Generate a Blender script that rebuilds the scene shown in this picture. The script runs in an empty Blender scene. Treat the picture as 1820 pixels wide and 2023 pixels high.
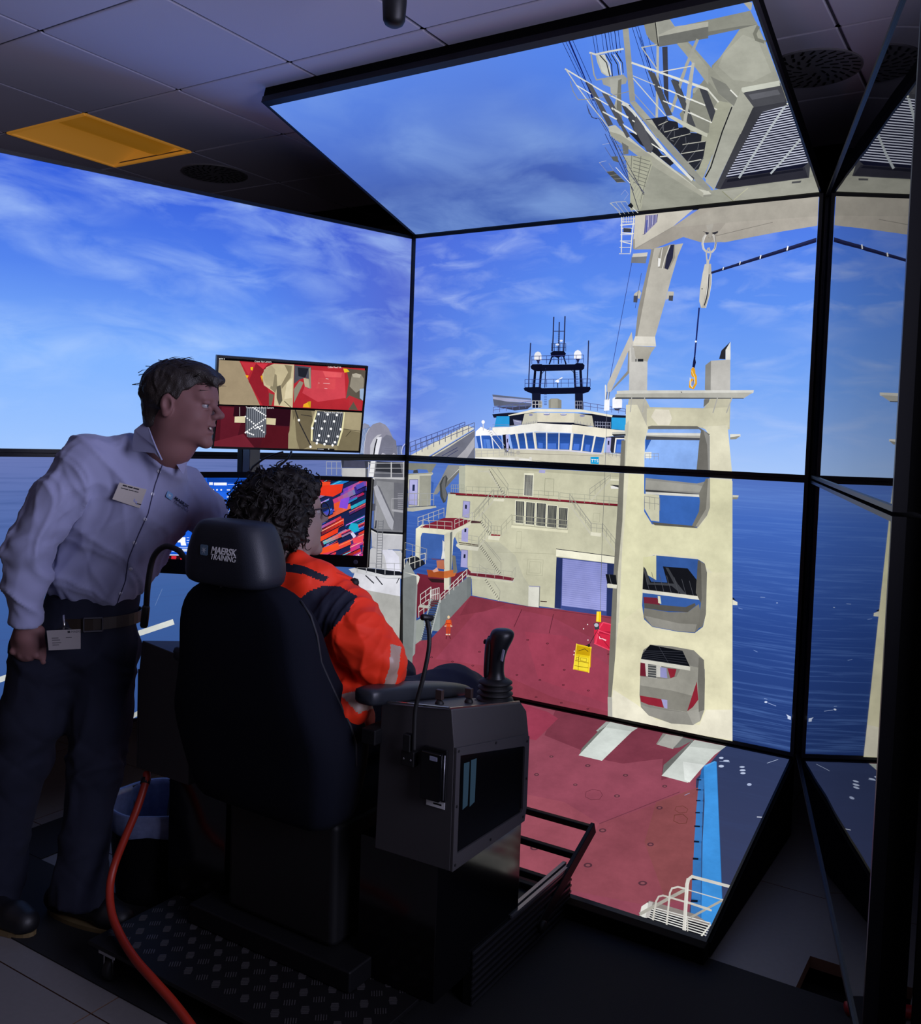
# Ship crane simulator room: a rig of large displays, an operator's chair and two people.
import bpy, bmesh, math, random
import numpy as np
from mathutils import Vector, Matrix, noise

# ------------------------------------------------------------------ camera
F_PX, CX, CY = 1810.0, 928.8, 949.7          # focal length and optical centre for a 1820 x 2023 frame
CAM = Vector((1.724, -3.727, 1.542))
YAW, PITCH, ROLL = 0.555, -0.049, 0.035

sc = bpy.context.scene
COL = sc.collection
cam_rot = Matrix.Rotation(YAW, 3, 'Z') @ Matrix.Rotation(math.pi/2 + PITCH, 3, 'X') @ Matrix.Rotation(ROLL, 3, 'Z')
cd = bpy.data.cameras.new('camera'); co = bpy.data.objects.new('camera', cd); COL.objects.link(co)
co.matrix_world = Matrix.Translation(CAM) @ cam_rot.to_4x4()
cd.sensor_fit = 'VERTICAL'; cd.sensor_height = 24.0; cd.lens = 24.0*F_PX/2023
cd.shift_x = -(CX-910)/2023; cd.shift_y = (CY-1011.5)/2023
cd.clip_start = 0.02; cd.clip_end = 60
sc.camera = co

# ------------------------------------------------------------------ world and exposure
wd = bpy.data.worlds.new('world'); sc.world = wd; wd.use_nodes = True
wd.node_tree.nodes['Background'].inputs[0].default_value = (0.30, 0.26, 0.28, 1)
wd.node_tree.nodes['Background'].inputs[1].default_value = 0.02
sc.view_settings.view_transform = 'Standard'; sc.view_settings.look = 'None'
sc.view_settings.exposure = 0.0; sc.view_settings.gamma = 1.0
sc.view_settings.use_curve_mapping = False

def area(name, loc, target, w, h, power, col, spread=180):
    ld = bpy.data.lights.new(name, 'AREA'); ld.shape = 'RECTANGLE'; ld.size = w; ld.size_y = h; ld.energy = power; ld.color = col; ld.spread = math.radians(spread)
    lo = bpy.data.objects.new(name, ld); COL.objects.link(lo); lo.location = loc
    lo.rotation_euler = (Vector(target)-Vector(loc)).to_track_quat('-Z', 'Y').to_euler()
# added bluish side light, standing in for unseen displays on the right
area('side_fill', (2.85, -2.30, 1.95), (-0.5, -2.35, 1.80), 1.7, 1.5, 33.0, (0.72, 0.72, 1.0), 100)
# added faint warm fill from behind the camera, no lamp known there
area('warm_fill', (-1.1, -5.2, 2.1), (0.1, -1.6, 0.6), 1.6, 1.6, 1.5, (1.0, 0.70, 0.55))

# ------------------------------------------------------------------ helpers
def cam_ray(x, y):
    return cam_rot @ Vector(((x-CX)/F_PX, -(y-CY)/F_PX, -1.0))
def at(x, y, axis, v):
    """point where the line of sight through a photo position meets the plane axis = v"""
    i = 'xyz'.index(axis); d = cam_ray(x, y); return CAM + d*((v-CAM[i])/d[i])
def lin(c):
    c = c/255.0
    return c/12.92 if c <= 0.04045 else ((c+0.055)/1.055)**2.4
def hexc(h):
    return tuple(lin(int(h[i:i+2], 16)) for i in (0, 2, 4))

MATS = {}
def mat(name, col, rough=0.6, metal=0.0, spec=0.5, bump=0.0, bscale=200.0, var=0.0, vscale=8.0, emit=None, estr=0.0, sheen=0.0):
    if name in MATS: return MATS[name]
    m = bpy.data.materials.new(name); m.use_nodes = True; nt = m.node_tree; b = nt.nodes['Principled BSDF']
    c = hexc(col) if isinstance(col, str) else col
    b.inputs['Base Color'].default_value = (*c, 1); b.inputs['Roughness'].default_value = rough
    b.inputs['Metallic'].default_value = metal; b.inputs['Specular IOR Level'].default_value = spec
    if sheen: b.inputs['Sheen Weight'].default_value = sheen
    if emit:
        b.inputs['Emission Color'].default_value = (*hexc(emit), 1); b.inputs['Emission Strength'].default_value = estr
    tc = nt.nodes.new('ShaderNodeTexCoord')
    if var:
        n = nt.nodes.new('ShaderNodeTexNoise'); n.inputs['Scale'].default_value = vscale; n.inputs['Detail'].default_value = 5
        nt.links.new(tc.outputs['Object'], n.inputs['Vector'])
        mx = nt.nodes.new('ShaderNodeMix'); mx.data_type = 'RGBA'
        mx.inputs[6].default_value = (*[v*(1-var) for v in c], 1); mx.inputs[7].default_value = (*[min(1, v*(1+var)) for v in c], 1)
        nt.links.new(n.outputs['Fac'], mx.inputs[0]); nt.links.new(mx.outputs[2], b.inputs['Base Color'])
    if bump:
        n = nt.nodes.new('ShaderNodeTexNoise'); n.inputs['Scale'].default_value = bscale; n.inputs['Detail'].default_value = 3
        nt.links.new(tc.outputs['Object'], n.inputs['Vector'])
        bp = nt.nodes.new('ShaderNodeBump'); bp.inputs['Strength'].default_value = bump; bp.inputs['Distance'].default_value = 0.004
        nt.links.new(n.outputs['Fac'], bp.inputs['Height']); nt.links.new(bp.outputs['Normal'], b.inputs['Normal'])
    MATS[name] = m
    return m

def tag(o, label=None, cat=None, group=None, kind=None):
    if label: o['label'] = label
    if cat: o['category'] = cat
    if group: o['group'] = group
    if kind: o['kind'] = kind
    return o
def thing(name, label, cat, loc=(0, 0, 0), rot=None, group=None):
    o = bpy.data.objects.new(name, None); COL.objects.link(o); o.location = loc
    o.empty_display_size = 0.1
    if rot is not None: o.rotation_euler = rot
    return tag(o, label, cat, group)

class MB:
    """collects shapes in world (or root-local) coordinates and links them as one mesh object"""
    def __init__(s): s.v = []; s.f = []; s.m = []
    def add(s, vs, fs, mi=0):
        b = len(s.v); s.v += [tuple(v) for v in vs]; s.f += [tuple(b+i for i in f) for f in fs]; s.m += [mi]*len(fs); return s
    def box(s, c, d, rot=None, mi=0, taper=1.0):
        x, y, z = d[0]/2, d[1]/2, d[2]/2
        vs = [Vector((sx*x*(taper if sz > 0 else 1), sy*y*(taper if sz > 0 else 1), sz*z)) for sz in (-1, 1) for sy in (-1, 1) for sx in (-1, 1)]
        if rot is not None: vs = [rot @ v for v in vs]
        vs = [v+Vector(c) for v in vs]
        return s.add(vs, [(0, 2, 3, 1), (4, 5, 7, 6), (0, 1, 5, 4), (2, 6, 7, 3), (0, 4, 6, 2), (1, 3, 7, 5)], mi)
    def bar(s, a, b, w, h=None, up=(0, 0, 1), mi=0):
        a, b = Vector(a), Vector(b); d = (b-a).normalized(); u = Vector(up); 
        if abs(d.dot(u)) > 0.98: u = Vector((0, 1, 0))
        r = d.cross(u).normalized(); u = r.cross(d); h = h or w
        vs = [p + r*sx*w/2 + u*sz*h/2 for p in (a, b) for sx, sz in ((-1, -1), (1, -1), (1, 1), (-1, 1))]
        return s.add(vs, [(0, 1, 2, 3), (7, 6, 5, 4), (0, 4, 5, 1), (1, 5, 6, 2), (2, 6, 7, 3), (3, 7, 4, 0)], mi)
    def prism(s, pts, off, mi=0):
        """closed polygon pts (3-D) pushed along off"""
        n = len(pts); o = Vector(off); vs = [Vector(p) for p in pts]+[Vector(p)+o for p in pts]
        return s.add(vs, [tuple(range(n))[::-1], tuple(range(n, 2*n))]+[(i, (i+1) % n, n+(i+1) % n, n+i) for i in range(n)], mi)
    def tube(s, path, r, seg=10, mi=0, cap=True, flat=1.0):
        path = [Vector(p) for p in path]; n = len(path); rr = r if isinstance(r, (list, tuple)) else [r]*n
        up = None; vs = []
        for i, p in enumerate(path):
            d = (path[min(i+1, n-1)]-path[max(i-1, 0)]).normalized()
            if up is None:
                up = Vector((0, 0, 1)) if abs(d.z) < 0.9 else Vector((1, 0, 0))
            a = d.cross(up).normalized(); up = a.cross(d).normalized()
            for k in range(seg):
                t = 2*math.pi*k/seg; vs.append(p+(a*math.cos(t)+up*math.sin(t)*flat)*rr[i])
        fs = [(i*seg+k, i*seg+(k+1) % seg, (i+1)*seg+(k+1) % seg, (i+1)*seg+k) for i in range(n-1) for k in range(seg)]
        if cap: fs += [tuple(range(seg))[::-1], tuple(range((n-1)*seg, n*seg))]
        return s.add(vs, fs, mi)
    def lathe(s, c, prof, seg=24, axis=(0, 0, 1), mi=0, sx=1.0, sy=1.0):
        q = Vector((0, 0, 1)).rotation_difference(Vector(axis)); vs = []
        for r, z in prof:
            for k in range(seg):
                t = 2*math.pi*k/seg; vs.append(Vector(c)+q @ Vector((r*math.cos(t)*sx, r*math.sin(t)*sy, z)))
        n = len(prof)
        fs = [(i*seg+k, i*seg+(k+1) % seg, (i+1)*seg+(k+1) % seg, (i+1)*seg+k) for i in range(n-1) for k in range(seg)]
        fs += [tuple(range(seg))[::-1], tuple(range((n-1)*seg, n*seg))]
        return s.add(vs, fs, mi)
    def loft(s, rings, mi=0, cap=True):
        n = len(rings[0]); vs = [v for r in rings for v in r]; m = len(rings)
        fs = [(i*n+k, i*n+(k+1) % n, (i+1)*n+(k+1) % n, (i+1)*n+k) for i in range(m-1) for k in range(n)]
        if cap: fs += [tuple(range(n))[::-1], tuple(range((m-1)*n, m*n))]
        return s.add(vs, fs, mi)
    def build(s, name, material, parent=None, smooth=False, bevel=0.0, seg=2, subsurf=0, local=False, label=None, fix=True):
        me = bpy.data.meshes.new(name); vs = s.v
        if parent is not None and not local:
            inv = root_matrix(parent).inverted(); vs = [inv @ Vector(v) for v in vs]
        me.from_pydata([tuple(v) for v in vs], [], s.f); me.update()
        ml = material if isinstance(material, (list, tuple)) else [material]
        for m in ml: me.materials.append(m)
        if len(ml) > 1: me.polygons.foreach_set('material_index', s.m)
        if fix:
            bm = bmesh.new(); bm.from_mesh(me); bmesh.ops.recalc_face_normals(bm, faces=bm.faces); bm.to_mesh(me); bm.free()
        o = bpy.data.objects.new(name, me); COL.objects.link(o)
        if parent is not None: o.parent = parent
        if smooth:
            me.polygons.foreach_set('use_smooth', [True]*len(me.polygons))
        if bevel:
            b = o.modifiers.new('bevel', 'BEVEL'); b.width = bevel; b.segments = seg; b.limit_method = 'ANGLE'; b.angle_limit = math.radians(35)
            if smooth is False:
                me.polygons.foreach_set('use_smooth', [True]*len(me.polygons)); b.harden_normals = True
        if subsurf:
            ss = o.modifiers.new('sub', 'SUBSURF'); ss.levels = subsurf; ss.render_levels = subsurf
        if label: o['label'] = label
        return o
def root_matrix(o):
    m = o.matrix_basis.copy()
    while o.parent is not None: o = o.parent; m = o.matrix_basis @ m
    return m
def struct(o, label=None): 
    o['kind'] = 'structure'
    if label: o['label'] = label
    return o

_fc = {}
def text_mesh(txt, size, shear=0.0, extrude=0.0, bold=0.0, space=1.0):
    """vertices (x right, y up) and faces of a word, left bottom at the origin"""
    cu = bpy.data.curves.new('txt', 'FONT'); cu.body = txt; cu.size = size; cu.shear = shear; cu.extrude = extrude; cu.offset = bold; cu.space_character = space
    cu.resolution_u = 3
    ob = bpy.data.objects.new('txt', cu); COL.objects.link(ob)
    me = ob.to_mesh(); vs = [v.co.copy() for v in me.vertices]; fs = [tuple(p.vertices) for p in me.polygons]
    ob.to_mesh_clear(); bpy.data.objects.remove(ob); bpy.data.curves.remove(cu)
    return vs, fs
def put_text(mb, txt, size, origin, U, V, N, mi=0, **k):
    """text on the plane through origin spanned by U (right) and V (up)"""
    vs, fs = text_mesh(txt, size, **k)
    mb.add([Vector(origin)+Vector(U)*v.x+Vector(V)*v.y+Vector(N)*v.z for v in vs], fs, mi)
    return max(v.x for v in vs)
# ------------------------------------------------------------------ the display rig
SEAM = 1.42                    # height of the seam between the upper and lower displays
W, H, GAP = 1.90, 1.0688, 0.0153
TH = math.radians(73.4)
M_BEZEL = mat('display_bezel', '0b0b0f', rough=0.35, spec=0.4)
M_SHELL = mat('display_shell', '040405', rough=0.8, spec=0.1)

def display_material(name, top, bottom, cloud, low, high, scale, seed, side=None, sidew=0.0, waves=False, stretch=3.0, band=None):
    """picture of sky or sea shown by a display: gradient down the picture plus clouds or waves"""
    m = bpy.data.materials.new(name); m.use_nodes = True; nt = m.node_tree; nt.nodes.clear(); N = nt.nodes.new; L = nt.links.new
    uv = N('ShaderNodeUVMap'); sp = N('ShaderNodeSeparateXYZ'); L(uv.outputs[0], sp.inputs[0])
    r = N('ShaderNodeValToRGB'); L(sp.outputs[1], r.inputs[0]); cr = r.color_ramp
    stops = [(0.0, bottom)]+(band or [])+[(1.0, top)]
    cr.elements[0].position = 0; cr.elements[0].color = (*hexc(stops[0][1]), 1)
    cr.elements[1].position = 1; cr.elements[1].color = (*hexc(stops[-1][1]), 1)
    for p_, c_ in stops[1:-1]:
        e = cr.elements.new(p_); e.color = (*hexc(c_), 1)
    col = r.outputs[0]
    if side:
        mr = N('ShaderNodeMapRange'); L(sp.outputs[0], mr.inputs[0]); mr.inputs[1].default_value = side[1]; mr.inputs[2].default_value = side[2]
        mr.inputs[3].default_value = 0; mr.inputs[4].default_value = sidew
        mx = N('ShaderNodeMix'); mx.data_type = 'RGBA'; L(mr.outputs[0], mx.inputs[0]); L(col, mx.inputs[6]); mx.inputs[7].default_value = (*hexc(side[0]), 1)
        col = mx.outputs[2]
    mp = N('ShaderNodeMapping'); L(uv.outputs[0], mp.inputs[0]); mp.inputs['Location'].default_value = (seed, seed*1.7, 0)
    mp.inputs['Scale'].default_value = (scale*1.78, scale*stretch, 1); mp.inputs['Rotation'].default_value = (0, 0, 0.0 if waves else -0.18)
    n = N('ShaderNodeTexNoise'); n.inputs['Detail'].default_value = 7; n.inputs['Scale'].default_value = 1.0; n.inputs['Roughness'].default_value = 0.55
    n.inputs['Distortion'].default_value = 0.5 if not waves else 0.8
    L(mp.outputs[0], n.inputs['Vector'])
    mr = N('ShaderNodeMapRange'); L(n.outputs['Fac'], mr.inputs[0]); mr.inputs[1].default_value = low; mr.inputs[2].default_value = high; mr.inputs[4].default_value = 0.8
    mx = N('ShaderNodeMix'); mx.data_type = 'RGBA'; L(mr.outputs[0], mx.inputs[0]); L(col, mx.inputs[6]); mx.inputs[7].default_value = (*hexc(cloud), 1)
    em = N('ShaderNodeEmission'); L(mx.outputs[2], em.inputs[0])
    if not waves:
        # large soft patches where the sky is a deeper blue
        n2 = N('ShaderNodeTexNoise'); n2.inputs['Scale'].default_value = 0.45; n2.inputs['Detail'].default_value = 2; L(mp.outputs[0], n2.inputs['Vector'])
        m2 = N('ShaderNodeMapRange'); L(n2.outputs['Fac'], m2.inputs[0]); m2.inputs[1].default_value = 0.35; m2.inputs[2].default_value = 0.62
        m2.inputs[3].default_value = 0.0; m2.inputs[4].default_value = 1.0
        mu = N('ShaderNodeMath'); mu.operation = 'MULTIPLY'; L(mr.outputs[0], mu.inputs[0]); L(m2.outputs[0], mu.inputs[1]); L(mu.outputs[0], mx.inputs[0])
    out = N('ShaderNodeOutputMaterial'); L(em.outputs[0], out.inputs[0])
    return m

# colours of the drawn shapes come from a face colour attribute, with the fine mottling of the rendered picture
def picture_material():
    m = bpy.data.materials.new('display_picture'); m.use_nodes = True; nt = m.node_tree; nt.nodes.clear(); N = nt.nodes.new; L = nt.links.new
    a = N('ShaderNodeVertexColor'); a.layer_name = 'Col'
    tc = N('ShaderNodeTexCoord'); n = N('ShaderNodeTexNoise'); n.inputs['Scale'].default_value = 5; n.inputs['Detail'].default_value = 9; n.inputs['Roughness'].default_value = 0.68
    L(tc.outputs['Object'], n.inputs['Vector'])
    mr = N('ShaderNodeMapRange'); L(n.outputs['Fac'], mr.inputs[0]); mr.inputs[1].default_value = 0.3; mr.inputs[2].default_value = 0.7; mr.inputs[3].default_value = 0.80; mr.inputs[4].default_value = 1.20
    vm = N('ShaderNodeVectorMath'); vm.operation = 'SCALE'; L(a.outputs[0], vm.inputs[0]); L(mr.outputs[0], vm.inputs['Scale'])
    em = N('ShaderNodeEmission'); L(vm.outputs[0], em.inputs[0]); out = N('ShaderNodeOutputMaterial'); L(em.outputs[0], out.inputs[0])
    m.cycles.emission_sampling = 'NONE'
    return m
M_PIC = picture_material()

class Screen:
    def __init__(s, root, O, U, V, w, h):
        s.root, s.O, s.U, s.V, s.w, s.h = root, Vector(O), Vector(U), Vector(V), w, h
        s.N = s.U.cross(s.V).normalized(); s.k = 0; s.items = {}
    def uv(s, x, y):
        d = cam_ray(x, y); t = (s.O-CAM).dot(s.N)/d.dot(s.N); q = CAM+d*t-s.O
        return (q.dot(s.U), q.dot(s.V))
    def clip(s, pts):
        for ax, lim, sg in ((0, 0, 1), (0, s.w, -1), (1, 0, 1), (1, s.h, -1)):
            out = []
            for i in range(len(pts)):
                a, b = pts[i-1], pts[i]; ia = (a[ax]-lim)*sg >= 0; ib = (b[ax]-lim)*sg >= 0
                if ia != ib:
                    t = (lim-a[ax])/(b[ax]-a[ax]); out.append((a[0]+(b[0]-a[0])*t, a[1]+(b[1]-a[1])*t))
                if ib: out.append(b)
            pts = out
            if len(pts) < 3: return []
        return pts
    def poly(s, item, col, uvs):
        uvs = s.clip(uvs)
        if len(uvs) < 3: return
        ar = sum(uvs[i-1][0]*uvs[i][1]-uvs[i][0]*uvs[i-1][1] for i in range(len(uvs)))
        if abs(ar) < 1e-9: return
        if ar < 0: uvs = uvs[::-1]
        s.k += 1; z = 0.0004+s.k*0.00003
        it = s.items.setdefault(item, ([], [], []))
        b = len(it[0]); it[0].extend(s.O+s.U*u+s.V*v+s.N*z for u, v in uvs); it[1].append(tuple(range(b, b+len(uvs)))); it[2].append(col)
    def flush(s):
        for name, (vs, fs, cs) in s.items.items():
            me = bpy.data.meshes.new(name); inv = root_matrix(s.root).inverted()
            me.from_pydata([tuple(inv @ v) for v in vs], [], fs); me.update(); me.materials.append(M_PIC)
            ca = me.color_attributes.new('Col', 'FLOAT_COLOR', 'CORNER'); data = []
            for f, c in zip(fs, cs): data += [*c, 1.0]*len(f)
            ca.data.foreach_set('color', data)
            o = bpy.data.objects.new(name, me); COL.objects.link(o); o.parent = s.root
            if name in ('pictured_sea_foam', 'pictured_rails'): o['kind'] = 'stuff'

def draw(item, screens, frame, text):
    """text: one shape per line. p col pts | l col width pts | r col width n a b h1 [h2] (railing) | t col width n a b c d (rungs)
       g colA colB n a b c d (strip of a quad shaded from a to d) | e col c rx,ry (ellipse) | w col size ang x,y word"""
    fx, fy, fs = frame
    def P(t): a, b = t.split(','); return (fx+float(a)/fs, fy+float(b)/fs)
    def out(col, pts):
        for S in screens: S.poly(item, col, [S.uv(*p) for p in pts])
    def line(col, w, pts):
        for a, b in zip(pts, pts[1:]):
            dx, dy = b[0]-a[0], b[1]-a[1]; l = math.hypot(dx, dy) or 1; nx, ny = -dy/l*w/2, dx/l*w/2; ex, ey = dx/l*w*.25, dy/l*w*.25
            out(col, [(a[0]+nx-ex, a[1]+ny-ey), (b[0]+nx+ex, b[1]+ny+ey), (b[0]-nx+ex, b[1]-ny+ey), (a[0]-nx-ex, a[1]-ny-ey)])
    for ln in text.strip().split('\n'):
        t = ln.split()
        if not t or t[0] == '#': continue
        k = t[0]; c = hexc(t[1])
        if k == 'p': out(c, [P(q) for q in t[2:]])
        elif k == 'l': line(c, float(t[2])/fs, [P(q) for q in t[3:]])
        elif k == 'r':
            w = float(t[2])/fs; n = int(t[3]); a, b = P(t[4]), P(t[5]); h1 = float(t[6])/fs; h2 = float(t[7])/fs if len(t) > 7 else h1
            for q in (1.0, 0.5): line(c, w, [(a[0], a[1]-h1*q), (b[0], b[1]-h2*q)])
            for i in range(n+1):
                u = i/n; x = a[0]+(b[0]-a[0])*u; y = a[1]+(b[1]-a[1])*u; line(c, w, [(x, y), (x, y-(h1+(h2-h1)*u))])
        elif k == 't':
            w = float(t[2])/fs; n = int(t[3]); a, b, d, e = [P(q) for q in t[4:8]]
            for i in range(n+1):
                u = i/n; line(c, w, [(a[0]+(b[0]-a[0])*u, a[1]+(b[1]-a[1])*u), (d[0]+(e[0]-d[0])*u, d[1]+(e[1]-d[1])*u)])
        elif k == 'g':
            c2 = hexc(t[2]); n = int(t[3]); a, b, d, e = [P(q) for q in t[4:8]]
            for i in range(n):
                u, v = i/n, (i+1)/n; f = (i+.5)/n
                L_ = lambda p_, q_, w_: (p_[0]+(q_[0]-p_[0])*w_, p_[1]+(q_[1]-p_[1])*w_)
                out(tuple(x+(y-x)*f for x, y in zip(c, c2)), [L_(a, e, u), L_(b, d, u), L_(b, d, v), L_(a, e, v)])
        elif k == 'e':
            cx, cy = P(t[2]); rx, ry = [float(q)/fs for q in t[3].split(',')]
            out(c, [(cx+rx*math.cos(i*math.pi/9), cy+ry*math.sin(i*math.pi/9)) for i in range(18)])
        elif k == 'w':
            size = float(t[2])/fs; an = math.radians(float(t[3])); x, y = P(t[4]); vs, fc = text_mesh(' '.join(t[5:]), size)
            for f in fc: out(c, [(x+vs[i].x*math.cos(an)+vs[i].y*math.sin(an), y+vs[i].x*math.sin(an)-vs[i].y*math.cos(an)) for i in f])

def display(label, O, U, V, w, h, panel, bz=0.0145, depth=0.07, side=None, bbot=None, btop=None):
    O, U, V = Vector(O), Vector(U).normalized(), Vector(V).normalized(); N = U.cross(V).normalized()
    root = thing('display_screen', label, 'display', O+U*w/2)
    bb = bbot or bz; bt = btop or bz; bs = side or bz
    fr = MB()
    def bx(u0, u1, v0, v1, n0, n1):
        vs = [O+U*u+V*v+N*n for n in (n0, n1) for v in (v0, v1) for u in (u0, u1)]
        fr.add(vs, [(0, 2, 3, 1), (4, 5, 7, 6), (0, 1, 5, 4), (2, 6, 7, 3), (0, 4, 6, 2), (1, 3, 7, 5)])
    bx(-bs, 0, -bb, h+bt, -0.02, 0.006); bx(w, w+bs, -bb, h+bt, -0.02, 0.006)
    bx(0, w, -bb, 0, -0.02, 0.006); bx(0, w, h, h+bt, -0.02, 0.006)
    fr.build('bezel', M_BEZEL, root)
    fr = MB(); bx(-bs+.002, w+bs-.002, -bb+.002, h+bt-.002, -depth, -0.0205); fr.build('back_shell', M_SHELL, root)
    pm = MB(); pm.add([O, O+U*w, O+U*w+V*h, O+V*h], [(0, 1, 2, 3)])
    pm.add([O-N*.019, O+U*w-N*.019, O+U*w+V*h-N*.019, O+V*h-N*.019], [(3, 2, 1, 0)])
    po = pm.build('panel', panel, root, fix=False)
    ul = po.data.uv_layers.new(name='UVMap'); ul.data.foreach_set('uv', [0, 0, 1, 0, 1, 1, 0, 1, 0, 1, 1, 1, 1, 0, 0, 0])
    return Screen(root, O, U, V, w, h)

X, Y, Z = Vector((1, 0, 0)), Vector((0, 1, 0)), Vector((0, 0, 1))
# centre pair, facing the chair
SKY_C = display_material('sky_picture_centre', '4c76e6', 'a8c8fa', 'bcd0fa', 0.45, 0.92, 4.2, 3.1, side=('5068d6', 0.42, 0.0), sidew=0.65, band=[(0.12, '96bcfa'), (0.32, '78a8f6'), (0.62, '5f92f2')])
SEA_C = display_material('sea_picture_centre', '5070be', '243a72', '6a92da', 0.50, 1.0, 2.6, 5.5, waves=True, stretch=34, band=[(0.45, '2c4a92'), (0.85, '4369bd'), (0.94, '5578c6')])
cu = display('upper middle display showing a crane boom and a ship under blue sky', (-W/2, 0, SEAM+GAP), X, Z, W, H, SKY_C)
cl = display('lower middle display showing the red deck and the cream ladder tower', (-W/2, 0, SEAM-GAP-H), X, Z, W, H, SEA_C)
# left pair
LU = Vector((math.cos(math.radians(72.8)), math.sin(math.radians(72.8)), 0))
LO = Vector((-W/2-0.026, 0, 0)) - LU*(W+0.0)
SKY_L = display_material('sky_picture_left', '3a63de', '9fc6ff', 'b4d2ff', 0.42, 0.80, 2.8, 8.2, side=('5566cc', 0.55, 1.0), sidew=0.85, band=[(0.35, '7fb2ff'), (0.65, '5585ee')])
SEA_L = display_material('sea_picture_left', '6878b4', '33518c', '3c5590', 0.48, 0.9, 2.4, 1.3, waves=True, stretch=30, band=[(0.5, '3d5f9e'), (0.85, '5a70ae')])
lu = display('upper left display showing only cloudy blue sky', LO+Z*(SEAM+GAP), LU, Z, W, H, SKY_L)
ll = display('lower left display showing sea and pale deck railings behind the standing man', LO+Z*(SEAM-GAP-H), LU, Z, W, H, SEA_L)
# right pair: switched off, their glossy glass mirrors the lit ones
def mirror_glass():
    m = bpy.data.materials.new('switched_off_glass'); m.use_nodes = True; nt = m.node_tree; b = nt.nodes['Principled BSDF']
    b.inputs['Base Color'].default_value = (0.004, 0.004, 0.006, 1); b.inputs['Roughness'].default_value = 0.015
    b.inputs['IOR'].default_value = 3.2; b.inputs['Coat Weight'].default_value = 0.0
    tc = nt.nodes.new('ShaderNodeTexCoord'); mp = nt.nodes.new('ShaderNodeMapping'); mp.inputs['Scale'].default_value = (1.6, 1.6, 0.35)
    n = nt.nodes.new('ShaderNodeTexNoise'); n.inputs['Scale'].default_value = 1.5; n.inputs['Detail'].default_value = 0.5
    nt.links.new(tc.outputs['Object'], mp.inputs[0]); nt.links.new(mp.outputs[0], n.inputs['Vector'])
    bp = nt.nodes.new('ShaderNodeBump'); bp.inputs['Strength'].default_value = 0.25; bp.inputs['Distance'].default_value = 0.004
    nt.links.new(n.outputs['Fac'], bp.inputs['Height']); nt.links.new(bp.outputs['Normal'], b.inputs['Normal'])
    return m
M_OFF = mirror_glass()
RU = Vector((math.cos(math.radians(74.0)), -math.sin(math.radians(74.0)), 0))
RO = Vector((W/2+0.028, 0, 0))
WR = 1.865
display('upper right display, switched off and mirroring the sky', RO+Z*(SEAM+GAP), RU, Z, WR, H, M_OFF, bz=0.011, side=0.012)
display('lower right display, switched off and mirroring the sea and the cream tower', RO+Z*(SEAM-GAP-H), RU, Z, WR, H, M_OFF, bz=0.011, side=0.012)
# tilted one overhead and tilted one by the floor
TT, TB = 1.288, 1.332
SKY_T = display_material('sky_picture_overhead', '5c86e4', '3f60b2', '8fb2ea', 0.36, 0.80, 2.2, 12.4, side=('4f86f2', 0.5, 0.85), sidew=0.9, stretch=1.3, band=[(0.35, '4562b4'), (0.7, '5478d2')])
SEA_B = display_material('sea_picture_floor', '2f3a5e', '3c4262', '37436a', 0.5, 0.9, 3.0, 2.0, waves=True, stretch=8)
zt = SEAM+GAP+H+0.0204; zb = SEAM-GAP-H-0.0297
Vt = Vector((0, -math.sin(TT), math.cos(TT))); Vb = Vector((0, math.sin(TB), math.cos(TB)))
tp = display('tilted overhead display showing the crane cab underside and dark sky', (-W/2, -0.003, zt), X, Vt, W, H, SKY_T, bz=0.008, btop=0.032, depth=0.06)
bt = display('tilted floor display showing the red deck from above', Vector((-W/2, -0.002, zb))-Vb*H, X, Vb, W, H, SEA_B, bz=0.008, bbot=0.03, depth=0.06)
CC = [cu, cl]
# ------------------------------------------------------------------ what the lit displays show
fA, fA1, fA2, fA3 = (1060, 0, 2.3947), (1100, 0, 6.0667), (1300, 0, 5.353), (1160, 200, 6.0667)
fB, fB2, fC, fD, fE, fF = (800, 600, 3.957), (930, 740, 5.515), (800, 900, 3.746), (1160, 420, 3.64), (1160, 900, 3.372), (1000, 1400, 3.033)
fG, fG2, fG3, f1 = (400, 680, 3.957), (690, 820, 8.43), (680, 1040, 6.0667), (0, 0, 1)

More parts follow.
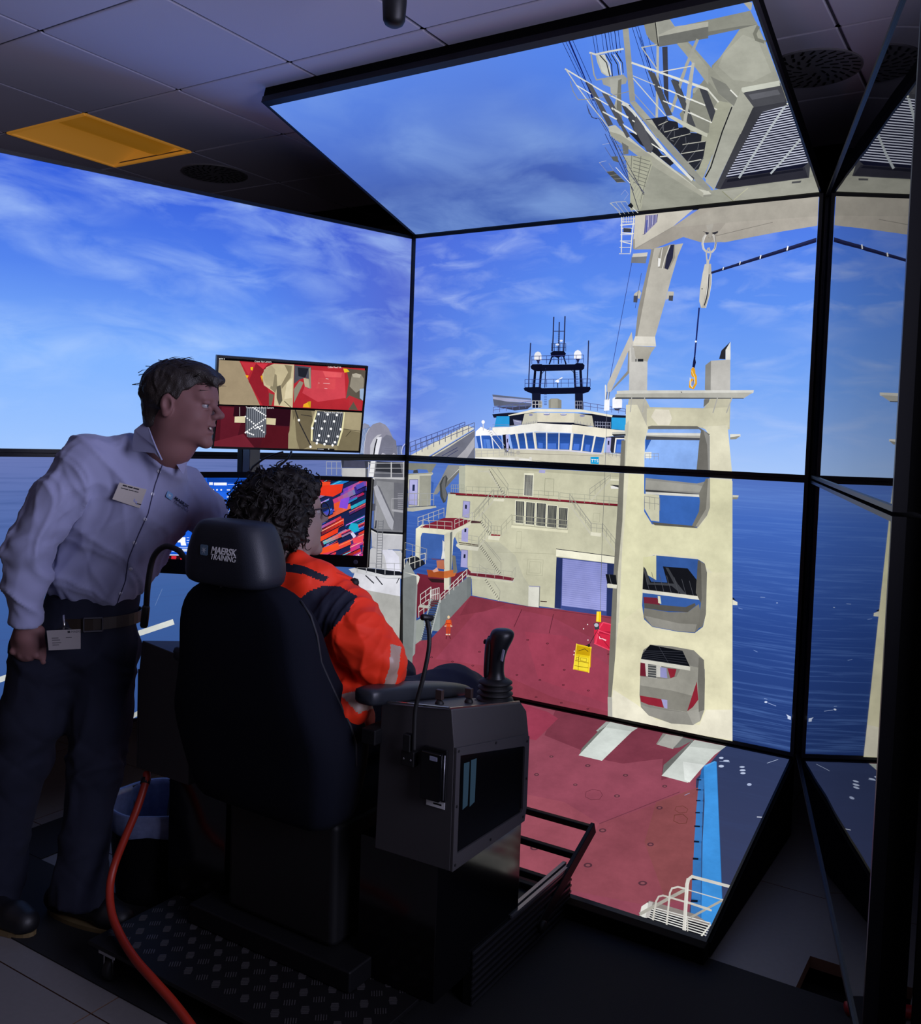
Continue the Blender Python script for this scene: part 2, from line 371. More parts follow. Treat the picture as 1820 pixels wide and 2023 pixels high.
# ---- middle displays: far deck crane on the left
draw('pictured_gangway', [cu], fB, '''
p d9d5c4 35,1190 465,960 500,955 545,975 180,1195 160,1215
p c9c6b8 160,1215 545,990 545,1000 200,1220
p 6f7180 170,1225 350,1120 548,990 548,1215
p a9a8b0 395,1215 470,1140 545,1040 545,1120 480,1215
l 3a3f5c 5 170,1212 545,985
l 2a3160 4 290,1190 410,1125
l 2a3160 4 330,1195 415,1145
r 4b5590 5 10 40,1160 470,965 75 40
r 5a6080 5 11 45,1195 545,985 75 55
''')
draw('pictured_deck_crane', [cl], fC, '''
p 83857c 20,55 235,60 205,110 190,150 165,105 100,100 70,110 20,105
p d4d3cc 400,75 430,75 285,230 270,215 300,160
p 8b8c8c 320,70 425,72 300,205 240,285 210,290 225,250 270,170
p 6e6f70 430,75 445,75 300,245 285,250 290,215
p 45484a 283,160 305,145 318,170 300,240 318,290 300,345 285,350 262,300 258,210
p 696b6e 290,165 303,150 300,240 312,295 298,340 280,300 272,215
p c0bfb0 20,135 205,125 210,135 195,150 190,370 30,378
p 97978b 110,150 195,148 188,370 105,378
p 3a5fae 195,190 215,200 205,290 195,300
l 3a3a3a 3 20,140 200,130
p a9a9d8 36,178 98,178 92,368 30,362
l 4d4f80 3 36,178 98,178 92,368 30,362 36,178
p 20294a 58,215 75,215 73,262 56,262
p 40424a 65,110 95,105 100,128 62,130
p b5b4a8 20,385 230,372 235,385 60,415 20,412
l 41434a 4 30,380 225,372
r 9a9b98 4 4 25,380 215,370 100 90
''')
# ---- ship bridge, upper display
draw('pictured_ship_mast', [cu], fB, '''
p 666c84 685,710 990,742 992,752 690,728
p a9add0 690,728 992,755 992,775 800,765 690,745
p 5e6478 690,745 800,765 992,778 992,800 700,800
p 3d4054 700,805 990,800 960,825 860,835 760,815
l 2a2f55 9 985,308 972,560 970,655
l 2a2f55 9 1438,290 1430,560 1424,655
l 2a2f55 10 1166,105 1162,240 1155,370
l 2a2f55 9 1209,145 1206,280 1202,470
l 2a2f55 10 1254,100 1250,240 1244,370
l 2a2f55 5 1162,215 1250,215
t 2a2f55 3 11 1200,215 1197,375 1214,215 1210,375
r 2a2f55 4 5 1148,372 1260,372 60
p 0b0e26 1140,385 1165,370 1245,370 1262,390 1250,420 1225,412 1200,425 1170,415 1150,425
l 0b0e26 11 1150,420 1132,472
l 0b0e26 11 1245,420 1262,472
l 0b0e26 9 1202,400 1203,470
p f2f3fb 1014,442 1014,402 1024,382 1043,374 1062,382 1071,402 1071,442
p 20254a 1028,441 1062,441 1055,452 1048,470 1040,470 1036,452
p f2f3fb 1325,430 1325,388 1336,370 1354,362 1373,370 1383,388 1383,430
p 20254a 1335,430 1375,430 1366,442 1358,465 1350,465 1346,442
e e8ecff 1225,290 12,8
e e8ecff 1195,320 13,8
r 343b78 4 7 995,470 1400,462 60
p 0c0f24 985,490 1000,474 1070,472 1080,478 1330,474 1345,464 1395,466 1408,482 1404,508 1390,520 1320,522 1040,528 1010,522 990,508
l 0c0f24 19 1022,520 1012,655
l 0c0f24 17 1068,528 1057,655
l 1c2146 7 1104,505 1097,655
l 0c0f24 16 1328,520 1336,650
l 0c0f24 20 1376,515 1382,650
t 2a3160 3 8 1336,540 1340,650 1356,540 1360,650
l 0c0f24 5 1075,545 1110,508
l 0c0f24 5 1330,545 1305,520
l 1c2146 7 1198,600 1198,655
l f0f2fa 9 1180,608 1233,578
e f0f2fa 1199,608 12,9
r 343b78 4 9 942,655 1452,650 62
p 0c0f24 932,662 945,654 1060,652 1075,660 1325,656 1340,648 1450,650 1458,666 1440,690 1400,703 1010,708 975,695 940,680
p 14182f 997,700 1066,700 1064,815 998,815
p 14182f 1333,700 1395,700 1397,828 1335,820
t 3d4478 4 6 1093,710 1093,790 1113,710 1113,790
p 8c8a80 1128,755 1145,742 1200,742 1228,755 1228,820 1128,818
p a09e93 1145,745 1200,745 1200,818 1145,818
p 8c8a80 1050,765 1078,765 1078,812 1050,812
r 5c6398 4 6 695,855 1000,808 45 48
r b8b8bc 5 3 1000,815 1075,815 55
r 9fa2b4 4 3 1335,822 1390,822 60
r 5c6398 4 6 1400,826 1730,862 55 38
''')
draw('pictured_ship_bridge', [cu], fB, '''
p 171a2c 688,865 815,852 1000,850 1500,862 1735,875 1735,990 1490,975 1470,960 925,945 820,960 820,888 700,892
p 2a97d8 722,880 822,880 822,962 705,962
p 2fa0e0 1620,890 1735,893 1735,988 1618,980
l 7b86b4 3 690,948 822,945
p 8a8db0 850,905 918,915 915,945 860,948
l c5c8e0 4 862,915 916,928
l 9094ac 4 1490,925 1612,930
l 9094ac 4 1490,950 1612,955
t 9094ac 4 6 1492,920 1612,925 1492,970 1612,972
p e9e4d2 812,872 1022,822 1392,828 1628,872 1625,888 1392,848 1030,845 818,878
p c9c6b6 940,862 1040,850 1040,935 918,948
p dcd6c2 1040,850 1330,855 1330,932 1040,925
p c6c2b0 1330,855 1468,876 1484,962 1330,935
e 8e8fb4 990,870 16,8
e 8e8fb4 1114,864 25,9
e 8e8fb4 1245,867 25,9
e 8e8fb4 1392,876 20,9
l f2f2ff 4 1095,860 1130,860
l f2f2ff 4 1225,863 1262,863
p f6f3ec 690,968 820,964 920,948 1050,934 1310,948 1312,1012 1030,1000 820,1022 690,1030
p ece6d4 1310,945 1650,985 1735,995 1735,1018 1560,1045 1312,1012
l 9a99a0 3 690,966 930,945 1040,925 1330,930 1480,958
t 9a99a0 3 8 930,932 1040,912 930,950 1040,932
t 9a99a0 3 6 1330,912 1480,940 1330,935 1480,960
p f4f2f4 560,1000 600,962 650,985 690,990 770,1030 690,1035 558,1035
e f4f4ff 618,925 13,15
l c5c5d0 7 618,940 620,990
p cfcbb8 555,1130 830,1135 1040,1140 1300,1155 1560,1165 1735,1180 1735,1280 555,1225
p dcd7c4 830,1020 1030,1005 1310,1015 1575,1045 1560,1165 1300,1155 1030,1140 850,1135
p 2f58ac 563,1035 592,1032 606,1130 582,1130
p 2f58ac 604,1030 680,1030 692,1132 618,1130
p 2f58ac 690,1030 757,1030 772,1135 702,1132
p 4a78d0 620,1060 640,1060 645,1128 622,1128
p 5a86d8 640,1060 670,1062 678,1130 650,1130
p 15182a 770,1025 800,1022 830,1130 800,1170 780,1140
p b6b6e8 795,1025 818,1025 818,1150 800,1150
p 20243c 804,1055 812,1055 812,1085 804,1085
g 27488c 2f5cb4 4 828,1026 872,1018 893,1133 850,1135
g 27488c 2f5cb4 4 888,1018 938,1012 955,1133 906,1135
g 27488c 2f5cb4 4 952,1014 1005,1008 1022,1133 970,1133
g 27488c 2f5cb4 4 1028,1010 1110,1010 1110,1136 1042,1132
g 27488c 2f5cb4 4 1120,1012 1208,1012 1205,1140 1120,1137
g 27488c 2f5cb4 4 1216,1012 1304,1015 1292,1142 1214,1140
g 27488c 2f5cb4 4 1325,1018 1400,1022 1382,1150 1312,1145
g 27488c 2f5cb4 4 1412,1025 1485,1036 1462,1160 1394,1152
g 27488c 2f5cb4 4 1500,1038 1570,1048 1542,1165 1476,1160
p 4a78d8 1050,1085 1085,1090 1085,1130 1050,1128
p 4a78d8 1122,1092 1190,1092 1190,1135 1122,1135
p 4a78d8 1222,1092 1290,1092 1284,1140 1222,1138
p 4a78d8 1328,1095 1372,1098 1365,1146 1320,1142
p 4a78d8 1420,1100 1455,1104 1445,1155 1412,1152
l f4f2f0 7 872,1016 900,1135
l f4f2f0 7 942,1010 962,1135
l f4f2f0 9 1012,1004 1030,1138
l f4f2f0 6 1115,1006 1115,1140
l f4f2f0 6 1212,1008 1210,1142
l f4f2f0 9 1315,1012 1300,1148
l f4f2f0 8 1408,1018 1384,1156
l f4f2f0 8 1496,1030 1468,1163
l f4f2f0 6 598,1025 612,1135
l f4f2f0 6 684,1030 700,1135
l d9d8f4 7 850,1137 960,1137 1030,1140 1115,1143 1210,1145 1300,1150
l d9d8f4 7 1300,1150 1390,1160 1470,1168 1550,1170
p ada590 830,1165 1290,1180 1290,1184 830,1170
l 9d978c 3 820,1168 1300,1182 1560,1190
p 2a2c3a 1580,1040 1735,1035 1735,1180 1620,1165
p b6b6e8 1588,1045 1620,1048 1612,1170 1582,1165
p 20243c 1594,1070 1606,1072 1604,1105 1592,1102
p e4e0d6 1630,1005 1735,1003 1735,1022 1632,1028
p f0eee8 1652,1050 1735,1052 1735,1170 1640,1165
p 2d58b4 1662,1060 1735,1060 1735,1168 1650,1165
p 4d7cd8 1665,1100 1720,1100 1720,1160 1658,1160
p c9c5b4 1560,1165 1735,1190 1735,1280 1700,1275
l f2f0ee 6 645,990 760,1140
t 6a6b72 3 11 650,985 765,1135 665,978 780,1128
l c5c3bc 3 675,965 790,1110
l c5c3bc 3 675,985 675,965
r b5b3ae 4 6 560,1200 840,1185 50 45
r 8f8f94 4 5 790,1185 860,1190 55
p e2dfd6 570,1200 900,1202 1000,1215 1000,1228 560,1215
l f0eeea 7 560,1205 1000,1222
e d8d4c8 885,1212 18,18
e b9b5ac 895,1165 16,16
p dedbd4 982,1200 1000,1200 1000,1230 982,1230
l 8c8980 3 1000,1222 1180,1245
p 1ba2dc 1460,1198 1524,1198 1524,1255 1460,1250
w ffffff 34 2 1464,1238 TTS
r 8f8f94 3 5 1575,1180 1720,1215 20 40
p e6e4e6 1572,640 1584,640 1586,760 1574,755
p f4f4fa 1570,752 1610,745 1608,835 1565,838
l 484c68 6 1590,690 1582,750
l 484c68 6 1608,690 1600,750
p 3a3d52 1640,818 1700,820 1680,835 1655,835
p f6f6fb 1632,745 1645,732 1700,735 1708,760 1706,815 1632,818
l 6d6f7c 3 1588,838 1578,1200 1575,1260
''')
draw('pictured_deckhouse', [cl], fC, '''
p c6c4aa 448,70 1640,130 1640,380 1640,1200 700,1075 500,1035 495,900 310,450 320,285 440,285
p aeb09f 402,78 448,74 445,285 400,285
p c9c8ae 322,285 500,300 500,465 300,470
p b5b39a 448,70 1640,130 1640,165 1480,155 450,78
p b4b4a4 500,900 700,940 900,970 930,1118 700,1075 500,1035
p bcbba6 500,640 700,640 820,740 880,900 930,970 930,1110 720,1075 500,1035 495,900
p 848894 318,285 398,285 398,275 318,272
l 55211f 9 340,278 740,302
l 7e2030 13 380,283 900,312
l 7e2030 13 900,312 1150,332
l 7e2030 14 1150,332 1605,368
l 4b2a26 5 380,292 900,320 1605,376
r 9ea08f 3 6 345,272 440,272 55
r 9ea08f 3 6 455,290 740,298 60
r 9ea08f 3 5 770,305 1140,330 60
r 9ea08f 3 5 1150,335 1605,372 60
p e8e6cf 885,128 958,132 952,305 880,298
g 35373f 4a4d58 3 890,142 952,146 946,300 886,294
t c9c8b8 3 6 898,142 948,146 894,298 942,302
p e8e6cf 820,330 890,335 885,508 816,500
p e8e6cf 896,338 968,345 962,518 892,510
p e8e6cf 974,345 1050,352 1044,530 970,520
p e8e6cf 1055,362 1132,368 1126,540 1050,530
p e8e6cf 1140,380 1212,386 1204,540 1134,538
g 2c2e36 3a3c46 2 826,336 886,340 882,502 822,496
g 2c2e36 3a3c46 2 902,344 964,350 958,512 897,505
g 2c2e36 3a3c46 2 980,350 1046,356 1040,524 976,516
g 2c2e36 3a3c46 2 1062,368 1127,373 1121,534 1056,526
g 2c2e36 3a3c46 2 1145,385 1208,390 1200,536 1140,530
t a2a290 3 5 836,336 876,340 832,498 872,502
t a2a290 3 5 912,344 954,350 907,507 948,512
t a2a290 3 5 990,350 1036,356 986,518 1030,524
t a2a290 3 5 1072,368 1117,373 1066,528 1111,534
t a2a290 3 5 1155,385 1198,390 1150,531 1190,536
p dfdcc0 792,512 1210,548 1208,572 790,532
l 8d8b78 3 792,512 1210,550
r a9a894 4 5 800,512 1208,550 70
r a9a894 4 2 720,585 795,505 70
p c3c1aa 715,590 790,512 795,520 715,606
p dbd9c4 625,588 712,594 700,628 620,620
p 8c2c38 640,580 712,586 708,596 634,592
r a9a894 4 3 640,582 715,590 65
l 95957f 3 1042,170 1108,174 1104,298 1038,292 1042,170
l adac94 3 835,560 870,562 862,690 825,684 835,560
l adac94 3 915,765 1028,772 1022,888 905,880 915,765
l adac94 3 930,782 1012,788 1006,872 922,866 930,782
l adac94 3 1400,425 1448,428 1444,492 1396,488 1400,425
l adac94 3 680,712 1120,728
p a9a8d4 1000,105 1045,108 1042,130 996,126
l c5c3b0 12 620,110 745,300
t 45463e 4 12 628,105 750,290 640,118 735,300
l 8a8b80 3 690,95 770,215 755,295
l 8a8b80 3 645,92 770,250
p c5c3b0 560,112 640,110 635,125 562,122
l c5c3b0 11 510,505 665,330
l 94948a 3 505,430 660,250
l 94948a 3 510,455 665,280
r 94948a 3 4 520,490 660,325 65 75
p e0ddc8 660,318 745,322 735,340 660,335
r 94948a 3 3 665,318 745,322 60
p 4a3034 500,480 570,488 575,500 490,500
l c5c3b0 10 572,492 640,588
t 45463e 4 7 575,480 640,568 560,492 628,590
r 94948a 3 3 578,488 648,575 70 72
l c5c3b0 11 545,690 618,590
r 94948a 3 3 555,670 620,590 65 70
p d5d3c2 390,650 555,672 545,705 410,690 385,668
l 3a2526 6 405,642 548,662
l 2c1c20 4 410,655 550,672
r a5a598 3 3 405,642 550,665 65
l c5c3b0 12 570,680 708,880
t 45463e 4 15 575,665 715,862 560,682 702,880
l 94948a 3 580,620 718,790 718,880
l 94948a 3 595,625 718,770
p bbbab4 468,858 555,862 700,880 820,925 800,940 470,900
p 6e2433 480,865 700,885 815,905 805,925 480,885
p c5c4ae 468,888 800,930 800,942 468,905
r a5a598 3 5 478,880 800,918 60
l a5a598 3 800,868 825,825 822,900
r a5a598 3 2 558,870 660,885 65 5
l c5c3b0 9 608,925 700,1070
t 36372f 4 9 612,915 705,1050 600,925 695,1065
l 94948a 3 668,935 712,1000 708,1070
p a6a4d6 440,335 490,340 484,460 434,455
p a6a4d6 430,530 478,534 474,640 426,632
p a6a4d6 426,695 474,700 470,830 420,822
l 4c4c86 2 440,335 490,340 484,460 434,455 440,335
l 4c4c86 2 426,695 474,700 470,830 420,822 426,695
p 1c2238 454,362 468,364 466,394 453,392
p 1c2238 450,540 464,541 462,566 448,565
p 1c2238 444,728 458,730 456,758 442,756
p f0edd6 1128,692 1570,748 1568,800 1126,742
l 2e2f3a 5 1128,690 1570,746
p 3c4a88 1130,750 1565,800 1550,1195 1115,1125
p 26315e 1130,750 1175,756 1160,1130 1115,1125
p 26315e 1505,795 1568,800 1552,1192 1500,1182
g 8a90cc 9a9ed8 5 1175,762 1505,800 1498,1150 1168,1108
t 7077b8 2 22 1175,775 1168,1108 1505,812 1498,1148
p 3c4a88 1168,1108 1498,1150 1498,1180 1160,1130
p f0edd6 1565,700 1600,705 1580,1200 1550,1195
l c5c3b0 12 1222,355 1385,580
l 94948a 3 1228,285 1385,500
l 94948a 3 1225,320 1385,540
r 94948a 3 4 1228,345 1385,555 62 60
p e0ddc8 1385,565 1462,572 1458,600 1382,590
r 94948a 3 2 1388,562 1468,570 62
l c5c3b0 12 1468,570 1590,745
r 94948a 3 4 1470,560 1595,720 62
l c5c3b0 11 1378,340 1530,180
r 94948a 3 4 1378,320 1530,175 75 35
p e0ddc8 1530,172 1610,178 1610,188 1530,184
p e4e3e0 1530,225 1590,220 1610,230 1605,245 1535,245
p 2e3036 1525,215 1600,220 1615,235 1612,262 1600,240
l 6d6f6c 3 1492,0 1478,400 1465,740 1455,1150
p dcdbd0 925,962 1008,970 1002,1122 922,1112
p 9c9cb4 930,960 1010,964 1012,972 928,968
l 3b3d46 4 1008,970 1002,1120
p f0edd0 1520,880 1588,885 1582,975 1510,960
p 20232c 1500,875 1572,880 1588,950 1512,940
p d9d8d0 1512,942 1588,950 1586,972 1512,962
''')
draw('pictured_side_deck', [cl], fC, '''
p 6e2434 100,870 300,900 480,840 500,860 270,1080 100,1200 90,1000
p 7c8080 500,895 500,1035 270,1298 262,1290 270,1075
p 717778 470,895 500,895 500,1035 470,1068
p 7a7f80 262,1090 340,1000 470,900 470,1068 270,1298
p 8c9494 200,1235 272,1090 268,1298 215,1292
p 959b96 90,1220 160,1190 130,1365 90,1395
p e2dfc6 92,540 135,510 365,548 360,580 320,575 300,585 140,570 128,600 125,770 88,740
p d5d3c0 360,545 500,495 500,510 395,570 370,620 345,990 300,990 305,580
p c9c7b4 302,585 362,560 345,990 300,985
p 6d7270 345,570 362,560 350,990 340,990
p 3f62a8 132,585 150,570 285,585 290,720 270,760 180,760 130,745
p 7e2434 120,530 300,460 400,460 500,480 440,515 365,550
r b5b3ac 4 5 108,520 300,450 62
r b5b3ac 4 4 140,540 360,555 65
r b5b3ac 4 4 380,535 510,480 60
p c06a38 172,842 300,855 385,840 400,850 380,890 320,905 185,895
p 9a4a24 172,842 300,858 300,905 185,895
p b06a52 245,775 300,772 305,840 250,832
p d09a88 215,850 250,825 262,855 225,862
l 7a3a22 4 210,762 300,772
p 2c1a1e 180,905 300,915 300,940 210,935
p 70706c 360,735 385,740 400,860 370,870
p d6d5d2 290,625 305,640 300,700 312,760 280,765 290,700
r c9c8c4 5 5 200,1075 265,1060 80 85
r c9c8c4 5 6 275,1085 470,900 55 60
r c9c8c4 5 2 128,1105 205,1050 80 80
r c9c8c4 5 2 115,1195 190,1140 80 80
p b5b5ac 120,1100 205,1110 200,1130 118,1120
l a5acac 10 205,1060 130,1365
l b5baba 10 270,1065 192,1365
t 4a5052 5 18 205,1065 130,1360 265,1070 190,1362
t 2c3032 4 18 210,1075 135,1368 262,1082 188,1370
p 1a1e2a 30,770 60,735 155,780 165,800 60,858 10,858
p 23262e 60,740 110,750 150,775 60,840 20,800
r d2d1c8 5 4 10,860 165,800 95 80
r a5a59c 3 3 15,745 175,770 105 80
''')
draw('pictured_red_deck', [cl], fC, '''
p 8c3b4b 500,1035 700,1075 920,1115 1120,1130 1560,1190 1640,1210 1640,2023 0,2023 0,1620 90,1395 130,1365 200,1360
p 933f53 560,1130 820,1130 1100,1190 1500,1400 1560,1900 1100,1780 600,1550 240,1500
p 9a3f54 900,1300 1200,1330 1540,1560 1560,1850 1000,1650
p 7f3443 500,1037 690,1078 760,1100 600,1150 420,1180
l 4c1d28 4 878,1135 820,1265
l 4c1d28 4 1112,1170 1080,1310
l 5c2833 3 690,1080 1120,1140 1550,1200
p 32161c 1015,1070 1065,1075 1062,1082 1015,1078
''' + '\n'.join('e 4e1f2a %d,%d 10,6\ne 8a3a4a %d,%d 5,3' % (a, b, a, b) for a, b in
 [(366, 1520), (516, 1550), (293, 1628), (842, 1618), (1012, 1656), (984, 1782), (1185, 1692), (1370, 1733), (1170, 1824), (1366, 1868), (922, 1360), (1068, 1386), (1033, 1545), (1192, 1580), (566, 1448), (1520, 1465), (212, 1488)]) + '''
p 959a9a 0,860 30,770 105,900 108,960 95,1340 90,1460 60,1500 5,1585 0,1585
p 7b8080 0,905 100,880 100,940 70,1530 10,1585 0,1585
p d8d8cc 10,860 110,880 125,895 118,930 105,955 100,890
''')
draw('pictured_deckhand', [cl], fC, '''
e e8c8a0 338,1192 9,12
p d0bfae 322,1215 355,1215 358,1262 320,1262
p e85a28 324,1210 352,1210 356,1235 350,1262 324,1262 320,1235
p b5341c 320,1236 358,1236 358,1244 320,1244
l c84a28 7 322,1215 314,1255
l c84a28 7 354,1215 360,1255
e e8c8a0 313,1258 5,5
e e8c8a0 361,1258 5,5
p c0442a 320,1262 337,1262 332,1330 318,1330
p c0442a 338,1262 354,1262 350,1330 338,1330
p e8d0c0 317,1316 332,1316 332,1324 317,1324
p e8d0c0 338,1316 351,1316 351,1324 338,1324
l 6a2430 7 323,1330 320,1352
l 6a2430 7 345,1330 352,1350
''')
draw('pictured_cargo', [cl], fC, '''
p d42a48 1412,1250 1475,1230 1552,1250 1552,1440 1415,1385
p b01e3c 1440,1290 1552,1300 1552,1330 1450,1310
p e83858 1415,1385 1430,1290 1440,1290 1432,1385
l f04a68 8 1415,1385 1540,1440
l f04a68 8 1440,1290 1480,1230 1550,1248
l f04a68 7 1425,1380 1450,1290 1540,1320
l 9a1c34 5 1440,1310 1535,1430
l ffd0da 6 1452,1335 1456,1350 1468,1350
l ffd0da 7 1472,1350 1482,1354
l ffd0da 8 1484,1356 1500,1362
p f2c818 1432,1150 1465,1150 1465,1228 1428,1224
p ffe04a 1436,1150 1450,1150 1446,1226 1432,1224
p 3a3d46 1410,1235 1450,1235 1452,1280 1418,1285
e b8bcc8 1430,1250 16,14
l 2a2024 4 1440,1285 1380,1390 1300,1430
p e8c820 1285,1388 1392,1412 1388,1470 1378,1600 1260,1576 1272,1470
p c9a010 1288,1398 1385,1420 1382,1478 1280,1462
p f6de3a 1272,1478 1372,1492 1366,1590 1264,1570
l 8a6a10 4 1268,1510 1374,1530
l 8a6a10 4 1265,1548 1370,1566
l 8a6a10 3 1302,1475 1296,1580
l 8a6a10 3 1284,1486 1300,1488 1298,1506 1282,1504 1284,1486
l 8a6a10 3 1314,1490 1360,1498 1356,1520 1312,1512 1314,1490
l ffe04a 7 1285,1388 1262,1575
l ffe04a 7 1392,1412 1374,1600
l d9a818 6 1390,1425 1385,1560
l 3c2c10 4 1300,1440 1345,1425 1370,1445
e 2a2420 1375,1400 10,12
e ffffff 1336,1277 4,4
e ffffff 1366,1245 4,4
e ffffff 1369,1360 4,4
e ffffff 1268,1442 4,4
e ffffff 1265,1468 4,4
''')
# ---- crane jib, hook and ladder tower on the middle pair
draw('pictured_crane_boom', [cu], fD, '''
l 3a4a90 4 330,360 165,1240
t e4e3df 5 6 258,25 240,300 335,25 320,300
l e8e7e2 8 258,40 255,290
l e8e7e2 8 345,40 320,290
p 3c3f4a 270,115 325,118 325,145 270,145
l e8e7e2 8 250,95 355,85
l e8e7e2 8 262,150 340,155
l e8e7e2 7 265,215 330,230
r d5d4cc 4 6 255,80 360,75 55
p c6c1b5 362,-60 820,-60 620,110 350,270 340,200
p b5b0a6 350,260 620,108 900,-60 700,130 560,220 480,268
p 9c978f 340,195 352,195 352,268 338,262
l 8f8a84 4 350,268 620,110 825,-5
p a7a197 620,110 900,-80 1720,-200 1700,95
p a39d94 620,110 870,80 1665,90 1300,160 1010,215 840,222 700,180 480,268 350,270
p b0aaa0 1020,60 1690,-110 1690,95 1320,155 1000,218 900,215
l 86817a 4 880,185 1340,75
p a9a49a 640,112 870,0 1100,-100 1700,-180 1690,30 1100,70 860,90
p 8c88ac 430,25 518,18 510,75 470,115 425,160 418,150
l 3a3f7a 5 432,25 422,160
l 4a55a0 8 440,60 434,145
l c5c5de 3 452,30 448,110
l 3f4378 4 460,25 462,115
l 5a5f9a 5 474,25 470,100
l c5c5de 3 482,22 480,90
l 3f4378 5 492,22 488,95
l 6a6ea0 4 502,20 499,80
l 3a3a68 4 516,18 510,72
l 4a4a70 4 410,162 425,155
p b9b5ab 490,262 700,225 660,320 610,490 570,640 498,895 355,892 430,500 460,330
p 8f8b83 460,330 470,268 492,262 440,520 370,890 355,892 375,700
p d1cdc2 355,892 498,895 505,965 335,960 340,930
p d9d5cb 355,892 498,895 500,945 345,940
p a8a49a 335,960 500,968 470,1010 440,1080 430,1100 400,1100 360,1060 345,1000
p 9a968c 540,260 600,235 640,232 640,330 600,410 520,400 515,340
p 2b2d44 600,238 635,235 625,330 590,415 565,405 580,320
l d9d6cf 6 550,260 530,390
l d9d6cf 7 605,240 570,330 550,405
p f0efec 520,330 540,335 530,390 518,395
p 787a80 330,322 440,318 430,370 325,366
p c9c6c0 340,300 445,290 440,318 332,325
p bcb8ae 350,585 385,560 400,580 385,625 345,600
p 4a4c58 345,600 375,602 370,650 342,648
p bcb8ae 590,570 632,572 632,600 575,632
p 4a4c58 598,600 628,600 625,640 594,636
p bdb9b2 155,1235 330,860 342,950 325,985 300,1010 180,1290 155,1290
p 8e8b86 200,1255 300,1140 305,1000 325,985 318,1150 180,1290
l 3c4468 3 355,690 400,440
l e9e8e4 5 142,1240 142,1340
l c8c7c4 6 165,1285 160,1350
''')
draw('pictured_hook_and_line', [cu], fD, '''
p a8a49c 862,95 918,85 900,150 902,180 890,190 880,150
p 35353c 840,140 885,148 880,160 860,165 862,150
p 35353c 905,150 950,138 948,150 920,165
l c8c5c0 15 862,165 845,190 838,230 845,265 865,285 890,290
l c8c5c0 15 890,290 910,285 928,262 934,225 925,190 915,165
l e4e2de 5 860,170 843,225 852,270
l 8d8a86 6 930,180 936,225 926,265
l bdbab6 10 878,262 866,300 870,345 884,348
l bdbab6 10 885,258 898,300 888,345
p c2beb4 868,345 888,345 885,380 866,378
p b4b0a7 855,375 900,372 904,445 900,520 890,600 860,690 828,690 815,640 822,540 840,440
p c9c5bb 855,375 885,375 880,450 868,540 850,640 832,688 815,640 825,540 840,440
l 1c1e2c 7 886,450 880,540 868,620 852,670
l f4f4f4 3 880,450 874,540 862,620
l e8e6e0 3 905,450 902,520 885,610 862,690
e 5a5850 836,552 4,6
l 1f2a66 11 815,690 800,850 782,1045
l 131840 12 782,1045 772,1110
p 131840 770,1080 785,1045 792,1080 782,1120 768,1110
e ffffff 791,930 7,7
p 252a52 900,430 1660,185 1660,218 905,445
p 1a1e42 900,438 1660,202 1660,218 905,445
l ffffff 6 985,415 990,398
l ffffff 6 1105,378 1110,358
l ffffff 8 1252,335 1258,312
l ffffff 9 1445,275 1452,248
e e0a030 772,1150 16,36
l e8a828 16 765,1130 790,1180 792,1230 772,1265 750,1255 752,1215 768,1200
l f8dc90 5 762,1140 782,1185 785,1230
l f8f4e0 5 750,1190 752,1240 768,1262
l 8a5a14 5 775,1205 770,1240
''')
TOWER = '#d6d1b6'
draw('pictured_ladder_tower', CC, fD, '''
p c9c7c2 315,975 345,975 360,1055 445,1075 442,1290 312,1280
p b4b2ad 325,940 352,1000 358,1075 330,1075
p 25272c 358,1055 415,1055 415,1074 358,1074
p b2b1ac 365,1050 375,1050 375,1074 365,1074
p 8b8a86 860,1100 900,1068 898,1290 856,1275
p bdbbb6 900,1068 1010,1060 1040,935 1038,1290 898,1285
p 2a2a30 958,1055 975,995 1038,932 1005,990 1004,1058
p e4e2dc 1005,990 1040,932 1040,1060 1005,1060
p c2bea8 312,1340 430,1340 462,1400 848,1408 895,1340 1040,1340 1034,1560 290,1560 300,1400
p 9c9a92 845,1405 892,1340 855,1340
p 787670 850,1345 890,1342 885,1365 848,1400
p b9b6a8 292,1440 312,1340 430,1340 450,1400 440,1560 290,1560
p d0ccb2 440,1410 860,1410 1030,1400 1032,1545 440,1545
p e2dccb 500,1415 600,1420 620,1480 600,1530 520,1530 470,1470
''')
draw('pictured_ladder_tower', CC, f1, '''
p d8d4bc 1240,800 1262,800 1283,846 1276,900 1276,1010 1290,1035 1380,1042 1398,1020 1405,1000 1405,880 1398,852 1390,843 1440,840 1449,935 1450,1460 1420,1455 1208,1418 1222,1290 1232,1050 1238,900
p c5c2b0 1238,840 1246,830 1236,960 1232,1100 1222,1300 1213,1418 1206,1416 1210,1300 1222,1120 1232,960
p 77756c 1231,870 1239,870 1233,1030 1224,1130 1219,1300 1212,1420 1204,1418 1207,1300 1216,1130
p dad7b4 1246,935 1276,938 1276,1010 1292,1036 1382,1043 1400,1020 1405,1002 1406,945 1450,950 1450,1160 1398,1120 1380,1100 1296,1093 1275,1100 1272,1160 1276,1220 1300,1243 1380,1250 1270,1290 1225,1290 1232,1100
p dfdab9 1225,1230 1268,1200 1295,1245 1375,1250 1396,1225 1400,1130 1450,1130 1450,1462 1414,1455 1208,1418
p e3deca 1215,1360 1262,1390 1300,1420 1385,1430 1398,1400 1450,1400 1450,1460 1390,1450 1208,1418
''')
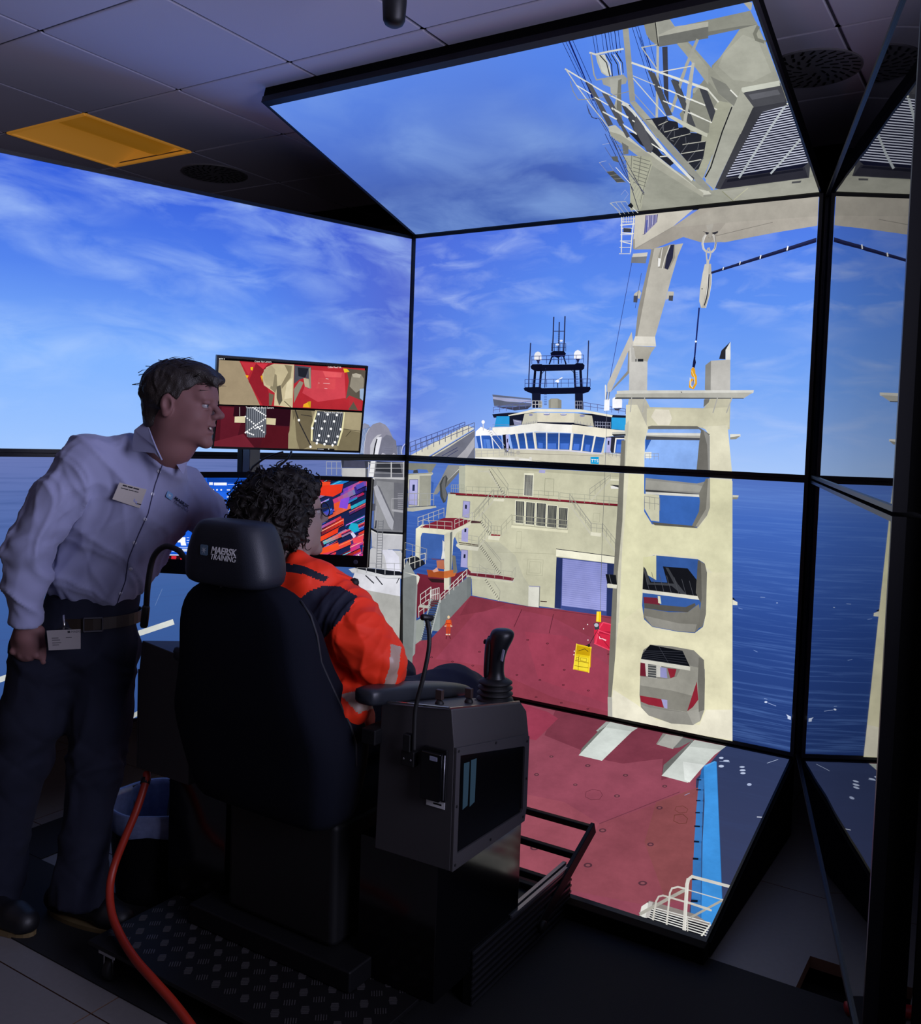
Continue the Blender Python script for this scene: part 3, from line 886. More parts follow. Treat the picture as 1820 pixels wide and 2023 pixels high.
OPEN = [  # openings of the tower: outline, then what is seen inside
 [(1283, 850), (1290, 843), (1380, 843), (1396, 848), (1405, 862), (1405, 1000), (1400, 1016), (1383, 1040), (1295, 1034), (1279, 1014), (1276, 1000), (1277, 870)],
 [(1276, 1110), (1282, 1100), (1296, 1096), (1382, 1104), (1395, 1112), (1400, 1130), (1398, 1210), (1392, 1237), (1376, 1249), (1345, 1247), (1292, 1237), (1276, 1222), (1272, 1195)],
 [(1275, 1282), (1290, 1272), (1330, 1275), (1374, 1283), (1394, 1302), (1396, 1340), (1395, 1400), (1387, 1422), (1372, 1430), (1330, 1427), (1285, 1411), (1270, 1395), (1267, 1370), (1270, 1300)]]
P3 = lambda pts: ' '.join('%g,%g' % q for q in pts)
draw('pictured_ladder_tower', [cu], f1, 'p 8ab0f0 ' + P3(OPEN[0]) + '''
p 2e5cae 1278,868 1290,868 1278,892
p d9d9d2 1277,893 1290,893 1290,905 1277,905
r 8a8c92 0.8 3 1278,908 1304,908 12
p 6e6d68 1283,843 1290,841 1380,842 1405,858 1402,864 1384,848 1284,848
p a8a7a0 1280,856 1396,857 1396,866 1300,866 1280,862
p 4c4d54 1280,862 1395,866 1385,870 1279,869
p d8d7d2 1280,855 1397,856 1397,861 1280,860
p 6d6b66 1388,849 1405,862 1405,935 1402,935 1379,928 1384,875
p 8b8a86 1392,849 1405,862 1405,935 1402,935 1400,880
''')
draw('pictured_ladder_tower', [cl], f1, 'p 3a66b4 ' + P3(OPEN[0]) + '''
p 8b8a86 1279,944 1380,955 1400,950 1402,962 1398,976 1278,968
p 9c9b94 1279,948 1380,958 1398,962 1395,972 1278,966
p 3c3d40 1279,967 1394,976 1394,979 1279,971
p d5d4cc 1279,971 1393,977 1393,982 1279,976
p cdcbb2 1276,975 1306,978 1306,1030 1290,1028 1277,1005
r 8d8e88 0.9 3 1277,1004 1307,1008 24
p 77756d 1398,945 1406,945 1406,1002 1400,1018 1382,1041 1370,1039 1384,1010 1386,990 1384,975
p 9a988e 1402,945 1406,945 1406,1002 1400,1018 1382,1041 1378,1038 1398,1005
p 5c5a54 1291,1031 1370,1038 1383,1043 1297,1037
''')
draw('pictured_ladder_tower', [cl], f1, 'p 35599c ' + P3(OPEN[1]) + '''
p d5d3a9 1274,1100 1300,1096 1300,1145 1274,1130
p 15161c 1275,1118 1290,1148 1322,1150 1313,1118 1362,1122 1380,1145 1386,1178 1273,1164
p 3e4046 1275,1118 1280,1124 1288,1150 1335,1152 1318,1120 1324,1121 1342,1152 1360,1174 1350,1173 1330,1156 1282,1154
t 50525a 0.8 7 1276,1126 1380,1150 1286,1164 1388,1178
p d4d2c6 1273,1163 1386,1177 1386,1184 1273,1170
p 6e2434 1275,1178 1302,1180 1308,1195 1276,1190
p d4d2b8 1303,1176 1308,1177 1310,1192 1304,1190
p 52504c 1276,1190 1310,1194 1358,1198 1376,1190 1378,1195 1362,1208 1320,1206 1277,1200
p 78766f 1276,1200 1325,1208 1362,1208 1384,1192 1392,1232 1376,1248 1345,1246 1292,1236 1275,1218
p 8f8d86 1277,1215 1345,1230 1380,1232 1376,1247 1345,1246 1292,1236
p 74726b 1382,1106 1396,1113 1400,1130 1398,1212 1391,1237 1382,1240 1388,1190 1380,1150
p 5c5a55 1382,1106 1388,1108 1390,1180 1388,1190 1378,1170
''')
draw('pictured_ladder_tower', [cl], f1, 'p 82807a ' + P3(OPEN[2]) + '''
p 6e2030 1269,1305 1285,1305 1285,1335 1268,1333
p c9c7c0 1278,1308 1310,1312 1310,1336 1280,1334
p 4c4e50 1284,1310 1300,1312 1300,1338 1284,1336
t b5b4ae 1 5 1283,1312 1283,1336 1302,1314 1302,1338
p 9090c0 1308,1316 1320,1318 1322,1338 1308,1336
p 8c2434 1322,1318 1340,1320 1336,1335 1328,1338
p 9a988f 1269,1335 1320,1340 1340,1335 1352,1310 1396,1320 1395,1400 1360,1405 1300,1395 1269,1380
p 84827a 1269,1352 1330,1362 1370,1372 1382,1380 1360,1404 1300,1395 1269,1375
p 8c2434 1268,1372 1310,1379 1315,1396 1285,1390 1270,1384
p 9c9ac8 1310,1379 1322,1381 1322,1398 1316,1396
p 8c2434 1380,1344 1383,1380 1372,1395 1361,1403
p 0f1118 1273,1290 1288,1272 1352,1284 1367,1316 1270,1300
t 3c3e48 0.8 5 1275,1284 1271,1299 1353,1286 1364,1314
l 3c3e48 0.9 1305,1275 1325,1309
p d6d4c8 1270,1300 1367,1315 1367,1323 1269,1307
p 8f8d86 1270,1390 1285,1395 1325,1402 1361,1405 1395,1400 1387,1422 1372,1430 1330,1427 1285,1411
p a19f97 1361,1404 1384,1398 1387,1421 1373,1430
p 6f6d67 1384,1296 1394,1302 1396,1340 1395,1400 1384,1404 1382,1340
''')
draw('pictured_ladder_tower', CC, fD, '''
p d6d5ce 225,1285 300,1280 1208,1278 1205,1298 1195,1302 225,1308
p b5b4ac 215,1310 225,1304 1200,1296 1135,1338 212,1338
p 4c4e52 212,1336 225,1330 1135,1334 1135,1340 212,1342
l 2a2c30 5 686,1290 692,1296
l b0afa9 7 333,1320 322,1435
l b0afa9 7 427,1320 410,1435
l b0afa9 8 950,1325 915,1440
l b0afa9 8 1056,1320 1012,1440
p c5c4bb 192,1580 288,1576 288,1592 192,1595
p 35373c 190,1595 288,1592 288,1605 205,1610
p d9d8d0 1038,1594 1112,1594 1112,1612 1038,1616
p 8d8c84 1038,1616 1112,1606 1080,1630 1038,1632
''')
draw('pictured_ladder_tower', [cl], fE, '''
p c9c8ba 980,262 1020,264 1018,276 980,278
p 8b8a80 980,276 1018,276 1010,290 980,290
p 16181e 980,940 1000,955 980,958
p d9d7c6 980,955 1012,972 1012,992 980,990
p 14161c 136,786 205,792 212,855 148,848
l 6c6e74 3 160,788 175,850
p d9d7c6 146,850 213,858 210,882 148,876
p b0aea6 150,1600 180,1602 182,1740 152,1732
''')
draw('pictured_sea_foam', [cl], fE, '''
l 90a8d8 3 1165,938 1195,940
e b0c4ea 1275,977 6,3
l 90a8d8 3 1190,1610 1210,1615
e d8e2f8 1201,1634 10,6
l a0b4e0 3 1215,1640 1268,1660
p c8d4ee 1335,1715 1350,1722 1368,1730 1366,1752 1345,1745 1345,1730
l 7e98cc 3 1020,1010 1045,1018
l 7e98cc 3 1120,1290 1145,1302
''')
# ---- left pair
draw('pictured_winch_drum', [lu], fG2, '''
p 8b90a8 190,300 215,150 260,135 320,160 350,200 300,400 240,660 165,655
p 5670a0 195,310 215,240 345,200 290,300 250,450 240,660 165,655 180,480
t c5d0ea 4 7 215,245 320,215 180,640 245,640
p 8f8ea0 245,655 250,480 275,330 320,230 400,150 510,120 600,160 660,230 700,320 760,450 790,500 800,655
l c9cad6 6 245,655 255,460 285,310 340,215
p c2c2cc 345,655 350,500 400,400 470,330 540,320 450,400 420,500 405,655
p e4e4ee 415,655 440,520 465,370 540,362 535,400 500,560 480,658
p 14161e 400,655 410,560 455,390 470,400 440,520 420,655
p 77788a 485,658 505,560 545,395 620,325 690,345 740,395 780,430 790,560 800,660
l 5c5d70 4 590,560 720,560
l 5c5d70 4 580,590 730,600
p bdbccb 530,655 550,630 580,640 610,655
p bdbccb 715,655 740,632 775,655
p 3d4f86 785,510 880,505 870,655 800,655
t c5d0ea 3 5 795,520 868,520 800,655 865,655
l e8e8f0 8 925,480 885,530 870,600 875,655
l 30354a 8 930,500 900,560 890,650
''')
draw('pictured_deck_crane', [ll], f1, '''
r 9aa0b4 1.4 3 645,938 675,938 26
p 343744 674,909 735,911 725,925 676,924
p 44465a 680,910 720,911 722,924 678,924
p bdbcbc 676,925 722,925 722,943 676,941
p 55575e 722,925 727,926 726,944 722,943
p 6c6d74 731,911 800,913 797,1045 740,1045 737,940 730,938
p 85868e 745,945 797,952 797,1060 746,1060
p 97989e 750,955 790,958 790,1000 760,990
p e2e2e4 733,911 742,911 738,942 728,942
p 33353d 745,911 790,914 795,940 740,943
p 5c5e68 742,930 797,936 797,944 740,944
l a9a9ae 1.4 728,915 798,915
l a9a9ae 1.2 728,925 798,925
l a9a9ae 1.2 728,934 798,935
l c9c9cc 2.4 773,914 773,945
l c9c9cc 1.8 797,913 797,945
l b5b5ba 1.6 728,913 728,943
p c9c9cc 737,943 800,943 800,948 770,952 735,947
l 55575e 1.2 735,949 797,951
p 77787e 740,945 800,948 800,1095 738,1045
p 8c8d92 744,950 778,953 778,1045 742,1045
p 6c6d76 778,953 797,955 797,1048 778,1048
p aaabb4 738,962 745,958 778,1030 775,1048 768,1040 742,980
p 666770 745,958 750,962 781,1030 776,1048 778,1030
p a9a9b0 774,1006 796,1008 796,1013 774,1010
l a9a9b0 1.2 774,985 796,985
l a9a9b0 1.2 774,985 774,1008
t 9a9aa4 1 8 786,975 786,1004 796,975 796,1004
p 4c4f60 733,995 741,995 741,1008 733,1010
p 2a2c36 741,1028 744,1028 743,1044 740,1042
l 9ea0aa 1.6 743,1000 740,1040
p 0f1118 732,1042 745,1049 797,1052 797,1056 744,1053 732,1046
p d0d0d2 732,1046 745,1053 797,1056 797,1058 744,1056 732,1049
p a6a6ac 735,1050 746,1057 797,1059 797,1086 740,1085 734,1080
p bcbcc2 733,1049 745,1056 797,1058 797,1085 768,1085 757,1090 735,1078
p c2c2c6 734,1082 756,1086 792,1088 797,1100 797,1130 790,1130 720,1120 722,1105 727,1092
p d6d6e4 752,1086 775,1086 788,1100 790,1128 765,1128 760,1100
l 6e7078 1.3 747,1028 743,1125
l 6e7078 1.3 757,1028 753,1125
t 6e7078 1 17 748,1030 744,1120 757,1030 753,1120
p 15171f 700,1122 705,1120 790,1129 795,1137 760,1137 705,1128
p cfd0d4 688,1124 700,1122 760,1136 797,1137 797,1141 763,1142 694,1130
p a9aab2 694,1130 763,1142 797,1141 797,1143 765,1144 695,1132
r a5a6ac 1.3 5 705,1130 797,1137 18 24
p d8d8e0 700,1131 710,1133 765,1143 790,1143 790,1178 694,1162 694,1150
p b4b4b6 694,1160 788,1178 788,1290 770,1300 740,1290 700,1200
p adada9 694,1160 790,1178 792,1340 700,1340
l 2c2e36 2.2 722,1137 738,1152
l 2c2e36 2.2 742,1139 755,1155
l 2c2e36 1.6 788,1142 783,1152
''')
draw('pictured_rails', [ll], f1, '''
l cdd0cc 11 -60,1362 340,1229
l cdd0cc 11 -60,1180 60,1138
l b9bdba 9 150,1470 420,1335
l 5f7aae 1.2 306,1196 320,1163
l 5f7aae 1 285,1190 292,1172
''')
# ---- floor display
draw('pictured_lower_deck', [bt], fF, '''
p 8e4758 -900,-400 560,-60 1330,200 1170,390 1140,420 1110,1130 1095,1260 900,1500 -900,1400
p 7a3848 300,0 1330,190 1240,260 1180,350 930,430 940,300 700,330 600,310 230,160
p 954c5a -200,450 350,560 560,690 320,1080 -300,1000
p 8c4854 560,690 900,570 1150,600 1110,1130 900,1190 340,1080
p 874a4e 900,560 1160,470 1110,1130 960,1160 830,800
p 943a50 0,-60 250,20 312,60 180,190 0,160
l 6c3644 4 560,690 1040,500
''' + '\n'.join('e 55303c %d,%d %d,%d\ne 8a5058 %d,%d %d,%d' % (a, b, r, r*.55, a, b, r*.55, r*.28) for a, b, r in
 [(490, 342, 16), (272, 288, 12), (183, 396, 15), (716, 400, 15), (415, 457, 13), (665, 524, 18), (951, 466, 15), (920, 596, 19), (170, 836, 26), (579, 731, 22), (866, 815, 20), (491, 940, 26), (819, 1048, 27)]) + '''
l 6a3240 3 480,500 520,485 565,495 578,520 560,545 510,548 475,530 480,500
l 6a3a34 4 1010,640 1060,635 1088,660 1080,688 1040,692 1005,675 1010,640
l 6a3a34 3 1020,590 1060,585 1090,605 1080,625 1040,628 1012,610 1020,590
''')
draw('pictured_tower_feet', [bt], fF, '''
p 9fa3a0 540,135 600,80 630,82 560,145
p 70736f 455,240 560,130 620,95 640,90 440,280
p cdd4cf 625,82 790,118 755,140 575,315 435,282
p b8bfba 625,82 790,118 755,140 600,115
p 84837f 900,215 940,150 1065,175 1000,245
p a09f9a 960,155 1060,172 1000,245 905,218
p 6e6f6e 1000,240 1065,175 1125,190 1040,235
p 6b6d6b 945,340 1120,190 1130,200 1100,260 935,408
p c9cfca 1130,190 1320,228 1250,280 1090,447 932,405
p b5bbb6 1130,190 1320,228 1290,250 1100,230
p dde2de 1060,320 1190,340 1100,445 1070,430
''')
draw('pictured_fender', [bt], fF, '''
p 2c6cb0 1170,372 1188,345 1180,560 1172,800 1170,1300 1105,1260 1125,900 1140,600
p 3a78bc 1158,420 1186,420 1185,485 1150,485
p 3a78bc 1150,495 1184,495 1182,550 1146,550
p 3a78bc 1146,560 1182,560 1180,622 1142,620
p 3a78bc 1140,632 1178,632 1177,705 1136,702
p 3a78bc 1134,712 1176,715 1174,798 1128,792
p 3a78bc 1128,806 1172,810 1170,900 1124,895
p 3a78bc 1120,912 1168,915 1168,1020 1118,1010
p 3a78bc 1115,1030 1167,1032 1166,1150 1112,1140
p 3a78bc 1110,1162 1166,1165 1166,1260 1106,1245
l 101c30 7 1146,430 1168,430
l 101c30 7 1142,490 1166,490
l 101c30 7 1140,555 1164,555
l 101c30 8 1136,627 1160,627
l 101c30 9 1130,708 1160,710
l 101c30 10 1128,800 1155,802
l 101c30 12 1122,903 1150,905
l 101c30 14 1118,1025 1148,1025
l 101c30 15 1112,1156 1145,1158
p 3f92de 1185,350 1250,318 1262,322 1270,560 1280,800 1290,1020 1296,1160 1270,1320 1170,1290 1178,800 1190,560
p 55a8ec 1188,345 1250,318 1256,322 1200,352
l 2c6cb0 3 1262,322 1296,1160
''')
draw('pictured_walkway', [bt], fF, '''
p 16161c 850,1160 1220,1290 1190,1380 800,1250
p 8c8480 860,1155 1130,1235 1222,1295 1225,1305 1100,1275 850,1190
t e0e0dc 6 8 880,1195 800,1280 1225,1290 1190,1410
p dcdcd6 812,1190 850,1165 858,1200 838,1262 800,1245
p bcb8b4 855,1160 880,1165 860,1255 835,1262
l dcdcd4 10 1170,1370 1225,1300
l a8a59c 20 805,1235 980,1140 1080,1088
l a8a59c 14 1110,1255 1300,1152
l c8c5bc 11 880,1275 900,1160 915,1132 940,1125 1080,1165 1230,1215
l cfccc4 11 962,1305 982,1110 995,1082 1030,1074 1080,1085
l cfccc4 6 1085,1090 1300,1152
l c8c5bc 6 1080,1160 1220,1205
l d6d3cb 22 1068,1335 1085,1060 1092,1030
l d6d3cb 18 1092,1030 1115,1012 1340,1072
l e4e2dc 6 1075,1335 1092,1050
l c8c5bc 7 1088,1255 1088,1360
''')
draw('pictured_sea_foam', [bt], fF, '''
e b8c4e0 1290,300 14,6
e b8c4e0 1320,318 18,5
e b8c4e0 1290,350 16,8
e b8c4e0 1415,355 16,5
e b8c4e0 1418,375 18,6
e b8c4e0 1420,392 16,6
e a8b4d4 1458,460 14,8
l a0b0d0 3 1280,320 1340,325
l a0acc8 3 1565,332 1630,310
l c8cede 5 1505,655 1540,657
l 8c98b8 3 1070,525 1100,512
''')
# ---- overhead display: underside of the crane cab
CAB = '''
p 9b9c90 870,300 1045,258 1140,440 1290,845 890,920 870,960 840,1020 700,880 570,722 630,640
p a5a69a 700,560 900,360 1060,420 1200,760 1000,860 800,840 640,700
l 77786e 36 1060,275 1025,350 1045,410 1120,435
p 8a8b80 440,900 500,820 760,1080 640,1060 560,1180 540,1400 300,1392 230,1200 330,1080
p 9b9c90 -60,215 100,155 185,280 60,310 -60,340
p 8b8c82 -30,330 60,300 185,280 980,105 1050,250 870,300 400,400 -20,478
p 74756e -20,420 400,350 870,270 1050,250 870,300 400,400 -20,478
p a5a59a 900,0 1000,20 990,95 975,100 905,20 700,40 640,10 760,-30
p 96978b 200,455 310,425 400,515 560,700 720,880 960,1160 930,1172 760,1085 660,1000 500,810
p 7c7d76 560,800 720,880 860,1060 960,1160 930,1172 800,1110 640,980
l a0a094 26 425,400 370,520 250,820 150,1150
l e0e0d8 14 770,945 840,1015
l d5d6cc 18 15,755 300,850 520,930 640,1070
l c5c5ba 9 60,745 350,690
l dcdcd2 11 235,990 420,1070 610,1145
l dcdcd2 11 540,1110 625,1150
l dcdcd2 12 10,900 200,980
l dcdcd2 12 55,1050 260,1145
l dcdcd2 12 320,1170 560,1285
p 3f4148 440,925 520,940 610,1170 570,1290
p 3f4148 150,825 220,850 400,1330 330,1330
l b0b0a6 30 375,660 330,900 270,1392
'''
draw('pictured_crane_cab', [tp], fA, '''
p 94958a 480,740 560,760 830,905 1010,885 905,960 850,1000 400,1060 480,1000 500,900
p 97988c 540,740 560,770 500,900 470,1020 905,980 1370,930 1290,760 1280,790 1260,810 880,890 830,900
p a1a196 880,905 1340,830 1360,960 930,960
l 86876f 4 880,905 930,950
l b5b59c 4 1000,890 935,945
p 8f8f80 1040,100 1075,180 1150,375 1190,480 970,500 930,430 830,360 830,310 870,270 960,140
p 9d9e94 860,290 960,140 1040,110 1150,375 960,415 930,440 830,340
p 74756e 1020,150 1050,130 1060,180 1040,190 1042,170 1028,155
l 74756e 11 1052,130 1035,155 1050,190 1085,195
p 9fa194 740,420 860,340 960,420 870,500 790,600 740,560
p 86877a 740,440 860,440 850,640 740,610
p c5c8bc 970,412 1150,375 1152,392 972,432
p 4b4c52 975,432 1155,392 1185,478 1075,510 1010,495
p 62636a 1000,440 1100,415 1120,440 1010,465
p a5a69a 965,412 1030,490 840,895 800,860 900,480
p 8e8f80 930,440 965,412 1030,490 1020,515
p 3e3f46 1030,490 1180,470 1300,745 1290,840 870,895 845,890
p 15172a 1072,512 1195,480 1262,650 1285,770 1250,800 900,840
p 2c2c36 895,845 1270,790 1285,838 870,893
p 1a1b26 905,848 1260,795 1265,805 900,862
''' + '\n'.join('l c5c9dc 5 %d,%d %d,%d' % (1075-i*7.0, 516+i*12.6, 1192+i*3.7, 488+i*11.1) for i in range(26)) + '''
l aeb5ba 10 1180,495 1110,600 960,838
l aeb5ba 9 1250,655 1180,740 1110,818
l d8dcd0 8 1075,516 1190,488
p 4c4d50 1210,857 1255,852 1250,862 1208,866
p a0a190 760,600 870,440 930,490 790,840 755,850
p a6a79c 920,500 950,480 1030,492 840,898 795,838
l 1c1d20 6 925,505 880,620 825,790 800,835
''')
draw('pictured_crane_cab', [tp], fA2, CAB)
draw('pictured_crane_frame', [tp], fA1, '''
l 0e1450 6 55,460 440,1250 640,1600
l 0e1450 6 95,455 480,1250
l 0e1450 6 130,450 500,1300
l 101a60 12 150,470 330,900 440,1200
l 0e1450 6 180,440 420,980
l 0e1450 6 428,375 470,640
l 0e1450 6 465,370 505,640
l 0e1450 5 535,350 570,620
l 0e1450 9 575,345 620,640
l 0e1450 6 618,340 660,640
l 0e1450 6 645,335 690,640
l 0e1450 9 692,320 730,620
l 0e1450 6 735,310 770,620
l 0e1450 6 895,275 1170,1150
l 0e1450 6 935,265 1200,1100
l 0e1450 6 965,262 1250,1200
l 0e1450 8 1000,430 1160,900
l 0e1450 5 1100,430 1280,1100
p b5b7ae 470,650 560,640 640,900 600,900 540,860 490,740
p c9cbc2 490,650 580,640 660,880 620,905 545,840
l 2a2c34 12 520,650 600,740 640,900
l 2a2c34 12 590,640 660,760 670,900
l e0e1da 9 560,645 630,750 655,890
l 2a2c34 12 660,640 730,760 750,890
l e0e1da 9 690,640 760,740 780,880
l 2a2c34 10 720,620 790,740 800,860
l 15172e 7 605,600 660,720
l 15172e 7 700,600 770,720
p 9fa098 540,930 620,910 800,880 850,930 830,990 640,1030 560,1000
p a9aaa2 640,930 780,920 770,1050 760,1200 780,1400 680,1300 720,1150 650,1100
p 77776e 740,950 780,930 775,1100 790,1480 720,1300 730,1100
l d5d5cd 22 400,618 470,638 620,605 800,572
l a0a098 16 415,630 450,880 480,945 560,930
l d8d8d0 17 105,812 300,930 550,1080 870,1245
l c9c9c0 12 115,820 235,1000 400,1230 630,1520
l 8f8f88 9 165,960 200,1080 260,1180 390,1175 660,1130 880,1080
l 50546a 7 365,1240 390,1340 440,1400 510,1405 600,1560
p 53545a 350,960 430,1010 680,1480 620,1500
p 53545a 540,1090 620,1120 810,1460 760,1500
p 3f4146 780,1240 880,1245 1000,1480 1100,1700 950,1600
l e4e5de 12 460,1150 620,1245
l e4e5de 12 555,1325 715,1415
l e4e5de 12 665,1275 860,1390
l e4e5de 12 770,1460 950,1577
l e4e5de 12 240,1005 410,1110
l e4e5de 13 915,1425 1100,1535
p 9b9b92 790,290 860,275 900,700 945,1190 880,1210
p 8a8a80 1040,240 1180,205 1225,545 1130,470 1080,400
p b0b0a5 1190,200 1330,180 1420,300 1820,240 1820,440 1225,545
p 6f706c 1225,420 1820,300 1820,440 1225,545
p 9fa097 1190,205 1330,180 1420,310 1225,400
l 0b0c12 10 1180,205 1222,545
p a2a296 880,1210 945,1195 1250,1540 1300,1640 1200,1640
p 9fa094 1450,500 1560,490 1820,800 1820,1000
l a2a298 36 1690,460 1560,760 1380,1320
p 3b3d4a 1268,545 1332,540 1345,1200 1360,1260 1290,1100 1275,700
l b0b0a6 30 1215,540 1212,900 1200,1545
l dcddd4 24 905,735 1240,850 1650,1000 1820,1060
l cfcfc8 12 1240,845 1620,775
p 4b4d52 1090,820 1180,860 1390,1360 1320,1370
p 4b4d52 1370,940 1450,960 1670,1500 1600,1500
l b5b5ab 34 1640,740 1590,1150 1510,1620
l e4e5de 12 1220,1020 1480,1120
l e4e5de 12 1280,1190 1540,1310
l e4e5de 12 1480,1125 1780,1245
l e4e5de 12 1580,1330 1860,1450
l cfd0c6 10 920,890 1180,1000
l cfd0c6 12 920,920 1310,1370
l a5a698 8 920,1090 1180,1380
l b5b5aa 14 1020,550 1200,515
l b5b5aa 12 1030,560 1200,800
''')
draw('pictured_crane_frame', [tp], fA3, '''
p 24262f 340,250 520,230 960,160 975,210 1090,230 1100,300 1230,290 1240,360 1380,370 1370,470 1430,460 1400,640 1340,800 1290,810 1080,560 860,330 780,200
p 24262f 500,350 760,420 900,620 950,640 1050,720 1000,760 800,600 640,500
t 5c5e64 8 5 870,340 1290,800 960,200 1400,660
t 5c5e64 10 1 905,270 1000,440 920,340 1040,460
l b5b5ab 9 860,270 970,220
l b5b5ab 9 930,350 1100,310
l b5b5ab 9 1000,430 1240,370
l b5b5ab 10 1150,500 1420,460
l b5b5ab 11 1130,610 1400,565
l b5b5ab 12 1200,715 1370,680
l 5a5c62 7 920,265 920,340
l 5a5c62 7 1050,340 1050,410
l 5a5c62 7 1185,410 1190,480
l 5a5c62 7 1340,490 1330,560
p c5c6b6 965,160 1020,150 1450,370 1440,410 1230,320
p c2c2b6 260,285 340,265 720,590 790,590 1330,1030 1460,1060 1500,1100 1400,1130 270,350
p a3a396 270,340 400,380 760,620 1400,1080 1390,1130 700,700 290,400
p 8b8b82 1395,1105 1500,1095 1495,1120 1395,1132
p 8f9088 560,60 680,180 870,330 1300,810 1490,1030 1440,1060 1330,970 900,480 600,120
p 464850 430,30 480,40 640,250 1060,720 1290,900 1280,925 1240,900 700,400 480,140
l d4d6d2 34 430,10 480,30 560,110 700,290 950,600 1260,920
l e4e5de 14 195,105 360,195
l e4e5de 14 300,65 495,180
l e4e5de 14 405,245 600,375
l e4e5de 14 550,210 700,300
l e4e5de 14 650,405 930,590
l cfcfc5 14 880,645 980,635
p 53545a 590,150 690,290 800,540 770,600 720,580 560,300
p 53545a 300,30 400,200 520,400 480,420 430,330
l 33375a 7 5,40 60,170 120,190
p 6e6f6c 420,470 500,520 500,610 440,620
p a6a795 440,630 760,640 790,740 700,1000 650,1280 520,1290 520,1000 470,700
t 6c6d66 8 7 560,640 560,950 760,700 700,1000
l 6c6d66 8 540,630 530,800 690,1100
l 6c6d66 8 650,640 610,980
l 6c6d66 7 770,730 700,960 640,1200
l 2b3060 7 220,370 430,800 560,1050
l 2b3060 7 270,380 480,800 690,1080
l 3a3c4c 7 330,430 560,860 680,1100
l 3a3c4c 8 300,400 500,900 620,1280
t 8d8e84 5 16 330,440 640,1240 400,460 690,1100
l e8e9e2 7 350,770 520,960
l 5a5f80 6 220,530 290,640
l b5b8c4 4 190,495 270,480
p 5c5e5c 290,640 370,635 380,710 320,690
l 8d90a8 5 150,710 240,820
l b5b8c4 4 150,710 235,690
l 8d90a8 5 265,720 320,800
p 4b4d4e 235,820 320,810 470,950 360,950
t 8d8e84 4 3 240,825 365,950 320,812 470,945
l 9ca4cc 4 410,1100 460,1040 500,1090 450,1160
l b0b3b0 7 280,1200 340,1185 470,1180
l b0b3b0 6 280,1200 390,1290 400,1340
t b0b3b0 5 3 290,1195 470,1180 410,1340 560,1320
p 1a1c22 490,1230 530,1190 560,1230 540,1260
l d5d6cc 9 550,1250 620,1320
''')
draw('pictured_crane_cab', [tp], fA2, '''
p c5c8bc 885,915 1290,845 1298,880 895,955
p 4b4c52 900,960 1298,882 1350,1050 1010,1110
p 62636a 960,975 1270,920 1300,970 1000,1030
p a5a69a 880,920 1020,1110 880,1392 700,1392 720,1300 840,1020
p 3a3b42 1010,1110 1360,1050 1370,1085 1110,1160 960,1392 880,1392
''')
for S in (cu, cl, lu, ll, tp, bt): S.flush()
# ------------------------------------------------------------------ the room
CEIL = 2.888
M_FLOORTOP = mat('floor_tile_top', '73706f', rough=0.55, var=0.10, vscale=60)
M_FLOORSIDE = mat('floor_tile_core', '6b4c3a', rough=0.8)
M_SUB = mat('subfloor_black', '08080a', rough=0.9)
M_MAT = mat('rubber_mat_black', '0e0e12', rough=0.85, bump=0.2, bscale=400)
M_CEIL = mat('ceiling_tile_white', 'e2dcea', rough=0.9, bump=0.15, bscale=500)
M_GRID = mat('ceiling_grid', '58565c', rough=0.8)
M_WALL = mat('wall_paint_grey', '5b5450', rough=0.9)

sub = MB().box((0, -2.2, -0.13), (7.4, 8.2, 0.04)).build('floor', M_SUB); struct(sub, 'raised floor of pale tiles with dark strips between')
def rect_piece(x0, x1, y0, y1):
    m = MB(); m.box(((x0+x1)/2, (y0+y1)/2, -0.018), (x1-x0-0.004, y1-y0-0.004, 0.036))
    m.m = [1, 0, 1, 1, 1, 1]
    return m.build('tile', [M_FLOORTOP, M_FLOORSIDE], sub, fix=True)
xs = [-3.3, -2.7, -2.1, -1.5, -0.9, -0.3, 0.3, 0.9, 1.5, 2.1, 2.7, 3.3]
ys = [-4.65, -4.05, -3.45, -2.85, -2.25, -1.65, -1.05, -0.45, 0.15, 0.75, 1.35]
for i in range(len(xs)-1):
    for j in range(len(ys)-1):
        x0, x1, y0, y1 = xs[i], xs[i+1], ys[j], ys[j+1]
        if (x0, y0) == (0.9, -1.05):        # the tile with the cable opening cut into its corner
            L_ = [(0.902, -0.452), (1.498, -0.452), (1.498, -0.85), (1.216, -0.85), (1.216, -1.048), (0.902, -1.048)]
            m = MB(); m.prism([(x, y, -0.036) for x, y in L_], (0, 0, 0.036)); m.m = [1, 0]+[1]*6
            m.build('tile', [M_FLOORTOP, M_FLOORSIDE], sub); continue
        rect_piece(x0, x1, y0, y1)
def floor_mat(label, x0, x1, y0, y1, z=0.004):
    o = MB().box(((x0+x1)/2, (y0+y1)/2, z/2+0.0002), (x1-x0, y1-y0, z)).build('floor_mat', M_MAT); tag(o, label, 'mat'); return o
floor_mat('wide black rubber mat under the chair platform', -0.62, 2.2, -1.819, -1.050)
floor_mat('long black rubber mat behind the chair, crossing under the castor', -3.2, 2.9, -2.165, -1.822)
floor_mat('narrow black rubber mat running forward from the standing man towards the left displays', -1.43, -1.18, -1.819, 0.5)

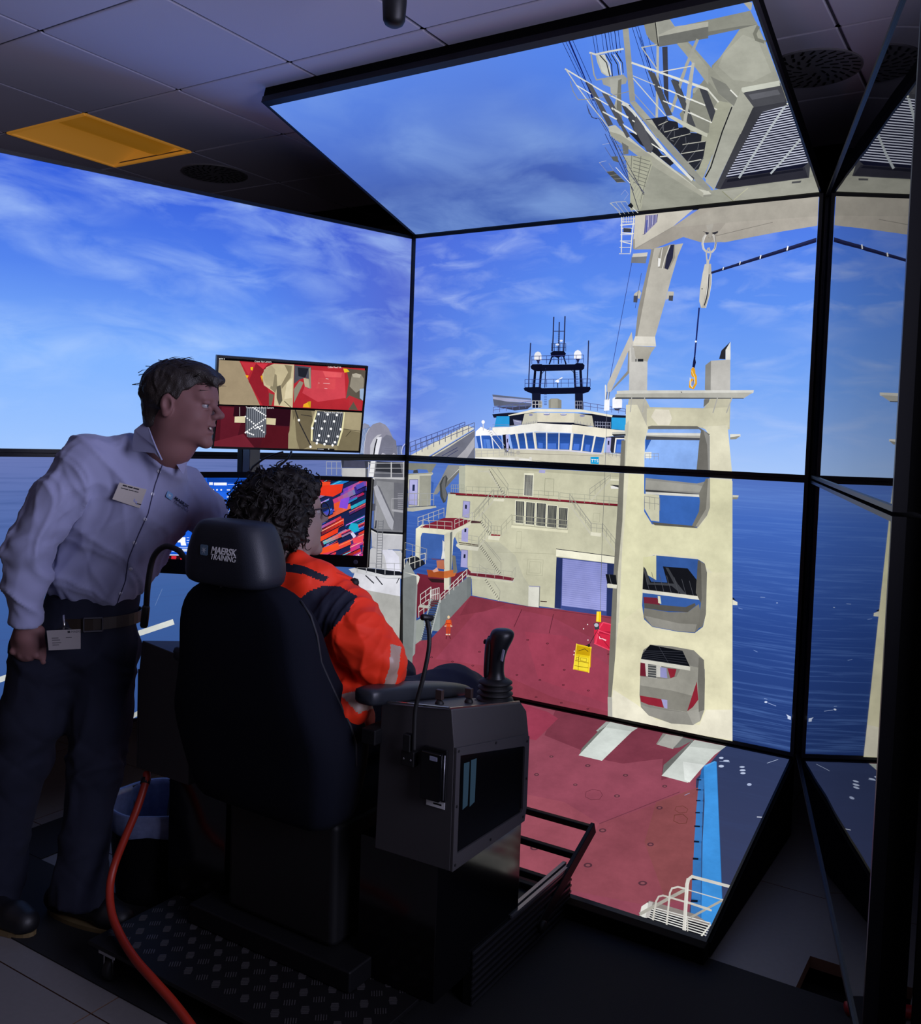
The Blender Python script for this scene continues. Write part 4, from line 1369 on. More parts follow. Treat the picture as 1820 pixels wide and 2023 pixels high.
ceil = MB().box((0, -2.2, CEIL+0.12), (7.4, 8.2, 0.04)).build('ceiling', M_SUB); struct(ceil, 'suspended ceiling of square pale tiles')
cx = [-3.1+0.6*i for i in range(11)]; cy = [-4.78+0.6*i for i in range(10)]
g = MB()
for x in cx: g.box((x, -2.2, CEIL+0.012), (0.022, 6.2, 0.012))
for y in cy: g.box((0, y, CEIL+0.012), (6.2, 0.022, 0.012))
g.build('grid_bar', M_GRID, ceil, label='recessed bars carrying the ceiling tiles')
tile_me = None
for i in range(len(cx)-1):
    for j in range(len(cy)-1):
        x0, y0 = cx[i], cy[j]
        if abs(x0+2.5) < 0.01 and abs(y0+1.18) < 0.01: continue           # the lamp sits here
        if tile_me is None:
            o = MB().box((0, 0, 0), (0.592, 0.592, 0.012)).build('tile', M_CEIL, ceil, local=True, bevel=0.006, seg=1); tile_me = o
        else:
            o = tile_me.copy(); COL.objects.link(o)
        o.location = (x0+0.3, y0+0.3, CEIL+0.006)

for nm, c, d in (('wall_back', (0, -5.6, 1.4), (7.4, 0.1, 3.3)), ('wall_front', (0, 1.5, 1.4), (7.4, 0.1, 3.3)), ('wall_left', (-3.3, -2.1, 1.4), (0.1, 7.4, 3.3)), ('wall_right', (3.3, -2.1, 1.4), (0.1, 7.4, 3.3))):
    struct(MB().box(c, d).build(nm, M_WALL))
# dark cladding of the rig between the displays (behind them)
M_RIG = mat('rig_cladding', '020203', rough=0.8, spec=0.1)
for k, (x, y) in enumerate(((-0.972, 0.03), (0.972, 0.03), (1.60, -1.80), (-1.64, -1.80))):
    struct(MB().box((x, y, 1.42 if k < 2 else 1.2), (0.05, 0.05, 2.18 if k < 2 else 2.39)).build('trim_%d' % (k+1), M_RIG, bevel=0.004))
MB().box((0, -1.075, 0.030), (1.93, 0.05, 0.05)).build('skirt', M_RIG, bt.root, bevel=0.003)
for s in (-1, 1):
    MB().prism([(s*0.957, -1.05, 0.052), (s*0.957, 0.0, 0.31), (s*0.957, 0.0, 0.006), (s*0.957, -1.05, 0.006)], (s*0.012, 0, 0)).build('side_panel', M_RIG, bt.root)
q = at(1280, 1826, 'y', -1.06)
MB().box(q, (0.012, 0.004, 0.003)).build('power_light', mat('led_blue', '2030ff', emit='3048ff', estr=2.0), bt.root)

# recessed ceiling lamp
M_LB = mat('lamp_basket_amber', 'b8924a', rough=0.5, emit='b87a1c', estr=0.30)
M_LP = mat('lamp_panel_amber', 'b8924a', rough=0.5, emit='b87c2a', estr=0.42)
M_LS = mat('lamp_slot_amber', 'ffcf60', rough=0.5, emit='ffb818', estr=1.0)
root = thing('ceiling_light', 'square recessed ceiling lamp glowing amber above the left displays', 'lamp', (-2.2, -0.88, CEIL))
y0, y1 = -1.172, -0.588
def strip(prof, name, m, parent):
    mb = MB(); n = len(prof)
    mb.v = [(x, y, z) for y in (y0, y1) for x, z in prof]; mb.f = [(i, i+1, n+i+1, n+i) for i in range(n-1)]; mb.m = [0]*len(mb.f)
    return mb.build(name, m, parent, smooth=len(prof) > 4, fix=False)
fm = MB()
for a, b in (((-2.488, y0), (-2.488, y1)), ((-1.912, y0), (-1.912, y1)), ((-2.49, y0), (-1.91, y0)), ((-2.49, y1), (-1.91, y1))):
    fm.bar((a[0], a[1], CEIL+0.004), (b[0], b[1], CEIL+0.004), 0.016, 0.012)
fm.build('frame', M_LP, root)
strip([(-2.482, CEIL+0.004), (-2.25, CEIL+0.075)], 'diffuser_panel', M_LP, root)
strip([(-2.27+0.30*i/10, CEIL+0.070-0.055*math.sin(math.pi*(0.08+0.84*i/10))) for i in range(11)], 'curved_basket', M_LB, root)
strip([(-1.985, CEIL+0.055), (-1.935, CEIL+0.055)], 'lamp_tube', M_LS, root)
strip([(-1.935, CEIL+0.055), (-1.915, CEIL+0.004)], 'reflector', M_LP, root)
for yy in (y0, y1):
    mb = MB(); mb.add([(-2.488, yy, CEIL+.004), (-1.912, yy, CEIL+.004), (-1.93, yy, CEIL+.08), (-2.25, yy, CEIL+.08)], [(0, 1, 2, 3)]); mb.build('end_plate', M_LP, root)

# round slotted air vents in the ceiling
M_VENT = mat('vent_grey', '8a8688', rough=0.7); M_VSLOT = mat('vent_slot_black', '050506', rough=0.9)
def vent(label, x, y, r=0.15):
    root = thing('air_vent', label, 'vent', (x, y, CEIL))
    MB().lathe((x, y, CEIL-0.006), [(r, 0), (r, 0.006)], 36).build('plate', M_VENT, root)
    m = MB()
    for ring in range(4):
        rr = r*(0.28+0.2*ring); n = 8+ring*7
        for k in range(n):
            t = 2*math.pi*k/n+ring*0.2; c = Vector((x+rr*math.cos(t), y+rr*math.sin(t), CEIL-0.0064)); q = Matrix.Rotation(t+0.5, 3, 'Z')
            m.box(c, (0.028, 0.007, 0.002), q)
    o = m.build('slots', M_VSLOT, root); o['kind'] = 'stuff'
vent('round slotted air vent in the dark ceiling above the right display corner', 0.96, -0.29, 0.17)
vent('round slotted air vent in the dark ceiling by the left displays, beyond the amber lamp', -2.08, -0.27, 0.17)

# black capsule hanging at the top of the picture
root = thing('hanging_microphone', 'black rounded microphone hanging from the ceiling at the top edge', 'microphone', (0.235, -1.78, 2.6))
MB().lathe((0.235, -1.78, 2.598), [(0.004, 0), (0.016, 0.001), (0.024, 0.006), (0.029, 0.016), (0.032, 0.06), (0.034, 0.16)], 24).build('body', mat('black_plastic', '0a0a0d', rough=0.5), root, smooth=True)
MB().tube([(0.235, -1.78, 2.755), (0.235, -1.78, CEIL)], 0.009, 10).build('stem', mat('black_plastic', '0a0a0d'), root, smooth=True)

# red cable lying behind the right displays
red = MB().tube([(1.36, -1.10, 0.02), (1.47, -1.03, 0.02), (1.6, -0.98, 0.02), (1.85, -0.95, 0.02), (2.3, -1.05, 0.02)], 0.018, 12).build('cable', mat('red_cable', '9c1c1c', rough=0.5), smooth=True)
tag(red, 'thick red cable on the floor past the right display end', 'cable')
# ------------------------------------------------------------------ platform, chair and consoles
M_BLACK = mat('matt_black_steel', '0b0b0e', rough=0.6, spec=0.3)
M_GLOSS = mat('gloss_black_steel', '08080a', rough=0.12)
M_ALU = mat('anodised_aluminium', '8f9096', rough=0.35, metal=0.8)
M_DALU = mat('dark_aluminium', '5a5a60', rough=0.4, metal=0.8)
M_PLATE = mat('tread_plate', '1e1d1f', rough=0.5, metal=0.5, var=0.15, vscale=12)
M_TREAD = mat('tread_bar', '5c595b', rough=0.4, metal=0.6)
M_SEATF = mat('seat_cloth_navy', '0a0d18', rough=0.9, spec=0.15, bump=0.25, bscale=900)
M_VINYL = mat('headrest_vinyl', '171b26', rough=0.55, bump=0.15, bscale=500)
M_POD = mat('console_paint_grey', '3c3a3c', rough=0.5, bump=0.05, bscale=600)
M_CHROME = mat('chrome', 'c8c8c8', rough=0.18, metal=1.0)
M_RUB = mat('black_rubber', '0c0c0e', rough=0.6)
M_SILVERPRINT = mat('silver_print', 'f2f2f2', rough=0.6)
M_WHITE = mat('white_plastic', 'd8d8d8', rough=0.5)
def B(mb, x0, x1, y0, y1, z0, z1): return mb.box(((x0+x1)/2, (y0+y1)/2, (z0+z1)/2), (x1-x0, y1-y0, z1-z0))

plat = thing('chair_platform', 'low dark tread-plate platform on castors carrying the operator chair', 'platform', (0, -1.6, 0))
B(MB(), -0.456, 0.453, -2.15, -1.05, 0.088, 0.100).build('tread_plate', M_PLATE, plat, bevel=0.002)
m = MB(); random.seed(4)
sx = 0.052
for i in range(17):
    for j in range(13):
        cx_, cy_ = -0.43+i*sx+0.002, -2.09+j*sx
        if -0.15 < cx_ < 0.08 and -1.92 < cy_ < -1.78: continue
        a = math.radians(38 if (i+j) % 2 == 0 else -52)
        d = Vector((math.cos(a), math.sin(a), 0)); n = Vector((-d.y, d.x, 0))
        for k in range(5):
            c = Vector((cx_, cy_, 0.1008))+n*(k-2)*0.0065
            m.bar(c-d*(0.011-abs(k-2)*0.001), c+d*(0.011-abs(k-2)*0.001), 0.0028, 0.0016)
o = m.build('tread_bars', M_TREAD, plat); o['kind'] = 'stuff'
B(MB(), -0.13, 0.06, -1.90, -1.79, 0.1002, 0.103).build('cover_pad', M_RUB, plat, bevel=0.001)
B(MB(), -0.40, 0.40, -2.05, -1.07, 0.052, 0.0878).build('subframe', M_BLACK, plat)
def castor(x, y):
    mb = MB(); B(mb, x-0.035, x+0.035, y-0.028, y+0.028, 0.076, 0.0875); c = mb.build('castor', M_CHROME, plat, bevel=0.003)
    for q_ in (x-0.0185, x+0.0185):
        f = MB(); B(f, q_-.0025, q_+.0025, y-0.02, y+0.02, 0.03, 0.076); f.build('fork_arm', M_CHROME, c, local=False)
    MB().lathe((x-0.012, y, 0.0355), [(0.008, -0.001), (0.030, 0), (0.0355, 0.004), (0.0355, 0.020), (0.030, 0.024), (0.008, 0.025)], 24, axis=(1, 0, 0)).build('wheel', M_RUB, c, smooth=True)
    MB().lathe((x-0.0175, y, 0.0355), [(0.004, 0), (0.015, 0.001), (0.017, 0.005), (0.017, 0.006)], 20, axis=(1, 0, 0)).build('hub_cap', M_DALU, c, smooth=True)
castor(-0.378, -2.12); castor(0.378, -2.12)
# grooved extrusion along the right-hand side
for s in (1, -1):
    m = MB(); B(m, s*0.475-0.0, s*0.475+0.0, -1.66, -1.05, 0.004, 0.156); m = MB()
    B(m, s*0.490-0.014, s*0.490+0.014, -1.66, -1.05, 0.004, 0.156)
    pr = m.build('profile', M_BLACK, plat)
    for k in range(8):
        g_ = MB(); z = 0.010+k*0.0198; B(g_, s*0.490+(0.013 if s > 0 else -0.018), s*0.490+(0.018 if s > 0 else -0.013), -1.662, -1.05, z, z+0.0062); g_.build('rib', M_DALU, pr, local=False)
    for dx in (-0.010, 0.010):
        g_ = MB(); B(g_, s*0.490+dx-0.006, s*0.490+dx+0.006, -1.45, -1.05, 0.1562, 0.164); g_.build('rail', M_ALU, pr, local=False)
# ladder-like foot rest frame in front of the chair
ff = thing('footrest_frame', 'black tubular ladder-like footrest frame sloping over the floor display', 'frame', (0, -1.1, 0.1))
A_, B_ = Vector((0.490, -0.885, 0.232)), Vector((0.490, -1.27, 0.172))
A_ = at(1165, 1632, 'x', 0.49); B_ = at(1055, 1826, 'x', 0.49); 
for s in (1, -1):
    a, b = Vector((s*0.505, A_.y, A_.z)), Vector((s*0.505, B_.y, max(B_.z, 0.05)))
    MB().bar(a, b+(b-a).normalized()*0.01, 0.014, 0.042).build('side_bar', M_BLACK, ff, bevel=0.002)
for t in (0.03, 0.33, 0.62, 0.72):
    p_ = A_.lerp(B_, t)
    MB().bar((-0.4995, p_.y, p_.z+0.004), (0.4975, p_.y, p_.z+0.004), 0.022, 0.022).build('rung', M_BLACK, ff, bevel=0.004)
MB().lathe((0.512, B_.y+0.005, max(B_.z, 0.05)+0.0), [(0.016, 0), (0.018, 0.002), (0.018, 0.012), (0.014, 0.014)], 18, axis=(1, 0, 0)).build('pivot_knob', M_RUB, ff, smooth=True)

# operator chair
chair = thing('operator_chair', 'high-backed dark navy operator chair with printed headrest, seen from behind', 'chair', (0, -1.75, 0.1))
def rrect(x0, x1, y0, y1, z, r=0.03, n=5, bow=0.0):
    pts = []
    for cx_, cy_, a0 in ((x1-r, y1-r, 0), (x0+r, y1-r, 90), (x0+r, y0+r, 180), (x1-r, y0+r, 270)):
        for k in range(n):
            a = math.radians(a0+90*k/(n-1)); pts.append(Vector((cx_+r*math.cos(a), cy_+r*math.sin(a)+bow*(((cx_+r*math.cos(a))/max(x1, .01))**2), z)))
    return pts
prof = [(1.150, .07, -2.085, -2.045), (1.142, .13, -2.098, -2.03), (1.115, .182, -2.105, -2.02), (1.08, .212, -2.110, -2.005), (1.03, .226, -2.110, -1.985), (0.96, .229, -2.105, -1.96),
        (0.90, .238, -2.098, -1.93), (0.84, .258, -2.09, -1.895), (0.79, .275, -2.082, -1.87), (0.74, .283, -2.07, -1.855), (0.68, .278, -2.055, -1.85), (0.60, .262, -2.04, -1.85), (0.53, .245, -2.02, -1.86), (0.50, .235, -2.00, -1.87)]
MB().loft([rrect(-w-0.008, w-0.008, y0, y1, z, r=min(0.045, (y1-y0)*0.42), bow=0.045) for z, w, y0, y1 in prof[::-1]]).build('backrest', M_SEATF, chair, smooth=True, subsurf=1)
m = MB(); pts = [Vector((w-0.010, (y0+y1)/2+0.052+(0.0 if z > .95 else 0.01), z)) for z, w, y0, y1 in prof[2:-3]]; m.tube([p_+Vector((0.001, 0, 0)) for p_ in pts], 0.0035, 6)
m.build('seam_piping', mat('piping_grey', '191b22', rough=0.7), chair, smooth=True)
MB().loft([rrect(-.235, .235, -1.93, -1.42, z, r=.06) for z in (.50, .53)]+[rrect(-.24, .24, -1.94, -1.40, .56, r=.07), rrect(-.235, .235, -1.93, -1.41, .60, r=.07), rrect(-.20, .20, -1.90, -1.44, .615, r=.06)]).build('seat', M_SEATF, chair, smooth=True, subsurf=1)
for s in (-1, 1):
    MB().tube([(s*0.05, -2.06, 1.115), (s*0.05, -2.062, 1.165)], 0.007, 10).build('headrest_post', M_DALU, chair, smooth=True)
# headrest: wide wedge with chamfered sides
hp = [(1.146, .108, -2.105, -2.015), (1.153, .128, -2.120, -2.005), (1.175, .139, -2.125, -1.995), (1.24, .127, -2.125, -1.995), (1.295, .104, -2.122, -2.0), (1.310, .094, -2.112, -2.01), (1.314, .078, -2.095, -2.028)]
def hring(z, w, y0, y1):
    w += 0.009; z -= 0.007
    return [Vector(v)+Vector((-0.010, 0, 0)) for v in ((-w+.035, y0, z), (-w*.5, y0, z), (0, y0, z), (w*.5, y0, z), (w-.035, y0, z), (w-.004, y0+.022, z), (w, y0+.05, z), (w-.004, y1-.01, z), (w-.03, y1, z), (0, y1+.006, z), (-w+.03, y1, z), (-w+.004, y1-.01, z), (-w, y0+.05, z), (-w+.004, y0+.022, z))]
M_HR = MB().loft([hring(*a) for a in hp]).build('headrest', M_VINYL, chair, smooth=True, subsurf=1)
hp_origin = lambda px, py: at(px-3, py, 'y', -2.1238)
m = MB(); o0 = hp_origin(420, 1088); sc_ = 0.0245
U = Vector((1, 0, 0)); V = Vector((0, 0, 1)); N_ = Vector((0, -1, 0))
put_text(m, 'MAERSK', 0.0235, hp_origin(421, 1092)+N_*0.0026, U, V, N_, bold=0.0006, shear=0.25, extrude=0.0003)
put_text(m, 'TRAINING', 0.0205, hp_origin(419, 1105)+N_*0.0026+V*0.001, U, V, N_, shear=0.25, extrude=0.0003, space=0.92)
m.build('lettering', M_SILVERPRINT, M_HR, local=False, fix=False, label='silver lettering in two lines')
def emblem(center, size, U, V, N, parent, square, star):
    c = Vector(center); h = size/2; r = size*0.16
    pts = []
    for cx_, cy_, a0 in ((h-r, h-r, 0), (-h+r, h-r, 90), (-h+r, -h+r, 180), (h-r, -h+r, 270)):
        for k in range(4):
            a = math.radians(a0+30*k); pts.append(c+U*(cx_+r*math.cos(a))+V*(cy_+r*math.sin(a)))
    o_ = MB().prism(pts, N*0.0005).build('emblem', square, parent, local=False, label='rounded blue-grey square with a pale seven-pointed star')
    sp = []
    for k in range(14):
        a = math.pi/2+math.pi*k/7; rr = size*(0.42 if k % 2 == 0 else 0.11); sp.append(c+N*0.0006+U*rr*math.cos(a)+V*rr*math.sin(a))
    s_ = MB(); cc = c+N*0.0008
    s_.add([cc]+[p_+N*0.0002 for p_ in sp], [(0, 1+k, 1+(k+1) % 14) for k in range(14)]); s_.build('star', star, o_, local=False, fix=False)
emblem(hp_origin(407.5, 1087)+N_*0.002+V*0.001, 0.027, U, V, N_, M_HR, mat('emblem_blue', '5d7890', rough=0.5), mat('emblem_star', 'c0cad2', rough=0.5))
# pedestal under the seat
B(MB(), -0.30, 0.30, -1.93, -1.45, 0.101, 0.16).build('pedestal', M_BLACK, chair, bevel=0.006)
B(MB(), -0.20, 0.20, -1.88, -1.50, 0.16, 0.50).build('suspension', M_RUB, chair, bevel=0.02)
for s in (-1, 1):
    B(MB(), s*0.375-0.125, s*0.375+0.125, -1.84, -1.40, 0.101, 0.482).build('side_cabinet', M_GLOSS, chair, bevel=0.004)

# armrests (pads) belong to the chair
def armrest(s):
    ring = lambda y, w, z0, z1: [Vector((s*0.335+dx*w, y, z)) for dx, z in ((-1, z0+.006), (-.75, z0), (.75, z0), (1, z0+.006), (1, z1-.008), (.8, z1), (-.8, z1), (-1, z1-.008))]
    MB().loft([ring(-1.955, .030, .868, .905), ring(-1.945, .036, .862, .912), ring(-1.75, .038, .838, .884), ring(-1.56, .036, .800, .842), ring(-1.49, .030, .792, .822), ring(-1.465, .022, .792, .808)]).build('armrest', mat('armrest_pad', '22252c', rough=0.45), chair, smooth=True, subsurf=1)
    B(MB(), s*0.335-.022, s*0.335+.022, -1.93, -1.55, 0.76, 0.800).build('armrest_bracket', M_BLACK, chair, bevel=0.004)
armrest(1); armrest(-1)

def pod(s, name_label):
    root = thing('control_console', name_label, 'console', (s*0.46, -1.7, 0.49))
    def ring(y, zi, zo, zc, zb):
        return [Vector((s*x, y, z)) for x, z in ((.344, zb), (.573, zb+.004), (.573, zc), (.562, zo), (.352, zi))]
    b = MB().loft([ring(-1.90, .862, .886, .80, .487), ring(-1.55, .80, .822, .735, .487), ring(-1.515, .77, .79, .72, .50)]).build('body', M_POD, root, bevel=0.003)
    # outer side panel with its window
    Yr, Yf = -1.900, -1.520
    O_ = lambda y, z, dx=0.0: Vector((s*(.5735+dx), y, z))
    outer = [(-1.899, .492), (-1.535, .492), (-1.525, .53), (-1.525, .725), (-1.545, .735), (-1.899, .795)]
    inner = [(-1.880, .530), (-1.555, .523), (-1.548, .53), (-1.548, .700), (-1.556, .706), (-1.880, .772)]
    mb = MB()
    vs = [O_(y, z, dx) for dx in (0.0003, .006) for y, z in outer+inner]
    n = 6
    fs = []
    for k in range(n):
        k2 = (k+1) % n
        fs += [(12+k, 12+k2, 18+k2, 18+k), (k, k2, 12+k2, 12+k), (6+k, 6+k2, 18+k2, 18+k), (k, 6+k, 6+k2, k2)]
    mb.add(vs, fs).build('window_frame', M_POD, root)
    g_ = MB(); g_.add([O_(y, z, .0012) for y, z in inner], [tuple(range(6))]); g_.build('window_glass', M_GLOSS, root, fix=False)
    for y, z in ((-1.888, .505), (-1.72, .507), (-1.545, .507), (-1.889, .785), (-1.71, .757), (-1.538, .715), (-1.534, .61), (-1.89, .65)):
        MB().lathe((s*(.5735+.006), y, z), [(.0035, 0), (.0035, s*.0015), (.002, s*.0018)], 10, axis=(1, 0, 0)).build('screw', M_RUB, root)
    B(MB(), s*.455-.095, s*.455+.095, -1.895, -1.56, .8, .8001) if False else None
    return root
rp = pod(1, 'right-hand dark grey control console with a black side window and joystick')
lp = pod(-1, 'left-hand dark grey control console, seen from behind beside the standing man')
# bluish streaks in the right console window, their glow put in as emissive strips
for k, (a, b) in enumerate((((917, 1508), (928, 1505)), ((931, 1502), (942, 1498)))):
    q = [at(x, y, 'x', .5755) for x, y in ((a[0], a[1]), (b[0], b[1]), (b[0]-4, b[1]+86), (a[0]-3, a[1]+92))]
    m = MB(); m.add(q, [(0, 1, 2, 3)]); m.build('glow_streak', mat('strip_teal', '1a2a34', rough=0.5, emit='243c4a', estr=0.5), rp, fix=False)
# chrome edge along the top of the right console
m = MB().bar((.355, -1.902, .869), (.556, -1.902, .889), .005, .004); m.build('edge_trim', M_CHROME, rp)
m = MB().bar((.557, -1.902, .888), (.557, -1.55, .8235), .004, .004); m.build('edge_trim', M_CHROME, rp)
pl = [at(x, y, 'y', -1.86) for x, y in ((762, 1408), (768, 1397), (806, 1388), (816, 1393), (816, 1406))]
MB().prism(pl, (0, .006, 0)).build('hinge_plate', M_DALU, rp, bevel=.002)
MB().lathe(at(773, 1407, 'y', -1.872), [(.001, -.004), (.007, 0), (.007, .012)], 14, axis=(0, 1, 0)).build('hinge_pin', M_CHROME, rp, smooth=True)
# joystick on the right console
def bellows(mb, c, r0, r1, z0, z1, n):
    prof_ = [(r0*.95, z0)]
    for k in range(n):
        z = z0+(z1-z0)*(k+.5)/n; r = r0+(r1-r0)*(k+.5)/n; d = (z1-z0)/n
        prof_ += [(r*.80, z-d*.45), (r, z-d*.08), (r, z+d*.08), (r*.80, z+d*.45)]
    prof_ += [(r1*.62, z1+.004)]
    return mb.lathe((c[0], c[1], 0), prof_, 28)
def joystick(cx_, cy_, z0, label):
    j = thing('joystick', label, 'joystick', (cx_, cy_, z0))
    MB().lathe((cx_, cy_, z0), [(.054, 0), (.058, .003), (.058, .014), (.052, .018)], 28).build('base_ring', M_BLACK, j, smooth=True)
    bellows(MB(), (cx_, cy_), .051, .046, z0+.017, z0+.078, 4).build('boot', M_RUB, j, smooth=True)
    # grip: a curved handle that leans to the right and swells at the top
    rings = []
    side = Vector((math.cos(.555), math.sin(.555), 0)); fwd = Vector((-side.y, side.x, 0))
    for z, off, a, b in ((.070, .0, .036, .036), (.084, .0, .022, .022), (.100, .001, .019, .020), (.125, .001, .019, .021), (.150, .003, .021, .023), (.170, .007, .025, .026), (.190, .012, .030, .028), (.205, .015, .030, .027), (.214, .015, .024, .021), (.218, .015, .012, .010)):
        c = Vector((cx_, cy_, z0+z))+side*off
        rings.append([c+side*a*1.14*math.cos(2*math.pi*k/16)+fwd*b*1.1*math.sin(2*math.pi*k/16) for k in range(16)])
    g_ = MB().loft(rings).build('grip', mat('grip_plastic', '15171c', rough=0.4), j, smooth=True, subsurf=1)
    rings = []
    for z, off, a, b in ((.072, -.022, .010, .02), (.095, -.024, .010, .02), (.150, -.022, .011, .022), (.175, -.020, .012, .022), (.188, -.018, .010, .018), (.193, -.016, .005, .008)):
        c = Vector((cx_, cy_, z0+z))+side*off+fwd*.008
        rings.append([c+side*a*math.cos(2*math.pi*k/12)+fwd*b*math.sin(2*math.pi*k/12) for k in range(12)])
    MB().loft(rings).build('palm_rest', mat('grip_plastic', '15171c'), j, smooth=True, subsurf=1)
    for px_, py_ in ((968, 1258), (978, 1249), (988, 1256), (997, 1248), (960, 1265)):
        d_ = Vector((cx_, cy_, 0))
        q = at(px_, py_, 'y', cy_); q = Vector((q.x, q.y, q.z-.003))
        MB().lathe(q, [(.0062, -.006), (.0068, 0), (.0045, .005), (.001, .006)], 12).build('button', M_RUB, j, smooth=True)
    q = [at(x, y, 'y', cy_-.026) for x, y in ((993, 1283), (996, 1285), (992, 1307), (989, 1304))]
    MB().prism(q, (0.002, .002, 0)).build('rocker', mat('pale_switch', '8f93a8', rough=.4), j)
    return j
jp = at(977, 1398, 'z', .805)
joystick(jp.x, jp.y, .806, 'tall black joystick with ribbed rubber boot and thumb buttons on the right console')
def lever(px_, py_, y_, label):
    c = at(px_, py_, 'y', y_); t = thing('thumb_lever', label, 'lever', c)
    bellows(MB(), (c.x, c.y), .017, .010, c.z-.002, c.z+.022, 2).build('boot', M_RUB, t, smooth=True)
    B(MB(), c.x-.010, c.x+.010, c.y-.006, c.y+.006, c.z+.026, c.z+.052).build('paddle', mat('paddle_brown', '3a2c28', rough=.5), t, bevel=.002)
    MB().tube([(c.x, c.y, c.z+.018), (c.x, c.y, c.z+.03)], .004, 8).build('stem', M_RUB, t)
lever(868, 1402, -1.80, 'small black paddle lever on the console, the one farther from the joystick')
lever(926, 1398, -1.70, 'small brown paddle lever on the console right beside the joystick boot')

# microphones on goosenecks
def gooseneck(label, pts, r, head, headr, base=None):
    g_ = thing('gooseneck_microphone', label, 'microphone', pts[0])
    # smooth the path
    P_ = [Vector(p_) for p_ in pts]; out = []
    for i in range(len(P_)-1):
        p0, p1, p2, p3 = P_[max(i-1, 0)], P_[i], P_[i+1], P_[min(i+2, len(P_)-1)]
        for k in range(8):
            t = k/8; out.append(0.5*((2*p1)+(p2-p0)*t+(2*p0-5*p1+4*p2-p3)*t*t+(3*p1-p0-3*p2+p3)*t**3))
    out.append(P_[-1])
    MB().tube(out, r, 10).build('neck', M_RUB, g_, smooth=True)
    a, b = Vector(head[0]), Vector(head[1])
    MB().tube([a, a.lerp(b, .1), a.lerp(b, .9), b], [headr*.8, headr, headr, headr*.7], 14).build('microphone_head', mat('black_plastic', '0a0a0d'), g_, smooth=True)
    return g_
pm = lambda x, y, yy: at(x, y, 'y', yy)
g1 = gooseneck('thin gooseneck microphone rising from the back of the right console', [pm(818, 1482, -1.925), pm(819, 1440, -1.925), pm(822, 1395, -1.925), pm(836, 1340, -1.92), pm(847, 1285, -1.91), pm(848, 1250, -1.90), pm(843, 1222, -1.89)], .0055, (pm(833, 1219, -1.905), pm(855, 1221, -1.875)), .008)
q = pm(815, 1492, -1.9012)
B(MB(), q.x-.019, q.x+.019, q.y-.022, q.y, q.z-.022, q.z+.016).build('base', M_RUB, g1, bevel=.003)
B(MB(), q.x-.010, q.x+.012, q.y-.030, q.y-.012, q.z+.016, q.z+.06).build('clamp', M_RUB, g1, bevel=.003)
for dx in (-.010, .011): MB().lathe((q.x+dx, q.y-.023, q.z-.004), [(.003, 0), (.002, .001)], 8, axis=(0, -1, 0)).build('screw', M_CHROME, g1)
g2 = gooseneck('thick gooseneck microphone arching from the headrest, its head hanging before the man', [(-.10, -2.02, 1.155), (-.16, -1.975, 1.165), pm(372, 1106, -1.95), pm(352, 1087, -1.95), pm(325, 1080, -1.96), pm(303, 1102, -1.97), pm(293, 1150, -1.98), pm(289, 1200, -1.98)], .0085, (pm(289, 1196, -1.98), pm(284, 1240, -1.985)), .0115)
# radio handset in its holder on the back of the right console
q = pm(861, 1529, -1.9012)
rh = thing('radio_handset', 'black handheld radio in a bracket on the back of the right console', 'radio', q)
B(MB(), q.x-.033, q.x+.034, q.y-.006, q.y, q.z-.062, q.z+.066).build('bracket', M_BLACK, rh, bevel=.002)
B(MB(), q.x-.029, q.x+.028, q.y-.026, q.y-.006, q.z-.058, q.z+.060).build('body', M_GLOSS, rh, bevel=.004)
B(MB(), q.x-.001, q.x+.020, q.y-.0275, q.y-.0262, q.z+.042, q.z+.052).build('label', mat('pale_switch', '8f93a8'), rh)
MB().tube([(q.x+.030, q.y-.01, q.z-.055), (q.x+.031, q.y-.01, q.z+.055)], .0022, 8).build('rail', M_ALU, rh, smooth=True)
q2 = pm(861, 1584, -1.9012)
st = B(MB(), q2.x-.027, q2.x+.027, q2.y-.001, q2.y, q2.z-.013, q2.z+.008).build('sticker', M_WHITE, bevel=0); tag(st, 'white printed sticker under the radio on the right console', 'sticker')
m = MB(); B(m, q2.x-.006, q2.x+.018, q2.y-.0016, q2.y-.0011, q2.z-.006, q2.z-.002); m.build('print', M_BLACK, st)

# hose, bin
pts = [at(290, 1527, 'y', -1.885), at(288, 1545, 'y', -1.90), at(270, 1600, 'y', -1.94), at(245, 1660, 'y', -1.98), at(226, 1710, 'y', -2.01), at(217, 1755, 'y', -2.04), at(221, 1805, 'y', -2.075), at(240, 1852, 'z', .122), at(268, 1896, 'z', .122), at(302, 1935, 'z', .120), at(342, 1980, 'z', .105), at(380, 2030, 'z', .085), at(420, 2090, 'z', .05)]
out = []
for i in range(len(pts)-1):
    p0, p1, p2, p3 = pts[max(i-1, 0)], pts[i], pts[i+1], pts[min(i+2, len(pts)-1)]
    for k in range(6):
        t = k/6; out.append(0.5*((2*p1)+(p2-p0)*t+(2*p0-5*p1+4*p2-p3)*t*t+(3*p1-p0-3*p2+p3)*t**3))
hose = thing('red_hose', 'orange-red cable hanging from the left console and trailing over the platform corner', 'cable', out[0])
MB().tube(out, .0115, 12).build('cable', mat('orange_cable', 'a02a18', rough=0.45), hose, smooth=True)
MB().tube([at(289, 1538, 'y', -1.893), at(286, 1549, 'y', -1.903)], .0145, 12).build('cable_gland', M_RUB, hose, smooth=True)

